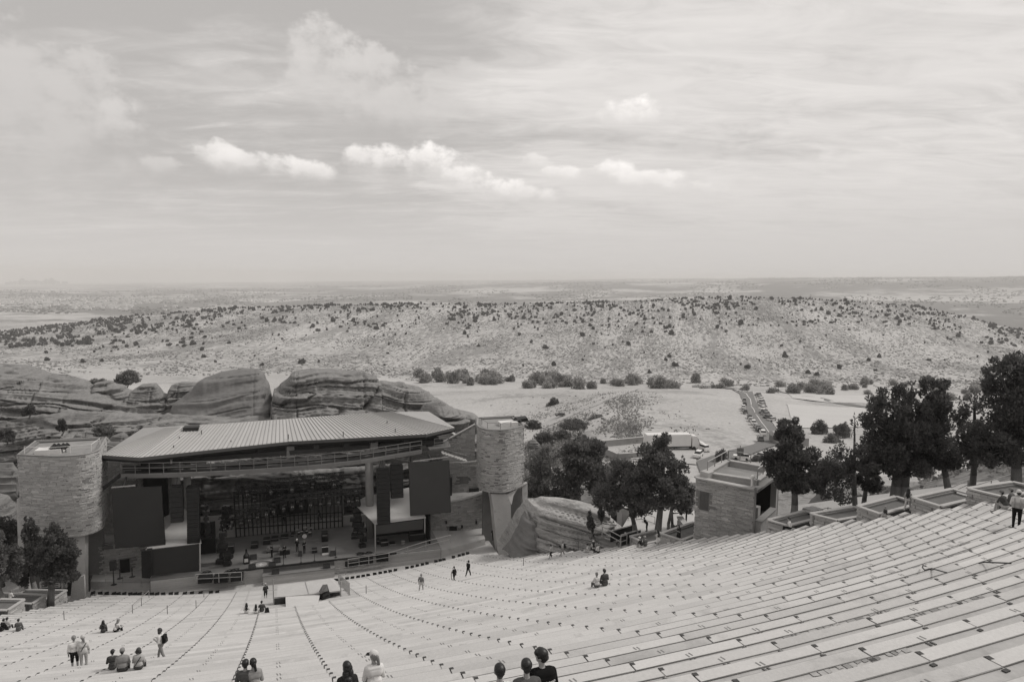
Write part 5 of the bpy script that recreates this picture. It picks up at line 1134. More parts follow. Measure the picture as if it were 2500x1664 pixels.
# ------------------------------------------------------------------ trees near the theatre
TN = [0]
def tree(name, label, base_px, Y, blobs, n, size, leaf, r0=.28, group=None, limbs=7, shell=.5, lean=None, trunks=1):
    """blobs: (u, v, half width px, half height px[, weight]) at depth Y"""
    TN[0] += 1; b = Vector(PY(base_px[0], base_px[1], Y)); k = mpp(base_px[0], base_px[1], Y)
    B = []
    rg = random.Random(TN[0]*13)
    for q in blobs:
        c = PY(q[0], q[1], Y); rx, rz_ = q[2]*k, q[3]*k; ry = (rx*.9+rz_*.1)
        wt = q[4] if len(q) > 4 else 1.; nb_ = max(7, int(24*min(1.7, (rx*rz_)**.5/1.6)))
        for _ in range(nb_):
            while True:
                a_, b_, c_ = rg.uniform(-1, 1), rg.uniform(-1, 1), rg.uniform(-1, 1)
                if a_*a_+b_*b_+c_*c_ < 1: break
            g_ = rg.uniform(.15, .34); B.append((c[0]+a_*rx*.80, Y+b_*ry*.8, c[2]+c_*rz_*.80, rx*g_, ry*g_, rz_*g_*.85+.1, wt))
        B.append((c[0], Y, c[2], rx*.5, ry*.5, rz_*.5, wt*.22))
    t = thing(name, label, 'tree', tuple(b), group)
    V, Fq, tone = sprays(B, int(n*.85), size*.76, TN[0]*7+1); V = V-np.array(b)
    link('crown', npmesh('crown', V, Fq, leaf, tone), t)
    tk = MB(); top = Vector(max(B, key=lambda q: q[2])[:3]); 
    for w in range(trunks):
        bb = b+Vector((rg.uniform(-.5, .5)*w, .3*w, -.6)); mid_ = bb.lerp(top, .45)+Vector((rg.uniform(-.3, .3)+(lean or 0), 0, 0)); pts = [bb, bb.lerp(mid_, .5)+Vector((rg.uniform(-.15, .15), 0, 0)), mid_, mid_.lerp(top, .55), top]
        rs = [r0*1.15, r0*.9, r0*.7, r0*.4, r0*.1]
        for i in range(4): tk.tube(pts[i], pts[i+1], rs[i], rs[i+1], 8)
        for i in range(limbs):
            q = B[rg.randrange(len(B))]; f = rg.uniform(.3, .75); s_ = pts[1].lerp(pts[3], f); e = Vector(q[:3])+Vector((rg.uniform(-.6, .6)*q[3], rg.uniform(-.6, .6)*q[4], rg.uniform(-.2, .6)*q[5]))
            m_ = s_.lerp(e, .5)+Vector((0, 0, -.2)); tk.tube(s_, m_, r0*.35, r0*.22, 6).tube(m_, e, r0*.22, r0*.05, 5)
    part('trunk', tk, BARK, t, smooth=True)
    return t
JG = 'junipers along the right side of the seats'
tree('juniper_tree', 'dense dark upright juniper beside the stone building', (1938, 1272), 46, [(1942, 1162, 72, 44), (1934, 1118, 70, 54), (1930, 1074, 52, 48), (1925, 1042, 32, 28), (1897, 1148, 32, 36), (1985, 1168, 36, 36)], 26000, .17, LEAFJ, .30, JG, shell=.62)
tree('juniper_tree', 'thin leaning juniper with a bare dead top', (2090, 1245), 45, [(2045, 1150, 45, 60, .5), (2070, 1110, 36, 50, .4), (2025, 1190, 44, 40, .5), (2085, 1030, 10, 40, .25), (2060, 1215, 30, 25, .4)], 5200, .16, LEAFP, .22, JG, limbs=14, shell=.4)
tree('juniper_tree', 'small dark juniper between the leaning one and the thick double trunk', (2108, 1240), 46, [(2120, 1165, 38, 42), (2112, 1120, 36, 42), (2140, 1185, 26, 22)], 8500, .16, LEAFJ, .22, JG)
tree('juniper_tree', 'broad dark juniper on a thick double trunk', (2200, 1240), 42.5, [(2180, 1070, 84, 80), (2170, 990, 52, 46), (2215, 960, 46, 36), (2210, 1115, 90, 50), (2130, 1010, 34, 50), (2150, 1130, 60, 50), (2240, 1030, 50, 60)], 30000, .17, LEAFJ, .42, JG, shell=.55, trunks=2, limbs=12)
tree('juniper_tree', 'tall dark juniper on a single leaning trunk', (2322, 1210), 41, [(2285, 1000, 50, 70), (2280, 935, 36, 30), (2270, 1070, 56, 60), (2300, 1110, 56, 36), (2245, 1085, 40, 36)], 18000, .17, LEAFJ, .27, JG, lean=-.3, limbs=9)
tree('juniper_tree', 'loose grey juniper that lets the light through', (2372, 1200), 43, [(2365, 1050, 50, 70, .7), (2375, 985, 38, 40, .5), (2350, 1105, 56, 40, .8), (2400, 1100, 44, 50, .7)], 9000, .17, LEAFP, .28, JG, limbs=16, shell=.4)
tree('juniper_tree', 'largest dark juniper at the right edge of the frame', (2484, 1205), 38.5, [(2470, 960, 80, 80), (2450, 900, 50, 40), (2500, 885, 60, 40), (2450, 1060, 80, 70), (2540, 1020, 90, 100), (2430, 1105, 56, 40), (2530, 1115, 80, 40)], 34000, .17, LEAFJ, .40, JG, shell=.58, limbs=10)
CG = 'trees between the tower and the stone building'
tree('pine_tree', 'broad dark pine with a forked trunk above the planter', (1604, 1306), 60, [(1605, 1190, 80, 60), (1600, 1120, 60, 50), (1615, 1078, 34, 30), (1660, 1200, 40, 46), (1560, 1180, 50, 50), (1655, 1140, 30, 36)], 24000, .2, LEAFP, .36, CG, limbs=14, shell=.5)
tree('pine_tree', 'wide grey pine left of the forked one over the plaza fence', (1556, 1305), 63, [(1515, 1200, 62, 50), (1530, 1150, 50, 40), (1480, 1215, 40, 44), (1560, 1240, 40, 24)], 14000, .2, LEAFP, .28, CG, limbs=12, shell=.5)
tree('pine_tree', 'slender dark pine behind the forked one', (1640, 1300), 66, [(1668, 1225, 34, 34), (1650, 1180, 40, 30)], 6000, .2, LEAFP, .2, CG, limbs=6, trunks=2)
tree('cottonwood_tree', 'tall rounded dark cottonwood right of the tower', (1412, 1235), 92, [(1420, 1130, 74, 60), (1430, 1090, 60, 36), (1390, 1175, 54, 46), (1460, 1175, 50, 44)], 17000, .3, LEAFC, .45, CG, limbs=14, shell=.45)
tree('cottonwood_tree', 'pale half-bare tree right beside the tower', (1325, 1232), 98, [(1325, 1130, 50, 44, .9), (1340, 1100, 34, 26, .7), (1315, 1175, 44, 40, 1.)], 9000, .28, LEAFY, .4, CG, limbs=26, shell=.35)
tree('bush', 'dark bush at the foot of the pale tree by the tower', (1330, 1240), 95, [(1310, 1205, 36, 28), (1345, 1215, 36, 26), (1385, 1215, 30, 30)], 6000, .28, LEAFC, .2, CG)
tree('columnar_juniper', 'pointed dark juniper at the right end of the boulder', (1466, 1278), 66, [(1466, 1255, 12, 24), (1466, 1232, 7, 22)], 2600, .14, LEAFJ, .12, 'small pointed junipers by the boulder', limbs=0, shell=.7)
tree('columnar_juniper', 'paler pointed juniper in front of the boulder', (1442, 1302), 64, [(1442, 1285, 15, 22), (1441, 1260, 8, 22)], 2600, .14, LEAFP, .12, 'small pointed junipers by the boulder', limbs=0, shell=.7)
LG = 'junipers beside the left tower'
tree('juniper_tree', 'round dark juniper on a bent trunk in the left planter', (122, 1466), 79, [(150, 1350, 44, 46), (130, 1310, 34, 40), (170, 1385, 36, 36), (110, 1370, 44, 40), (150, 1400, 50, 26)], 17000, .2, LEAFJ, .34, LG, shell=.6)
tree('juniper_tree', 'pointed dark juniper against the left tower', (90, 1450), 84, [(75, 1310, 24, 50), (70, 1275, 13, 28), (78, 1370, 40, 44), (60, 1400, 30, 30)], 11000, .2, LEAFJ, .3, LG, shell=.6)
tree('juniper_tree', 'bushy grey-green juniper at the left edge of the frame', (12, 1462), 76, [(10, 1370, 44, 40), (-30, 1350, 50, 60), (25, 1400, 30, 24)], 11000, .2, LEAFP, .26, LG, shell=.5)
tree('juniper_tree', 'dark juniper behind the others at the left edge', (5, 1420), 92, [(-10, 1300, 44, 50), (20, 1300, 26, 40), (-50, 1330, 50, 60)], 9000, .22, LEAFJ, .3, LG, shell=.55)
# bushes and brush round the rocks and behind the planters
BR = []
def bush_list():
    P = [(150, 1035, 16, 20, 121, LEAFJ, 'dark cone shaped juniper on the ledges behind the left tower'), (70, 998, 22, 16, 128, LEAFC, 'dark bush on the sloping slab at the left'), (15, 1060, 28, 22, 120, LEAFC, 'dark bush at the left edge above the tower'), (105, 1090, 30, 22, 114, LEAFC, 'low bush behind the left tower roof'),
         (250, 1050, 40, 14, 120, LEAFB, 'brush above the left boulder heap'), (325, 1075, 18, 26, 117, LEAFC, 'dark bush between the boulders and the roof end'), (345, 1058, 26, 14, 116, LEAFC, 'dark low bush at the roof end'), (235, 940, 40, 22, 160, LEAFB, 'brush in the dip behind the sandstone slab'), (310, 920, 40, 22, 175, LEAFB, 'brush clump beyond the rounded ledge'),
         (1370, 1060, 30, 14, 190, LEAFC, 'dark brush on the slope right of the tower'), (1400, 1035, 46, 16, 215, LEAFC, 'long dark brush band on the near slope'), (1330, 1070, 36, 22, 170, LEAFC, 'dark bush right above the tower'), (1300, 1035, 26, 14, 200, LEAFC, 'bush at the foot of the dirt track'), (1460, 1020, 30, 12, 240, LEAFB, 'brush on the middle of the near slope'),
         (1525, 1010, 16, 13, 260, LEAFC, 'round dark bush on the near slope'), (1568, 1005, 22, 14, 265, LEAFB, 'pale round bush right of the dark one on the slope'), (1617, 975, 7, 9, 330, LEAFJ, 'lone dark round bush high on the meadow'), (1352, 990, 24, 24, 330, LEAFC, 'round tree standing alone on the pale meadow'), (1640, 1045, 10, 7, 210, LEAFC, 'small dark bush above the truck'),
         (1790, 1060, 26, 26, 230, LEAFC, 'dark round tree beside the parking road'), (1755, 1125, 30, 34, 170, LEAFP, 'dark pine left behind the stone building'), (1830, 1075, 40, 14, 225, LEAFB, 'low brush along the parking road'), (1845, 1120, 22, 12, 150, LEAFC, 'round bush behind the stone building roof'), (2000, 1045, 26, 26, 190, LEAFC, 'dark tree below the pale field'), (2055, 1050, 30, 26, 180, LEAFC, 'second dark tree below the pale field'),
         (2030, 1075, 26, 24, 170, LEAFB, 'pale tree below the pale field'), (1720, 1075, 30, 10, 215, LEAFB, 'brush above the parked truck'), (2150, 1200, 34, 26, 70, LEAFB, 'tall pale brush behind the planters'), (2010, 1150, 40, 40, 85, LEAFP, 'grey pine behind the leaning juniper'), (2255, 1150, 34, 26, 80, LEAFB, 'pale brush behind the double trunk'), (2420, 1150, 60, 40, 75, LEAFJ, 'dark thicket behind the loose juniper'), (2340, 1160, 50, 26, 74, LEAFB, 'brush behind the uppermost walk'),
         (1400, 1310, 26, 10, 74, LEAFC, 'low grey brush at the foot of the boulder'), (1470, 1305, 30, 14, 70, LEAFC, 'brush between the boulder and the plaza'), (1440, 1318, 14, 6, 68, LEAFC, 'small brush at the path wall'), (1650, 1292, 30, 10, 64, LEAFJ, 'dark shrub in the plaza bed'), (1500, 1270, 30, 30, 76, LEAFP, 'dark bush behind the stone pillar'), (1720, 1250, 24, 24, 90, LEAFP, 'pine tip left of the stone building'), (1760, 1110, 20, 20, 150, LEAFP, 'upper part of the pine behind the stone building')]
    for i, (u, v, a, b, Y, m, lab) in enumerate(P):
        rg = random.Random(i); tree('bush' if b < 24 else 'small_tree', lab, (u, v+b*.95), Y, [(u, v, a*.8, b*.8), (u-a*.45, v+b*.25, a*.5, b*.6), (u+a*.45, v+b*.2, a*.55, b*.65), (u+a*.1, v-b*.3, a*.5, b*.6)]+([(u, v+b*.55, a*.85, b*.5)] if b < 24 else []), int(900+a*b*8), .22*max(.6, Y/150), m, .12, 'bushes and small trees round the theatre', limbs=4, shell=.45)
bush_list()

# ------------------------------------------------------------------ roads and pale fields in the valley
def ribbon(name, L, R, m, lift=.05):
    V = []; n = len(L)
    def dens(P):
        o = []
        for a, b in zip(P[:-1], P[1:]):
            for k in range(8): o.append(Vector(a).lerp(Vector(b), k/8))
        return o+[Vector(P[-1])]
    A_, B_ = dens([PG(*p) for p in L]), dens([PG(*p) for p in R]); mb = MB()
    for a, b in zip(A_, B_):
        for k in range(4): p = a.lerp(b, k/3); V.append((p.x, p.y, hT(p.x, p.y)+lift))
    F_ = []
    for i in range(len(A_)-1):
        for k in range(3): F_.append((i*4+k, i*4+k+1, i*4+k+5, i*4+k+4))
    mb.add(V, F_); return struct(name, mb, m, frame='W'), A_, B_
M_ASPH = mat('asphalt', .17, .9, .06, .1, 2, .05)
M_DIRT = mat('pale_dirt', .42, 1., .08, .1, 1.5, .08)
M_LINE = mat('road_line', .6, .8, .04, .5, 5, .04)
rL = [(1720, 1180), (1700, 1128), (1760, 1106), (1840, 1086), (1866, 1070), (1848, 1043), (1826, 1010), (1815, 980), (1806, 962), (1790, 953), (1740, 947), (1690, 945)]
rR = [(1800, 1172), (1790, 1126), (1840, 1108), (1895, 1088), (1904, 1066), (1882, 1032), (1856, 1000), (1846, 982), (1840, 964), (1820, 950), (1752, 941), (1690, 941)]
ribbon('road', rL, rR, M_ASPH, .35)
ribbon('road_shoulder', [(1905, 1062), (1884, 1030), (1862, 1004), (1850, 984), (1846, 966), (1826, 952), (1756, 942)], [(1925, 1060), (1908, 1036), (1886, 1010), (1880, 985), (1866, 962), (1832, 947), (1756, 938)], M_DIRT, .30)
lnA = [(1886, 1068), (1868, 1044), (1846, 1014), (1834, 994), (1832, 976), (1822, 962), (1806, 955), (1770, 949)]
ribbon('road_marking', [(u-.7, v) for u, v in lnA], [(u+1.2, v) for u, v in lnA], M_LINE, .42)
ribbon('dirt_track', [(1306, 1042), (1360, 1016), (1440, 985), (1510, 958), (1590, 942)], [(1326, 1046), (1385, 1020), (1462, 988), (1530, 961), (1600, 944)], M_DIRT, .2)
ribbon('truck_yard', [(1510, 1120), (1520, 1090), (1600, 1072)], [(1700, 1135), (1700, 1112), (1690, 1084)], M_DIRT, .25)
ribbon('pale_field', [(1935, 1045), (1928, 1010), (1920, 986)], [(2140, 1042), (2130, 1014), (2110, 996)], mat('pale_field', .50, 1., .04, .05, 1, .04), .25)
ribbon('pale_field', [(1935, 972), (1925, 962)], [(2180, 988), (2140, 966)], mat('pale_field', .50), .25)
ribbon('valley_road', [(1900, 955), (1960, 968), (2040, 985), (2140, 1000)], [(1902, 952), (1962, 965), (2042, 981), (2142, 996)], M_ASPH, .3)
# cars
CARM = [mat('car_white', .75, .35, 0, spec=.5, fvar=0), mat('car_silver', .40, .35, 0, spec=.5, fvar=0), mat('car_grey', .13, .35, 0, spec=.5, fvar=0), mat('car_black', .02, .3, 0, spec=.5, fvar=0), mat('car_mid', .22, .35, 0, spec=.5, fvar=0)]
GLASS = mat('car_glass', .02, .15, 0, fvar=0, spec=.6); TYRE = mat('tyre', .02, .9, 0, fvar=0); LAMP = mat('headlight', .7, .2, 0, fvar=0, spec=.6)
def car(m, suv=False):
    t = thing('parked_car', 'x', 'car', (0, 0, 0), 'cars parked along the valley road', rot=0, frame='W'); h = .25 if suv else 0
    def sec(z0, z1, a0, a1, w0, w1, b0, b1): return MB().hexa([(-w0, a0, z0), (w0, a0, z0), (w0, a1, z0), (-w0, a1, z0), (-w1, b0, z1), (w1, b0, z1), (w1, b1, z1), (-w1, b1, z1)])
    bd_ = sec(.3, .62, -2.25, 2.25, .88, .9, -2.28, 2.28); s2 = sec(.62, .92+h*.6, -2.28, 2.28, .9, .86, -2.2, 2.1); bd_.add(s2.v, s2.f); s3 = sec(1.38+h, 1.46+h, -1.75, .55, .66, .6, -1.65, .45); bd_.add(s3.v, s3.f)
    part('body', bd_, m, t); part('cabin_glass', sec(.92+h*.6, 1.39+h, -2.0, 1.15, .8, .67, -1.75, .55), GLASS, t)
    for sx_ in (-1, 1):
        for y in (-1.35, 1.4): part('wheel', MB().tube((sx_*.72, y, .33), (sx_*.93, y, .33), .33, n=10), TYRE, t)
        part('headlight', MB().box(sx_*.7-.15, sx_*.7+.15, 2.24, 2.3, .62, .76), LAMP, t)
    return t
protos = [car(CARM[i], i % 2 == 0) for i in range(5)]; used = set()
def put_car(u, v, heading, kind, label, lift=.4):
    p = PG(u, v); o = protos[kind] if kind not in used else copy_tree(protos[kind]); used.add(kind)
    o.location = (p.x, p.y, hT(p.x, p.y)+lift); o.rotation_euler.z = heading; o['label'] = label
def head(p, q): a, b = PG(*p), PG(*q); return math.atan2(-(b.x-a.x), b.y-a.y)
lcars = [(1815, 981, 4), (1816, 990, 2), (1813, 999, 0), (1812, 1004, 1), (1817, 1010, 2), (1828, 1022, 3), (1831, 1029, 1), (1837, 1037, 0), (1842, 1044, 1), (1848, 1050, 2), (1852, 1054, 3), (1860, 1063, 0), (1854, 1078, 2)]
LCN = ['farthest', 'second farthest', 'third farthest', 'fourth farthest', 'fifth farthest', 'sixth farthest', 'middle', 'sixth nearest', 'fifth nearest', 'fourth nearest', 'third nearest', 'second nearest', 'nearest']
for (u, v, k), nm in zip(lcars, LCN): put_car(u+2, v, head((1850, 1045), (1822, 1005)) if v > 1000 else head((1822, 1005), (1812, 975)), k, 'car %s in the left row along the valley road' % nm)
rcars = [(1850, 967, 2), (1853, 972, 1), (1856, 978, 0), (1858, 985, 4), (1860, 991, 1), (1862, 998, 3), (1864, 1011, 2), (1868, 1016, 4), (1874, 1023, 3), (1883, 1029, 1), (1861, 1001, 0)]
for (u, v, k), nm in zip(rcars, ['farthest', 'second farthest', 'third farthest', 'fourth farthest', 'fifth farthest', 'middle', 'fifth nearest', 'fourth nearest', 'third nearest', 'nearest', 'sixth nearest']): put_car(u, v, 1.9+.25, k, 'car %s in the slanted right row along the valley road' % nm)
for u, v, h, k, lab in ((1704, 1118, 2.6, 0, 'white car coming up the road below the truck'), (1810, 1124, 1.2, 0, 'white car parked behind the stone building roof'), (1858, 1120, 2.2, 1, 'silver car half hidden by the dark upright juniper'), (1715, 1100, .4, 0, 'white van front beside the truck cab'), (1738, 938, 1.57, 0, 'white car far away at the bend of the valley road'), (1368, 1018, 1.2, 2, 'dark car on the dirt track')): put_car(u, v, h, k, lab)
for k, o in enumerate(protos):
    if k not in used: print('unused car', k)
tp = PG(1640, 1097); tk_ = thing('box_truck', 'white truck with a long box trailer parked below the meadow', 'truck', tuple(tp), rot=-1.45, frame='W'); BASE[tk_.name] = (0, 0, 0); TS = 1.0
tk_.scale = (1.22,)*3
part('trailer', MB().box(-1.3, 1.3, -6.5, 4.2, 1.1, 3.9), WHITE, tk_); part('chassis', MB().box(-1.0, 1.0, -6.3, 7.4, .7, 1.05), DARK, tk_)
part('cab', MB().hexa([(-1.2, 4.6, .6), (1.2, 4.6, .6), (1.2, 6.6, .6), (-1.2, 6.6, .6), (-1.1, 4.6, 3.5), (1.1, 4.6, 3.5), (1.1, 5.7, 3.4), (-1.1, 5.7, 3.4)]), WHITE, tk_)
part('hood', MB().hexa([(-1.0, 6.6, .6), (1.0, 6.6, .6), (.9, 8.0, .6), (-.9, 8.0, .6), (-1.0, 6.55, 1.9), (1.0, 6.55, 1.9), (.85, 7.9, 1.6), (-.85, 7.9, 1.6)]), WHITE, tk_)
part('windscreen', MB().hexa([(-1.0, 6.42, 2.0), (1.0, 6.42, 2.0), (1.0, 6.46, 2.0), (-1.0, 6.46, 2.0), (-.95, 5.95, 2.9), (.95, 5.95, 2.9), (.95, 5.99, 2.9), (-.95, 5.99, 2.9)]), GLASS, tk_)
for y in (-5.4, -4.2, 5.0, 7.2):
    for s_ in (-1, 1): part('wheel', MB().tube((s_*.85, y, .5), (s_*1.25, y, .5), .5, n=10), TYRE, tk_)
# pale walled yard left of the truck, road sign, small shelters
yp = PG(1545, 1108); yd = thing('walled_yard', 'low pale stone walled yard left of the truck', 'wall', tuple(yp), frame='W', rot=.3); BASE[yd.name] = (0, 0, 0)
for a, b in (((-7, -5), (9, -5)), ((-7, -5), (-9, 9)), ((-9, 9), (9, 11))): part('yard_wall', MB().beam((a[0], a[1], .6), (b[0], b[1], .6), .6, 2.4), CONC, yd); part('coping', MB().beam((a[0], a[1], 1.86), (b[0], b[1], 1.86), .8, .12), COPE, yd)
part('yard_floor', MB().add([(-7, -5, .05), (9, -5, .05), (9, 11, .05), (-9, 9, .05)], [(0, 1, 2, 3)]), M_DIRT, yd)
sp = PG(1806, 1128); sg = thing('road_sign', 'dark rectangular sign seen from behind on a post', 'sign', tuple(sp), frame='W'); BASE[sg.name] = (0, 0, 0)
part('post', MB().tube((0, 0, 0), (0, 0, 4.6), .09), GREY, sg); part('sign_board', MB().box(-.9, .9, -.06, .06, 2.2, 3.9), mat('sign_back', .12, .6, .05, 1, 10, .05), sg)
for u, v, lab in ((2250, 1110, 'far pale shed seen between the junipers'), (1925, 1083, 'pale flat roof below the field')):
    p = PG(u, v); sh_ = thing('shed', lab, 'shed', tuple(p), frame='W'); BASE[sh_.name] = (0, 0, 0); part('wall', MB().box(-5, 5, -3, 3, -1, 2.6), CONC, sh_); part('roof', MB().hexa([(-5.6, -3.5, 2.6), (5.6, -3.5, 2.6), (5.6, 3.5, 2.6), (-5.6, 3.5, 2.6), (-5.2, -.4, 4), (5.2, -.4, 4), (5.2, .4, 4), (-5.2, .4, 4)]), LGREY, sh_)
for i, (u, v) in enumerate(((1648, 918), (1656, 919), (2150, 1004), (2178, 1006), (1900, 960))):
    p = PG(u, v); solo('utility_pole', '%s thin utility pole in the valley from the left' % ('first', 'second', 'fourth', 'fifth', 'third')[i], 'pole', MB().tube(p, p+Vector((0, 0, 10)), .16, .1, 5), DARK, tuple(p), 'utility poles in the valley', frame='W')

# ------------------------------------------------------------------ trees and shrubs on the valley floor and the ridge
M_CREEK = mat('creek_leaf', .30, .85, .15, .1, 3, .1, tone=True); leafy(M_CREEK)
def shrub_mesh(seed, leaf, cards=90, nl=4, ht=1.25, core=.8):
    r = random.Random(seed); mb = MB(); B = []
    for i in range(nl):
        a = r.uniform(0, 6.3); d = r.uniform(.1, .55); rr = r.uniform(.42, .62); c = (math.cos(a)*d, math.sin(a)*d, rr*ht*r.uniform(.7, 1.25)); B.append(c+(rr, rr, rr*ht, 1.))
        if core > .7: mb.ball(c, (rr*core, rr*core, rr*ht*core), 6, 4, r.uniform(.8, 1.1), .25, r)
    V, Fq, tone = leaves(B, cards, .26, seed, .75) if core > .7 else sprays(B, cards, .15, seed)
    vs = list(mb.v)+[tuple(p) for p in V]; fs = list(mb.f)+[tuple(int(k)+len(mb.v) for k in q) for q in Fq]
    me = bpy.data.meshes.new('shrub'); me.from_pydata(vs, [], fs); me.update()
    at = me.attributes.new('tone', 'FLOAT', 'FACE'); at.data.foreach_set('value', list(mb.t)+list(tone)); me.materials.append(leaf); return me
SHM = [shrub_mesh(i, LEAFS) for i in range(7)]; TRM = [shrub_mesh(40+i, [LEAFB, LEAFY, M_CREEK][i % 3], 900, 9, 1.2, .55) for i in range(6)]
rg = random.Random(99); sh = []
def try_add(u, Y, r, lst, dz=0.): x = (u-1250)/F*Y; lst.append((x, Y, hT(x, Y)-r*.15+dz, r, u))
while len(sh) < 3000:
    u = rg.uniform(-80, 2580); Y = math.sqrt(rg.uniform(760**2, 1640**2)); crest = 1 if Y > 1330 else max(.05, 1-(1330-Y)/330)
    left = sstep(750, 150, u) if u < 750 else 0
    d = max(crest**2.2*(1.0 if u < 1700 else .8), left*1.3*sstep(880, 1150, Y)*1., .045)
    if Y > 1500: d *= .5
    cl_ = mn.noise(Vector((u*.012, Y*.008, 4)))+.5*mn.noise(Vector((u*.03, Y*.02, 8)))
    if rg.random() < d*(.55+1.2*cl_): try_add(u, Y, rg.uniform(1.8, 4.4)*(1 if rg.random() < .8 else 1.35), sh)
sh.sort(key=lambda s_: s_[1]/s_[3])
def shrub_label(i, s_): return 'dark juniper shrub on the ridge slope'
def where(u, Y): return ('far left', 'left', 'middle', 'right', 'far right')[max(0, min(4, int(u/500)))], ('on the crest' if Y > 1380 else 'on the upper slope' if Y > 1200 else 'on the middle slope' if Y > 1000 else 'at the foot')
def put_mesh(name, me, s_, label, cat, group, rot, sc):
    o = bpy.data.objects.new(name, me); COL.objects.link(o); o.location = s_[:3]; o.rotation_euler.z = rot; o.scale = sc; return props(o, label, cat, group)
for i, s_ in enumerate(sh[:300]):
    a, b = where(s_[4], s_[1]); r = s_[3]
    put_mesh('ridge_shrub', SHM[i % 7], s_, 'dark juniper shrub %s of the %s part of the long ridge' % (b, a), 'shrub', 'shrubs %s of the ridge, %s part' % (b, a), rg.uniform(0, 6), (r, r, r*rg.uniform(.8, 1.25)))
def joined(name, lst, meshes, kind='stuff', mat_=None):
    VV, FF, TT, o = [], {}, {}, 0
    V_all, F4, F3, T4, T3 = [], [], [], [], []
    cache = []
    for me in meshes:
        v = np.empty(len(me.vertices)*3, np.float32); me.vertices.foreach_get('co', v); t = np.empty(len(me.polygons), np.float32); me.attributes['tone'].data.foreach_get('value', t)
        tr_ = [(tuple(p.vertices), t[i]) for i, p in enumerate(me.polygons)]; f = []
        for vv, tt in tr_:
            if len(vv) == 4: f += [((vv[0], vv[1], vv[2]), tt), ((vv[0], vv[2], vv[3]), tt)]
            else: f.append((vv, tt))
        cache.append((v.reshape(-1, 3), np.array([q[0] for q in f], np.int32), np.array([q[1] for q in f], np.float32)))
    for i, s_ in enumerate(lst):
        v, f, t = cache[i % len(cache)]; a = (i*2.399) % 6.28; c, s = math.cos(a), math.sin(a); r = s_[3]
        w = np.stack([(v[:, 0]*c-v[:, 1]*s)*r+s_[0], (v[:, 0]*s+v[:, 1]*c)*r+s_[1], v[:, 2]*r+s_[2]], 1); V_all.append(w); F3.append(f+o); T3.append(t*(.8+.4*((i*7) % 10)/10)); o += len(v)
    ob = link(name, npmesh(name, np.concatenate(V_all), np.concatenate(F3), mat_ or meshes[0].materials[0], np.concatenate(T3))); return props(ob, kind=kind)
SHL = [shrub_mesh(70+i, LEAFS, 14, 3) for i in range(5)]
joined('ridge_shrubbery', sh[300:], SHL)
# low scrub on the ridge and the near slopes: nobody could count it
def tuft(seed):
    r = random.Random(seed); mb = MB()
    for i in range(2): mb.ball((r.uniform(-.5, .5), r.uniform(-.5, .5), .25), (r.uniform(.5, .9), r.uniform(.5, .9), r.uniform(.3, .5)), 5, 3, r.uniform(.7, 1.3), .3, r)
    me = bpy.data.meshes.new('tuft'); me.from_pydata(mb.v, [], mb.f); me.update(); at = me.attributes.new('tone', 'FLOAT', 'FACE'); at.data.foreach_set('value', mb.t); me.materials.append(LEAFB); return me
TF_ = [tuft(i) for i in range(6)]; sc_ = []
while len(sc_) < 30000:
    u = rg.uniform(-80, 2580); Y = math.sqrt(rg.uniform(640**2, 1560**2)); n = mn.noise(Vector((u*.006, Y*.01, 2)))+.6*mn.noise(Vector((u*.02, Y*.03, 6)))
    if rg.random() < .42+.75*n: try_add(u, Y, rg.uniform(.7, 1.9), sc_)
M_SCRUB = mat('scrub_leaf', .20, .95, .12, .02, 1, .1, tone=True)
joined('ridge_scrub', sc_, TF_, mat_=M_SCRUB)
sn = []
while len(sn) < 700:
    u = rg.uniform(1200, 1800); Y = rg.uniform(150, 420)
    if u < 1620 or Y < 250:
        n = mn.noise(Vector((u*.012, Y*.03, 2)))+.6*mn.noise(Vector((u*.04, Y*.05, 6)))
        dn_ = sstep(1700, 1400, u)*sstep(400, 250, Y)
        if rg.random() < dn_*(.25+.9*n): try_add(u, Y, rg.uniform(.25, .8), sn)
        elif rg.random() < .02: try_add(u, Y, rg.uniform(.3, .9), sn)
joined('slope_scrub', sn, TF_, mat_=mat('slope_leaf', .2, .95, .12, .1, 1, .1, tone=True))
r_ = np.random.default_rng(3); bc = []
while len(bc) < 17000:
    u = rg.uniform(1230, 1720); Y = math.exp(rg.uniform(math.log(150), math.log(400))); x = (u-1250)/F*Y; n = mn.noise(Vector((u*.012, Y*.022, 2)))+.6*mn.noise(Vector((u*.035, Y*.06, 6)))
    dn_ = sstep(1690, 1380, u)*sstep(380, 250, Y)+.75*math.exp(-((u-1560)/90)**2-((Y-215)/16)**2)
    if rg.random() < dn_*(.3+.8*n): bc.append((x, Y, hT(x, Y)+rg.uniform(.05, .5), rg.uniform(.2, .5)))
bc = np.array(bc); n_ = len(bc); a_ = r_.normal(size=(n_, 3)); a_ /= np.linalg.norm(a_, axis=1)[:, None]; q_ = np.cross(a_, r_.normal(size=(n_, 3))); q_ /= np.linalg.norm(q_, axis=1)[:, None]
a_ *= bc[:, 3:]; q_ *= bc[:, 3:]*.7; c_ = bc[:, :3]; Vb = np.stack([c_-a_, c_+q_, c_+a_, c_-q_], 1).reshape(-1, 3)
M_BRU = mat('slope_brush_leaf', .27, .95, .12, .05, 1, .1, tone=True); leafy(M_BRU)
props(link('slope_brush', npmesh('slope_brush', Vb, np.arange(4*n_).reshape(n_, 4), M_BRU, r_.uniform(.6, 1.3, n_))), kind='stuff')
hb_ = []
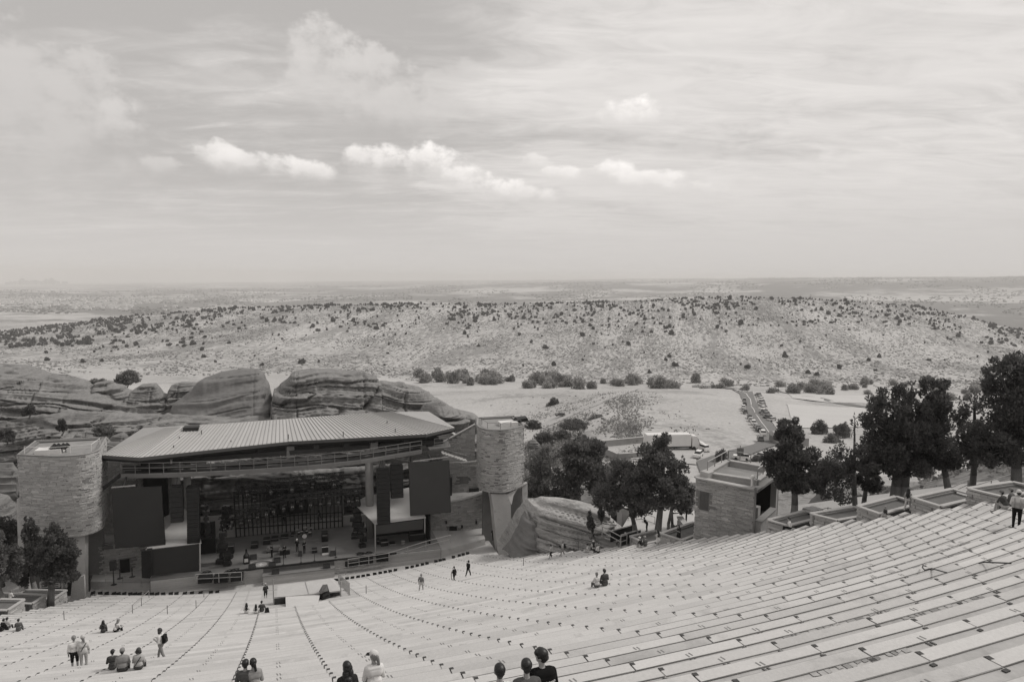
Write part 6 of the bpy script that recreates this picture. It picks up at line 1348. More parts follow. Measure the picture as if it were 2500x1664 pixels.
while len(hb_) < 9000:
    L, d = rg.uniform(45, 105), rg.uniform(20, 85); w_ = W(L, d); n = mn.noise(Vector((L*.09, d*.09, 2)))+.5*mn.noise(Vector((L*.25, d*.25, 6)))
    if math.degrees(math.atan2(L, RC-d)) > 23.5 and w_.y > 26 and rg.random() < .25+.9*n: hb_.append((w_.x, w_.y, hT(w_.x, w_.y)+rg.uniform(.02, .6), rg.uniform(.12, .4)))
hb_ = np.array(hb_); n_ = len(hb_); a_ = r_.normal(size=(n_, 3)); a_ /= np.linalg.norm(a_, axis=1)[:, None]; q_ = np.cross(a_, r_.normal(size=(n_, 3))); q_ /= np.linalg.norm(q_, axis=1)[:, None]
a_ *= hb_[:, 3:]; q_ *= hb_[:, 3:]*.7; c_ = hb_[:, :3]; Vb = np.stack([c_-a_, c_+q_, c_+a_, c_-q_], 1).reshape(-1, 3)
props(link('hillside_brush', npmesh('hillside_brush', Vb, np.arange(4*n_).reshape(n_, 4), M_BRU, r_.uniform(.5, 1.2, n_))), kind='stuff')
# the line of creek trees, one by one
ck = []
for i in range(120):
    u = rg.uniform(1010, 1640) if i < 68 else rg.uniform(1640, 2480); Y = rg.uniform(560, 690) if i < 68 else rg.uniform(520, 680)
    r = rg.uniform(4.0, 8.0) if i < 68 else rg.uniform(3., 7.0); try_add(u, Y, r, ck)
ck.sort(key=lambda s_: s_[4])
for i, s_ in enumerate(ck):
    put_mesh('creek_tree', TRM[i % 6], s_, 'pale rounded tree in the creek line below the ridge, %s stretch' % where(s_[4], 0)[0], 'tree', 'creek trees, %s stretch' % where(s_[4], 0)[0], rg.uniform(0, 6), (s_[3], s_[3], s_[3]*rg.uniform(.8, 1.2)))
# scattered shrubs on the left foot slope and meadow
# ------------------------------------------------------------------ the plain: houses, groves, city
hs = []
while len(hs) < 420:
    u = rg.uniform(-60, 700); Y = rg.uniform(4300, 6800)
    if mn.noise(Vector((u*.012, Y*.0014, 5))) > -.12+(.3 if u > 480 else 0): x = (u-1250)/F*Y; hs.append((x, Y, plain_z(x, Y), rg.uniform(.8, 1.5), u))
def house(seed):
    r = random.Random(seed); mb = MB(); w, d, h = r.uniform(9, 13), r.uniform(8, 10), r.uniform(5, 8)
    mb.box(-w, w, -d, d, -4, h, 1.1); ro = MB().hexa([(-w-1, -d-1, h), (w+1, -d-1, h), (w+1, d+1, h), (-w-1, d+1, h), (-w*.6, -.5, h+5), (w*.6, -.5, h+5), (w*.6, .5, h+5), (-w*.6, .5, h+5)]); mb.add(ro.v, ro.f, r.uniform(.5, .75)); return mb
HW, HR = mat('house_wall', .62, .8, .03, .05, .3, .03, tone=True), None
HM = [house(i).mesh('house', HW, tone=True) for i in range(5)]
hs.sort(key=lambda s_: s_[1])
for i, s_ in enumerate(hs[:300]):
    o = put_mesh('house', HM[i % 5], s_, 'small pale house in the far suburb beyond the left end of the ridge', 'house', 'houses of the far suburb', rg.uniform(-.5, .5), (s_[3],)*3)
joined('suburb_roofs', hs[300:], HM)
gv = []
while len(gv) < 7000:
    u = rg.uniform(-60, 2560); Y = math.exp(rg.uniform(math.log(3600), math.log(20000))); n = mn.noise(Vector((u*.006, math.log(Y)*4.5, 3)))+.5*mn.noise(Vector((u*.02, math.log(Y)*14, 9)))
    if u < 620 and 4200 < Y < 9000: n += .22
    if n > .05: x = (u-1250)/F*Y; r = rg.uniform(5, 9)*(1+Y/16000); gv.append((x, Y, plain_z(x, Y), r, u))
joined('distant_groves', gv, TF_, mat_=mat('grove_leaf', .07, .95, .1, .001, .02, .1, tone=True))
CTY = [(22, 14, 90), (30, 10, 120), (52, 8, 210), (57, 9, 300), (64, 12, 190), (70, 8, 150), (88, 12, 200), (94, 10, 170), (104, 9, 120), (115, 7, 260), (122, 6, 200), (128, 8, 310), (134, 9, 180), (142, 10, 120), (160, 14, 90), (40, 8, 140), (78, 8, 170), (110, 8, 160)]
for i, (u, w, h) in enumerate(CTY):
    Y = 21000+i*60; x = (u-1250)/F*Y; z = plain_z(x, Y); h = (h-90)*.5+85; ww = w*Y/F*.45
    t = thing('skyscraper', 'hazy city tower number counted from the left: %s' % ORD[sorted(c[0] for c in CTY).index(u)], 'skyscraper', (x, Y, z), 'city towers on the hazy horizon', frame='W'); BASE[t.name] = (0, 0, 0)
    t['label'] = '%s hazy city tower from the left on the far horizon' % ORD[sorted(c[0] for c in CTY).index(u)]
    part('shaft', MB().box(-ww, ww, -30, 30, -20, h), DARK, t); part('crown', MB().box(-ww*.6, ww*.6, -18, 18, h, h*1.07), DARK, t)

# ------------------------------------------------------------------ people
def cap_mesh(mb, a, b, ra, rb, n=10):
    """closed tapered capsule"""
    a, b = Vector(a), Vector(b); d = (b-a); L = d.length
    d = d/L if L > 1e-6 else Vector((0, 0, 1)); x = d.orthogonal().normalized(); y = d.cross(x); rings = []
    for t in (-1., -.8, -.45, 0): rings.append((a+d*(ra*t), ra*math.sqrt(max(0, 1-t*t))))
    for t in (0, .45, .8, 1.): rings.append((b+d*(rb*t), rb*math.sqrt(max(0, 1-t*t))))
    vs = [rings[0][0]]
    for c, r in rings[1:-1]: vs += [c+(x*math.cos(6.28318*i/n)+y*math.sin(6.28318*i/n))*r for i in range(n)]
    vs.append(rings[-1][0]); e = len(vs)-1; fs = [(0, 1+(i+1) % n, 1+i) for i in range(n)]
    for k in range(len(rings)-3): o = 1+k*n; fs += [(o+i, o+(i+1) % n, o+n+(i+1) % n, o+n+i) for i in range(n)]
    o = 1+(len(rings)-3)*n; fs += [(o+i, o+(i+1) % n, e) for i in range(n)]
    mb.add(vs, fs)
def cloth(g_): return mat('cloth_%d' % int(g_*1000), g_, .9, .06, 3, 30, .05, spec=.1)
def skeleton(pose, fat, woman, look):
    """joints for a 1.75 m figure; +Y forward, z up"""
    S = []; sw = .185 if not woman else .165; hw = .095 if not woman else .10
    sit = pose in ('sit', 'hug', 'cross', 'lean')
    pz = .11 if sit else .93; f = {'sit': .06, 'hug': .16, 'cross': .10, 'lean': -.06}.get(pose, .02)   # forward lean of the chest
    if pose == 'stoop': f = .22
    pel = Vector((0, 0, pz)); ch = Vector((0, f, pz+.36)); nk = Vector((0, f*1.35, pz+.53)); hd_ = Vector((0, f*1.5+.03, pz+.70))
    A = lambda a, b, ra, rb, tag: S.append((Vector(a), Vector(b), ra, rb, tag))
    w = 1+fat
    A(pel+Vector((-.065, 0, .02)), pel+Vector((.065, 0, .02)), .118*w, .118*w, 2)
    A(pel+Vector((-.055, .01, .14)), pel+Vector((.055, .01, .14)), .108*w, .108*w, 1)
    A(pel+Vector((0, .03+.05*fat, .16)), ch+Vector((0, .02, -.06)), .12*w, .125*w, 1)
    A(ch+Vector((-.08, 0, 0)), ch+Vector((.08, 0, 0)), .118*w, .118*w, 1)
    A(ch+Vector((-.11, -.01, .08)), ch+Vector((.11, -.01, .08)), .085*w, .085*w, 1)
    A(nk+Vector((-sw+.05, -.01, -.06)), nk+Vector((sw-.05, -.01, -.06)), .062*w, .062*w, 1)
    A(nk+Vector((0, -.005, -.08)), hd_+Vector((0, -.02, -.06)), .056, .052, 0)
    R = Matrix.Rotation(look, 3, 'Z'); H = lambda x, y, z: hd_+R @ Vector((x, y, z))
    A(H(0, -.015, .03), H(0, .01, .045), .094, .088, 0); A(H(0, .035, -.03), H(0, .045, -.06), .068, .050, 0); A(H(0, .09, .0), H(0, .105, -.022), .012, .016, 0)
    for s in (-1, 1): A(H(s*.085, -.01, .01), H(s*.09, -.015, -.02), .018, .014, 0)
    return S, pel, ch, nk, hd_, R, sw, hw
def limb(S, a, b, c, r, tags):
    S.append((Vector(a), Vector(b), r[0], r[1], tags[0])); S.append((Vector(b), Vector(c), r[1], r[2], tags[1]))
def person(base, face, label, pose='stand', h=1.74, woman=False, fat=0., shirt=.3, pants=.1, shoes=.05, skin=None, hair='short', hcol=None, shorts=False, sleeve=False, look=0., arms='down', voxel=.026, drop=.52, group=None, skirt=False, cap=None, cap_rot=0., extra=None, drawn=True):
    s = h/1.75; S, pel, ch, nk, hd_, R, sw, hw = skeleton(pose, fat, woman, look); V3 = Vector
    ft = 1 if sleeve else 0; sh_ = nk+V3((0, -.01, -.07)); hands = []
    def arm(sd_, el, wr, tip):
        o = V3((sd_*sw, 0, 0)); limb(S, sh_+o, el, wr, (.056*(1+.5*fat), .043, .031), (1, ft))
        d = (V3(tip)-V3(wr)).normalized(); sidev = d.cross(V3((0, 0, 1)))
        if sidev.length < .2: sidev = V3((1, 0, 0))
        sidev.normalize(); w_ = V3(wr); S.append((w_+d*.02, w_+d*.075, .030, .033, 0))
        for k, ln in ((-1.5, .062), (-.5, .074), (.5, .07), (1.5, .055)): S.append((w_+d*.08+sidev*k*.018, w_+d*(.08+ln)+sidev*k*.021-V3((0, 0, .012)), .0115, .0095, 0))
        S.append((w_+d*.03+sidev*.03, w_+d*.085+sidev*.062, .013, .011, 0))
    if pose in ('sit', 'hug', 'cross', 'lean'):
        for sd_ in (-1, 1):
            hip = pel+V3((sd_*hw, .02, 0))
            if pose == 'cross': kn = V3((sd_*.34, .34, pel.z+.06)); an = V3((-sd_*.06, .30, pel.z-.02)); toe = an+V3((-sd_*.14, .05, 0))
            elif pose == 'hug': kn = V3((sd_*.13, .42, pel.z+.14)); an = V3((sd_*.12, .50, pel.z-drop+.10)); toe = an+V3((sd_*.01, .16, -.045))
            else: kn = V3((sd_*.13, .44, pel.z+.03)); an = V3((sd_*.13, .47+.1*rnd.random(), pel.z-drop+.10-.1)); toe = an+V3((sd_*.02, .16, -.045))
            limb(S, hip, kn, an, (.088*(1+fat*.6), .06, .042), (2, 0 if shorts else 2)); S.append((an+V3((0, -.02, -.03)), toe, .042, .036, 3))
    else:
        st = {'walk': .26, 'walk2': -.26}.get(pose, .0)
        for sd_ in (-1, 1):
            k = sd_*st; hip = pel+V3((sd_*hw, 0, -.02)); up = .10*abs(st)/.26 if k < 0 else 0
            kn = V3((sd_*.105, .03+k*.55, .50)); an = V3((sd_*.10, k-.02, .09+up)); toe = an+V3((sd_*.02, .15, -.045-up*.4))
            limb(S, hip, kn, an, (.086*(1+fat*.6), .058, .040), (2, 0 if (shorts or skirt) else 2)); S.append((an+V3((0, -.03, -.03)), toe, .042, .036, 3))
        if skirt: S.append((pel+V3((0, 0, -.05)), pel+V3((0, .02, -.28)), .16, .20, 2))
    z0 = sh_.z; y0 = sh_.y
    for sd_ in (-1, 1):
        if arms == 'down' or (arms == 'wave' and sd_ < 0): arm(sd_, (sd_*(sw+.07), y0-.03, z0-.29), (sd_*(sw+.06), y0+.07, z0-.53), (sd_*(sw+.05), y0+.12, z0-.7))
        elif arms == 'swing': arm(sd_, (sd_*(sw+.06), y0-.05*sd_-.03, z0-.28), (sd_*(sw+.06), y0-.16*sd_+.08, z0-.5), (sd_*(sw+.05), y0-.2*sd_+.16, z0-.62))
        elif arms == 'lap': arm(sd_, (sd_*(sw+.07), y0+.02, z0-.27), (sd_*.10, y0+.27, z0-.30), (sd_*.02, y0+.36, z0-.33))
        elif arms == 'knees': arm(sd_, (sd_*(sw+.07), y0+.10, z0-.25), (sd_*.14, y0+.32, z0-.28), (sd_*.06, y0+.40, z0-.34))
        elif arms == 'wave': arm(sd_, (sd_*(sw+.22), y0+.02, z0+.02), (sd_*(sw+.12), y0+.08, z0+.26), (sd_*(sw+.06), y0+.08, z0+.4))
        elif arms == 'hold': arm(sd_, (sd_*(sw+.06), y0-.02, z0-.27), (sd_*.12, y0+.24, z0-.18), (sd_*.05, y0+.34, z0-.14))
        elif arms == 'prop': arm(sd_, (sd_*(sw+.13), y0-.12, z0-.25), (sd_*(sw+.12), y0-.24, pel.z+.02), (sd_*(sw+.14), y0-.32, pel.z-.07))
    root = thing('person', label, 'person', base, group, rot=AL+math.radians(face)); BASE[root.name] = (0, 0, 0); root.scale = (s, s, s)
    mb = MB()
    for a, b, ra, rb, tg in S: cap_mesh(mb, a, b, ra, rb)
    me = bpy.data.meshes.new('tmp'); me.from_pydata([tuple(v) for v in mb.v], [], mb.f); ob = bpy.data.objects.new('tmp', me); COL.objects.link(ob)
    md = ob.modifiers.new('r', 'REMESH'); md.mode = 'VOXEL'; md.voxel_size = voxel
    m2 = ob.modifiers.new('s', 'SMOOTH'); m2.factor = .5; m2.iterations = 2
    PEND.append((root, ob, S, dict(shirt=shirt, pants=pants, shoes=shoes, skin=skin, skirt=skirt)))
    # hair, hat
    hc = hcol or HAIRB; hb = MB(); H = lambda x, y, z: hd_+R @ V3((x, y, z)); hx_ = lambda *p: cap_mesh(hb, *p)
    if hair != 'none':
        hx_(H(0, -.028, .048), H(0, .0, .062), .101, .096)
        if hair in ('short', 'crop'): hx_(H(0, -.05, .0), H(0, -.045, -.03), .083, .062)
        if hair == 'fringe': hx_(H(-.05, .05, .075), H(.05, .05, .075), .055, .055); hx_(H(0, -.055, .0), H(0, -.045, -.03), .085, .068); hx_(H(-.07, .0, .03), H(.07, 0, .03), .04, .04)
        if hair == 'bob': hx_(H(-.05, -.03, -.02), H(.05, -.03, -.02), .085, .085); hx_(H(-.07, -.01, -.08), H(.07, -.01, -.08), .06, .06)
        if hair == 'long': hx_(H(-.03, -.05, .0), H(.03, -.05, .0), .085, .085); hx_(H(-.055, -.06, -.10), V3((-.065, nk.y-.11, nk.z-.24)), .08, .07); hx_(H(.055, -.06, -.10), V3((.065, nk.y-.11, nk.z-.24)), .08, .07); hx_(V3((0, nk.y-.12, nk.z-.05)), V3((0, nk.y-.12, nk.z-.36)), .095, .06)
        if hair == 'pony': hx_(H(0, -.05, .01), H(0, -.045, -.02), .082, .07); hx_(H(.02, -.12, .02), H(.05, -.14, -.16), .046, .034)
        if hair == 'bun': hx_(H(0, -.05, .01), H(0, -.045, -.02), .082, .07); hx_(H(0, -.07, .14), H(0, -.06, .15), .05, .05)
    if hb.v: part('hair', hb, hc, root, smooth=True)
    if cap is not None:
        cb = MB(); Rc = R @ Matrix.Rotation(cap_rot, 3, 'Z'); C = lambda x, y, z: hd_+Rc @ V3((x, y, z)); cm = cloth(cap)
        cap_mesh(cb, C(0, -.02, .062), C(0, .0, .075), .108, .100); part('cap', cb, cm, root, smooth=True)
        br_ = MB(); br_.add([C(-.075, .075, .055), C(.075, .075, .055), C(.055, .185, .035), C(-.055, .185, .035), C(-.075, .075, .068), C(.075, .075, .068), C(.055, .185, .048), C(-.055, .185, .048)], [(3, 2, 1, 0), (4, 5, 6, 7), (0, 1, 5, 4), (1, 2, 6, 5), (2, 3, 7, 6), (3, 0, 4, 7)]); part('cap_brim', br_, cm if not (extra and 'darkbrim' in extra) else cloth(.03), root)
    if extra:
        for e in extra:
            if e == 'vest':
                vb = MB()
                for z_ in (pel.z+.12, pel.z+.25): cap_mesh(vb, (-.07, .02, z_), (.07, .02, z_), .148*(1+fat), .148*(1+fat))
                for sd_ in (-1, 1): vb.beam((sd_*.11, -.16, pel.z+.1), (sd_*.11, -.13, pel.z+.5), .05, .012)
                part('reflective_stripe', vb, LGREY, root, smooth=True)
            if e == 'strap': part('bag_strap', MB().beam((.13, nk.y-.13, nk.z-.03), (-.11, -.15, pel.z+.12), .035, .02), BLACK, root)
        if 'backpack' in extra:
            p = V3((0, ch.y-.21, ch.z-.02)); r_ = thing('backpack', 'black backpack worn by the %s' % (label.split(' on ')[0].split(' with ')[0]), 'backpack', base, rot=AL+math.radians(face)); BASE[r_.name] = (0, 0, 0); r_.scale = (s, s, s)
            b_ = MB(); b_.tbox((p.x, p.y, p.z-.02), (.27, .15, .40), 0, .85); part('bag_body', b_, BLACK, r_); part('pocket', MB().tbox((p.x, p.y-.09, p.z-.1), (.2, .05, .2), 0, .9), BLACKG, r_)
            part('strap', MB().beam((.1, p.y+.06, p.z+.16), (.11, p.y+.32, p.z+.05), .05, .02).beam((-.1, p.y+.06, p.z+.16), (-.11, p.y+.32, p.z+.05), .05, .02), BLACK, r_)
    return root
PEND = []
def finish_people():
    bpy.context.view_layer.update(); dg = bpy.context.evaluated_depsgraph_get()
    for root, ob, S, o in PEND:
        me = bpy.data.meshes.new_from_object(ob.evaluated_get(dg)); nv = len(me.vertices); P = np.empty(nv*3, np.float32); me.vertices.foreach_get('co', P); P = P.reshape(-1, 3)
        N = np.empty(nv*3, np.float32); me.vertices.foreach_get('normal', N); N = N.reshape(-1, 3)
        D = []
        for a, b, ra, rb, tg in S:
            a_, b_ = np.array(a), np.array(b); ab = b_-a_; t = np.clip(((P-a_)@ab)/max(ab@ab, 1e-9), 0, 1); D.append(np.linalg.norm(P-a_-t[:, None]*ab, axis=1)-(ra+(rb-ra)*t))
        tag = np.array([q[4] for q in S])[np.argmin(np.array(D), axis=0)]
        me.materials.clear(); me.materials.append(SKIN if o['skin'] is None else cloth(o['skin'])); me.shade_smooth(); link('body', me, root)
        polys = [tuple(p.vertices) for p in me.polygons]
        for tg, nm, gv in ((1, 'shirt', o['shirt']), (2, 'skirt' if o['skirt'] else 'trousers', o['pants']), (3, 'shoes', o['shoes'])):
            if gv is None: continue
            fs = [q for q in polys if sum(tag[i] == tg for i in q)*2 >= len(q)]
            if not fs: continue
            ids = sorted({i for q in fs for i in q}); mp_ = {i: k for k, i in enumerate(ids)}; off = .010 if tg != 1 else .014
            m2 = bpy.data.meshes.new(nm); m2.from_pydata([tuple(P[i]+N[i]*off) for i in ids], [], [tuple(mp_[i] for i in q) for q in fs]); m2.update(); m2.shade_smooth(); m2.materials.append(cloth(gv)); link(nm, m2, root)
        d = ob.data; bpy.data.objects.remove(ob); bpy.data.meshes.remove(d)
def on_tread(u, v): return tread_at(u, v)[0]
def on_seat(u, v): return seat_at(u, v)[0]
def seat_head(u, v, hh=1.0): return seat_at(u, v, hh)[0]      # where one sits whose head top is seen at that pixel
P_ = person
# left part of the benches
P_(on_tread(184, 1634), 20, 'standing man in a white tee and black shorts beside the woman with a shoulder bag', h=1.76, shirt=.72, pants=.02, shorts=True, hcol=HAIRL, hair='crop', fat=.08)
P_(on_tread(206, 1636), 15, 'standing woman in a pale top with a dark bag across her back', h=1.74, woman=True, shirt=.60, pants=.45, hair='pony', hcol=HAIRL, cap=.5, fat=.06, extra=['strap'])
P_(on_seat(275, 1632), 0, 'small seated person in a dark tee left of the broad man in grey', 'sit', h=1.62, shirt=.07, pants=.08, hair='short', arms='lap')
P_(on_seat(299, 1636), 0, 'broad seated man in a grey tee between the dark tee and the bob haired woman', 'sit', h=1.80, shirt=.26, pants=.06, hair='crop', hcol=HAIRM, fat=.30, arms='lap', cap=.24)
P_(on_seat(338, 1632), -5, 'seated woman with a bob and a strap across her pale knit back', 'sit', h=1.70, woman=True, shirt=.42, pants=.08, hair='bob', hcol=HAIRM, fat=.14, arms='lap', extra=['strap'])
P_(on_tread(395, 1614), 70, 'walking woman in pale trousers with a black backpack on the left benches', 'walk', h=1.74, woman=True, shirt=.68, pants=.26, hair='bob', hcol=HAIRM, arms='hold', extra=['backpack'])
P_(on_seat(252, 1542), 0, 'seated woman with long black hair in a dark top on the left benches', 'sit', h=1.66, woman=True, shirt=.10, pants=.05, hair='long', arms='lap')
P_(on_seat(281, 1540), -60, 'seated blonde woman in a white top and black trousers on the left benches', 'hug', h=1.68, woman=True, shirt=.66, pants=.02, hair='long', hcol=HAIRL, arms='knees')
P_(on_seat(16, 1534), -20, 'seated woman in a pale shirt at the left edge of the frame', 'sit', h=1.72, woman=True, shirt=.42, pants=.08, hair='short', arms='lap')
P_(on_seat(2, 1538), -40, 'dark clothed seated person cut by the left edge of the frame', 'hug', h=1.68, shirt=.02, pants=.03, hair='short', arms='knees')
P_(on_seat(45, 1540), 0, 'seated man in a dark grey tee near the left edge of the frame', 'sit', h=1.74, shirt=.12, pants=.1, hair='crop', arms='lap')
P_(PY(25, 1462, 76), -30, 'man in a white shirt sitting on the left planter wall', 'sit', h=1.7, shirt=.72, pants=.1, hair='crop', hcol=HAIRL, arms='lap')
P_(on_seat(602, 1497), 0, 'seated girl with black hair and a white top left of the platform', 'sit', h=1.62, woman=True, shirt=.62, pants=.5, hair='long', arms='lap')
P_(on_seat(625, 1496), 0, 'seated child in white beside the man in a dark shirt', 'sit', h=1.45, woman=True, shirt=.66, pants=.4, hair='long', arms='lap')
P_(on_seat(639, 1493), 0, 'seated man in a dark shirt left of the white platform', 'sit', h=1.74, shirt=.07, pants=.1, hair='short', arms='prop')
bg_ = on_seat(652, 1494); solo('bag', 'small black bag on the bench beside the man in a dark shirt', 'bag', MB().tbox((bg_[0], bg_[1], bg_[2]+.2), (.35, .25, .4), .3, .7), BLACK, bg_)
P_(on_tread(649, 1463), 20, 'standing worker in a dark tee and pale cap beside the white platform', 'stand', h=1.78, shirt=.05, pants=.03, shorts=True, hair='crop', cap=.45, arms='hold', fat=.1)
# right half
P_(on_tread(1028, 1447), -30, 'walking man in a grey tee and white shorts on the middle benches', 'walk', h=1.75, shirt=.20, pants=.62, shorts=True, skin=.3, hair='crop', hcol=HAIRL, arms='down')
P_(on_tread(1109, 1420), 20, 'shorter walker in black beside a thin rail post', 'walk', h=1.58, woman=True, shirt=.02, pants=.03, hair='bun', hcol=HAIRM, arms='swing')
P_(on_tread(1143, 1411), -60, 'taller walker dressed all in black on the middle benches', 'walk', h=1.82, shirt=.02, pants=.02, hair='short', arms='swing')
P_(on_tread(1345, 1366), 40, 'walking woman in a pale tee with a grey bag and black shorts', 'walk', h=1.72, woman=True, shirt=.45, pants=.03, shorts=True, hair='short', arms='wave')
P_(on_tread(1374, 1358), 60, 'walker in pale clothes with a dark backpack near the boulder', 'walk', h=1.76, shirt=.55, pants=.35, hair='crop', hcol=HAIRL, arms='swing', extra=['backpack'])
P_(on_seat(1436, 1346), 60, 'seated woman in white with dark hair left in the group of three', 'sit', h=1.7, woman=True, shirt=.6, pants=.55, hair='short', arms='lap')
P_(on_seat(1449, 1342), -10, 'person with long black hair over a white top in the group of three', 'sit', h=1.85, woman=True, shirt=.55, pants=.03, hair='long', arms='lap', cap=.65)
P_(on_seat(1461, 1350), 30, 'seated person in white with a black bag right in the group of three', 'sit', h=1.7, shirt=.68, pants=.03, hair='crop', hcol=HAIRL, arms='lap', extra=['strap'])
P_(on_seat(1567, 1334), 30, 'seated person in black with a white cap by the lowest planter', 'hug', h=1.72, shirt=.03, pants=.5, hair='crop', cap=.7, arms='knees')
P_(on_seat(1576, 1334), 10, 'seated person in grey with a cap by the lowest planter', 'sit', h=1.74, shirt=.15, pants=.12, hair='crop', hcol=HAIRL, cap=.4, arms='lap')
P_(on_tread(1606, 1335), 20, 'standing woman with long black hair and a white skirt', 'stand', h=1.66, woman=True, shirt=.5, pants=.72, skirt=True, hair='long', arms='hold')
P_(on_tread(1657, 1324), 90, 'standing woman in a black dress before the building planter', 'stand', h=1.74, woman=True, shirt=.03, pants=.02, skirt=True, hair='long', hcol=HAIRM, arms='hold')
P_(PY(1579, 1297, 66), 80, 'stooping person in black on the pale plaza', 'stoop', h=1.72, shirt=.03, pants=.05, hair='short', arms='hold')
P_(PY(1546, 1298, 66), 20, 'person in white at the picket fence of the ramp', 'stand', h=1.65, shirt=.6, pants=.4, hair='crop', hcol=HAIRL)
P_(on_seat(1458, 1434), 5, 'seated woman in white leaning to the man in the dark tee', 'sit', h=1.64, woman=True, shirt=.62, pants=.12, hair='bun', hcol=HAIRL, arms='knees')
P_(on_seat(1477, 1430), 5, 'seated man in a dark tee in the middle of the right benches', 'sit', h=1.86, shirt=.08, pants=.1, hair='crop', hcol=HAIRM, arms='lap', fat=.05)
P_(on_seat(1929, 1292), 60, 'man in a white shirt sitting below the planter of the dark bin', 'sit', h=1.7, shirt=.72, pants=.02, hair='short', arms='lap')
P_(on_seat(2163, 1260), 70, 'small child in a dark top sitting beside the double trunk planter', 'sit', h=1.35, woman=True, shirt=.05, pants=.5, hair='short', hcol=HAIRL, arms='lap')
P_(on_tread(2219, 1253), -70, 'walking woman with dark hair and pale trousers by the planters', 'walk', h=1.74, woman=True, shirt=.3, pants=.55, hair='long', arms='down')
P_(on_seat(2458, 1246), 10, 'seated man in a dark tee beside the worker in a vest', 'hug', h=1.78, shirt=.07, pants=.4, shorts=True, hair='crop', cap=.14, arms='knees', fat=.1)
P_(on_seat(2474, 1240), 10, 'seated man in grey half hidden behind the worker', 'sit', h=1.84, shirt=.12, pants=.1, hair='crop', cap=.22, arms='lap')
P_(on_tread(2487, 1299), -60, 'worker in a pale vest with bright stripes and black trousers at the right edge', 'stand', h=1.86, shirt=.58, pants=.015, hair='crop', cap=.6, arms='hold', extra=['vest'], fat=.1, look=.3)
# nearest row at the bottom of the frame
NV = .016
P_(seat_head(596, 1614), -12, 'man with short black hair and a dark grey tee at the bottom left', 'sit', h=1.76, shirt=.10, pants=.06, hair='short', arms='hold', voxel=NV)
P_(seat_head(619, 1611), 12, 'woman with a black ponytail and a pale rose top at the bottom left', 'sit', h=1.76, woman=True, shirt=.30, pants=.10, hair='pony', arms='hold', voxel=NV)
P_(seat_head(849, 1615), 8, 'woman with long straight black hair at the bottom of the frame', 'sit', h=1.76, woman=True, shirt=.03, pants=.05, hair='long', arms='lap', voxel=NV, look=.25)
P_(seat_head(914, 1588), 5, 'fair haired woman in a white top and a white cap with a dark brim', 'sit', h=1.82, woman=True, shirt=.70, pants=.2, hair='pony', hcol=HAIRL, cap=.62, cap_rot=.5, arms='lap', voxel=NV, look=.5, extra=['darkbrim'], fat=.08)
P_(seat_head(1223, 1619), -6, 'black haired man in a white tee, leftmost of three at the bottom', 'sit', h=1.76, shirt=.70, pants=.1, hair='short', arms='lap', voxel=NV)
P_(seat_head(1289, 1611), -6, 'black haired man in a grey tee, middle of three at the bottom', 'sit', h=1.76, shirt=.11, pants=.1, hair='short', arms='lap', voxel=NV)
hood_base = seat_head(1335, 1593); hood = P_(hood_base, 0, 'man in a black hoodie with white print, rightmost of three at the bottom', 'hug', h=1.84, shirt=.012, pants=.05, sleeve=True, hair='fringe', arms='hold', voxel=NV, look=.75, fat=.08)
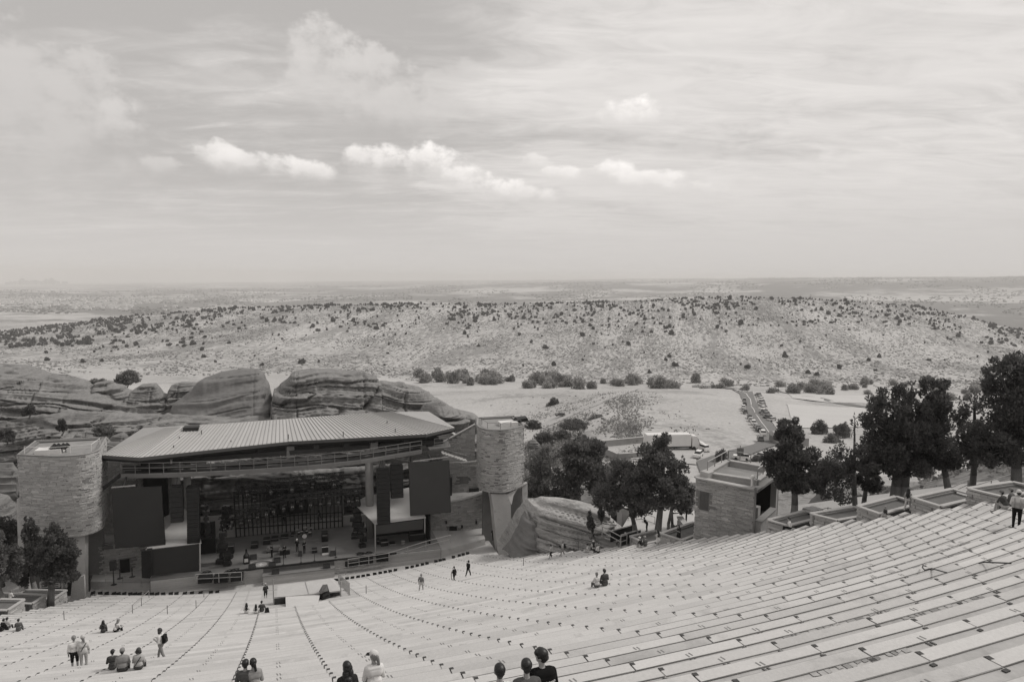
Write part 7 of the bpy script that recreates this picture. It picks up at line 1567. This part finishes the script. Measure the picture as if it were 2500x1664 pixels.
# stage crew
for u, v, Y, f, lab, kw in ((664, 1366, 88.6, 120, 'stage hand in dark clothes with pale sleeves at the keyboard table', dict(shirt=.03, pants=.02, arms='hold', hair='crop')), (695, 1367, 88, 200, 'stage hand with pale forearms at the draped keyboard stand', dict(shirt=.02, pants=.02, arms='hold')),
        (726, 1355, 89.5, 160, 'stage hand with a white cap near the drum riser', dict(shirt=.03, pants=.02, cap=.75, arms='down')), (743, 1361, 88.8, 220, 'stage hand in black beside the flight case', dict(shirt=.02, pants=.02, hcol=HAIRL, hair='crop', arms='hold')), (780, 1289, 97.0, 90, 'stage hand walking along the grid frame at the back', dict(shirt=.02, pants=.02, pose='walk', arms='swing')),
        (693, 1288, 96.8, 200, 'stage hand bending at the back of the stage', dict(shirt=.02, pants=.02, pose='stoop', arms='hold'))):
    a = PY(u, v, Y); P_((a[0], Y, ZS if Y < 96 else ZS+1.35), f, lab, h=1.76, **kw)
ga = PY(1204, 1318, 88.4); P_((ga[0], 88.4, ga[2]), 180, 'person in black in the doorway behind the right tower pier', h=1.76, shirt=.02, pants=.02)
finish_people()
# white print on the back of the hoodie
sh_o = [c for c in hood.children if c.name.startswith('shirt')][0]
bvh = BVHTree.FromPolygons([tuple(v.co) for v in sh_o.data.vertices], [tuple(p.vertices) for p in sh_o.data.polygons])
def print_on(txts):
    vs, fs = [], []
    for txt, x, z, size, rot in txts:
        cu = bpy.data.curves.new('print', 'FONT'); cu.body = txt; cu.size = size; cu.align_x = 'CENTER'; cu.resolution_u = 2; cu.offset = size*.035
        o = bpy.data.objects.new('print', cu); COL.objects.link(o); bpy.context.view_layer.update()
        me = bpy.data.meshes.new_from_object(o.evaluated_get(bpy.context.evaluated_depsgraph_get())); k = len(vs)
        for v in me.vertices:
            px, pz = x+v.co.x*math.cos(rot)-v.co.y*math.sin(rot), z+v.co.x*math.sin(rot)+v.co.y*math.cos(rot)
            h = bvh.ray_cast(Vector((px, -1, pz)), Vector((0, 1, 0))); y = h[0].y-.005 if h[0] else -.1
            vs.append((px, y, pz))
        fs += [tuple(i+k for i in p.vertices) for p in me.polygons]; bpy.data.objects.remove(o)
    m = bpy.data.meshes.new('back_print'); m.from_pydata(vs, [], fs); m.update(); m.materials.append(cloth(.8)); link('back_print', m, hood)
print_on([('THANK GOD', 0, .455, .062, 0), ("IT'S FRIDAY", 0, .40, .060, 0), ('- - - - - - -', 0, .355, .04, 0), ('- - - -   - - -', 0, .315, .035, 0), ('- - -      - -', 0, .28, .035, 0)])
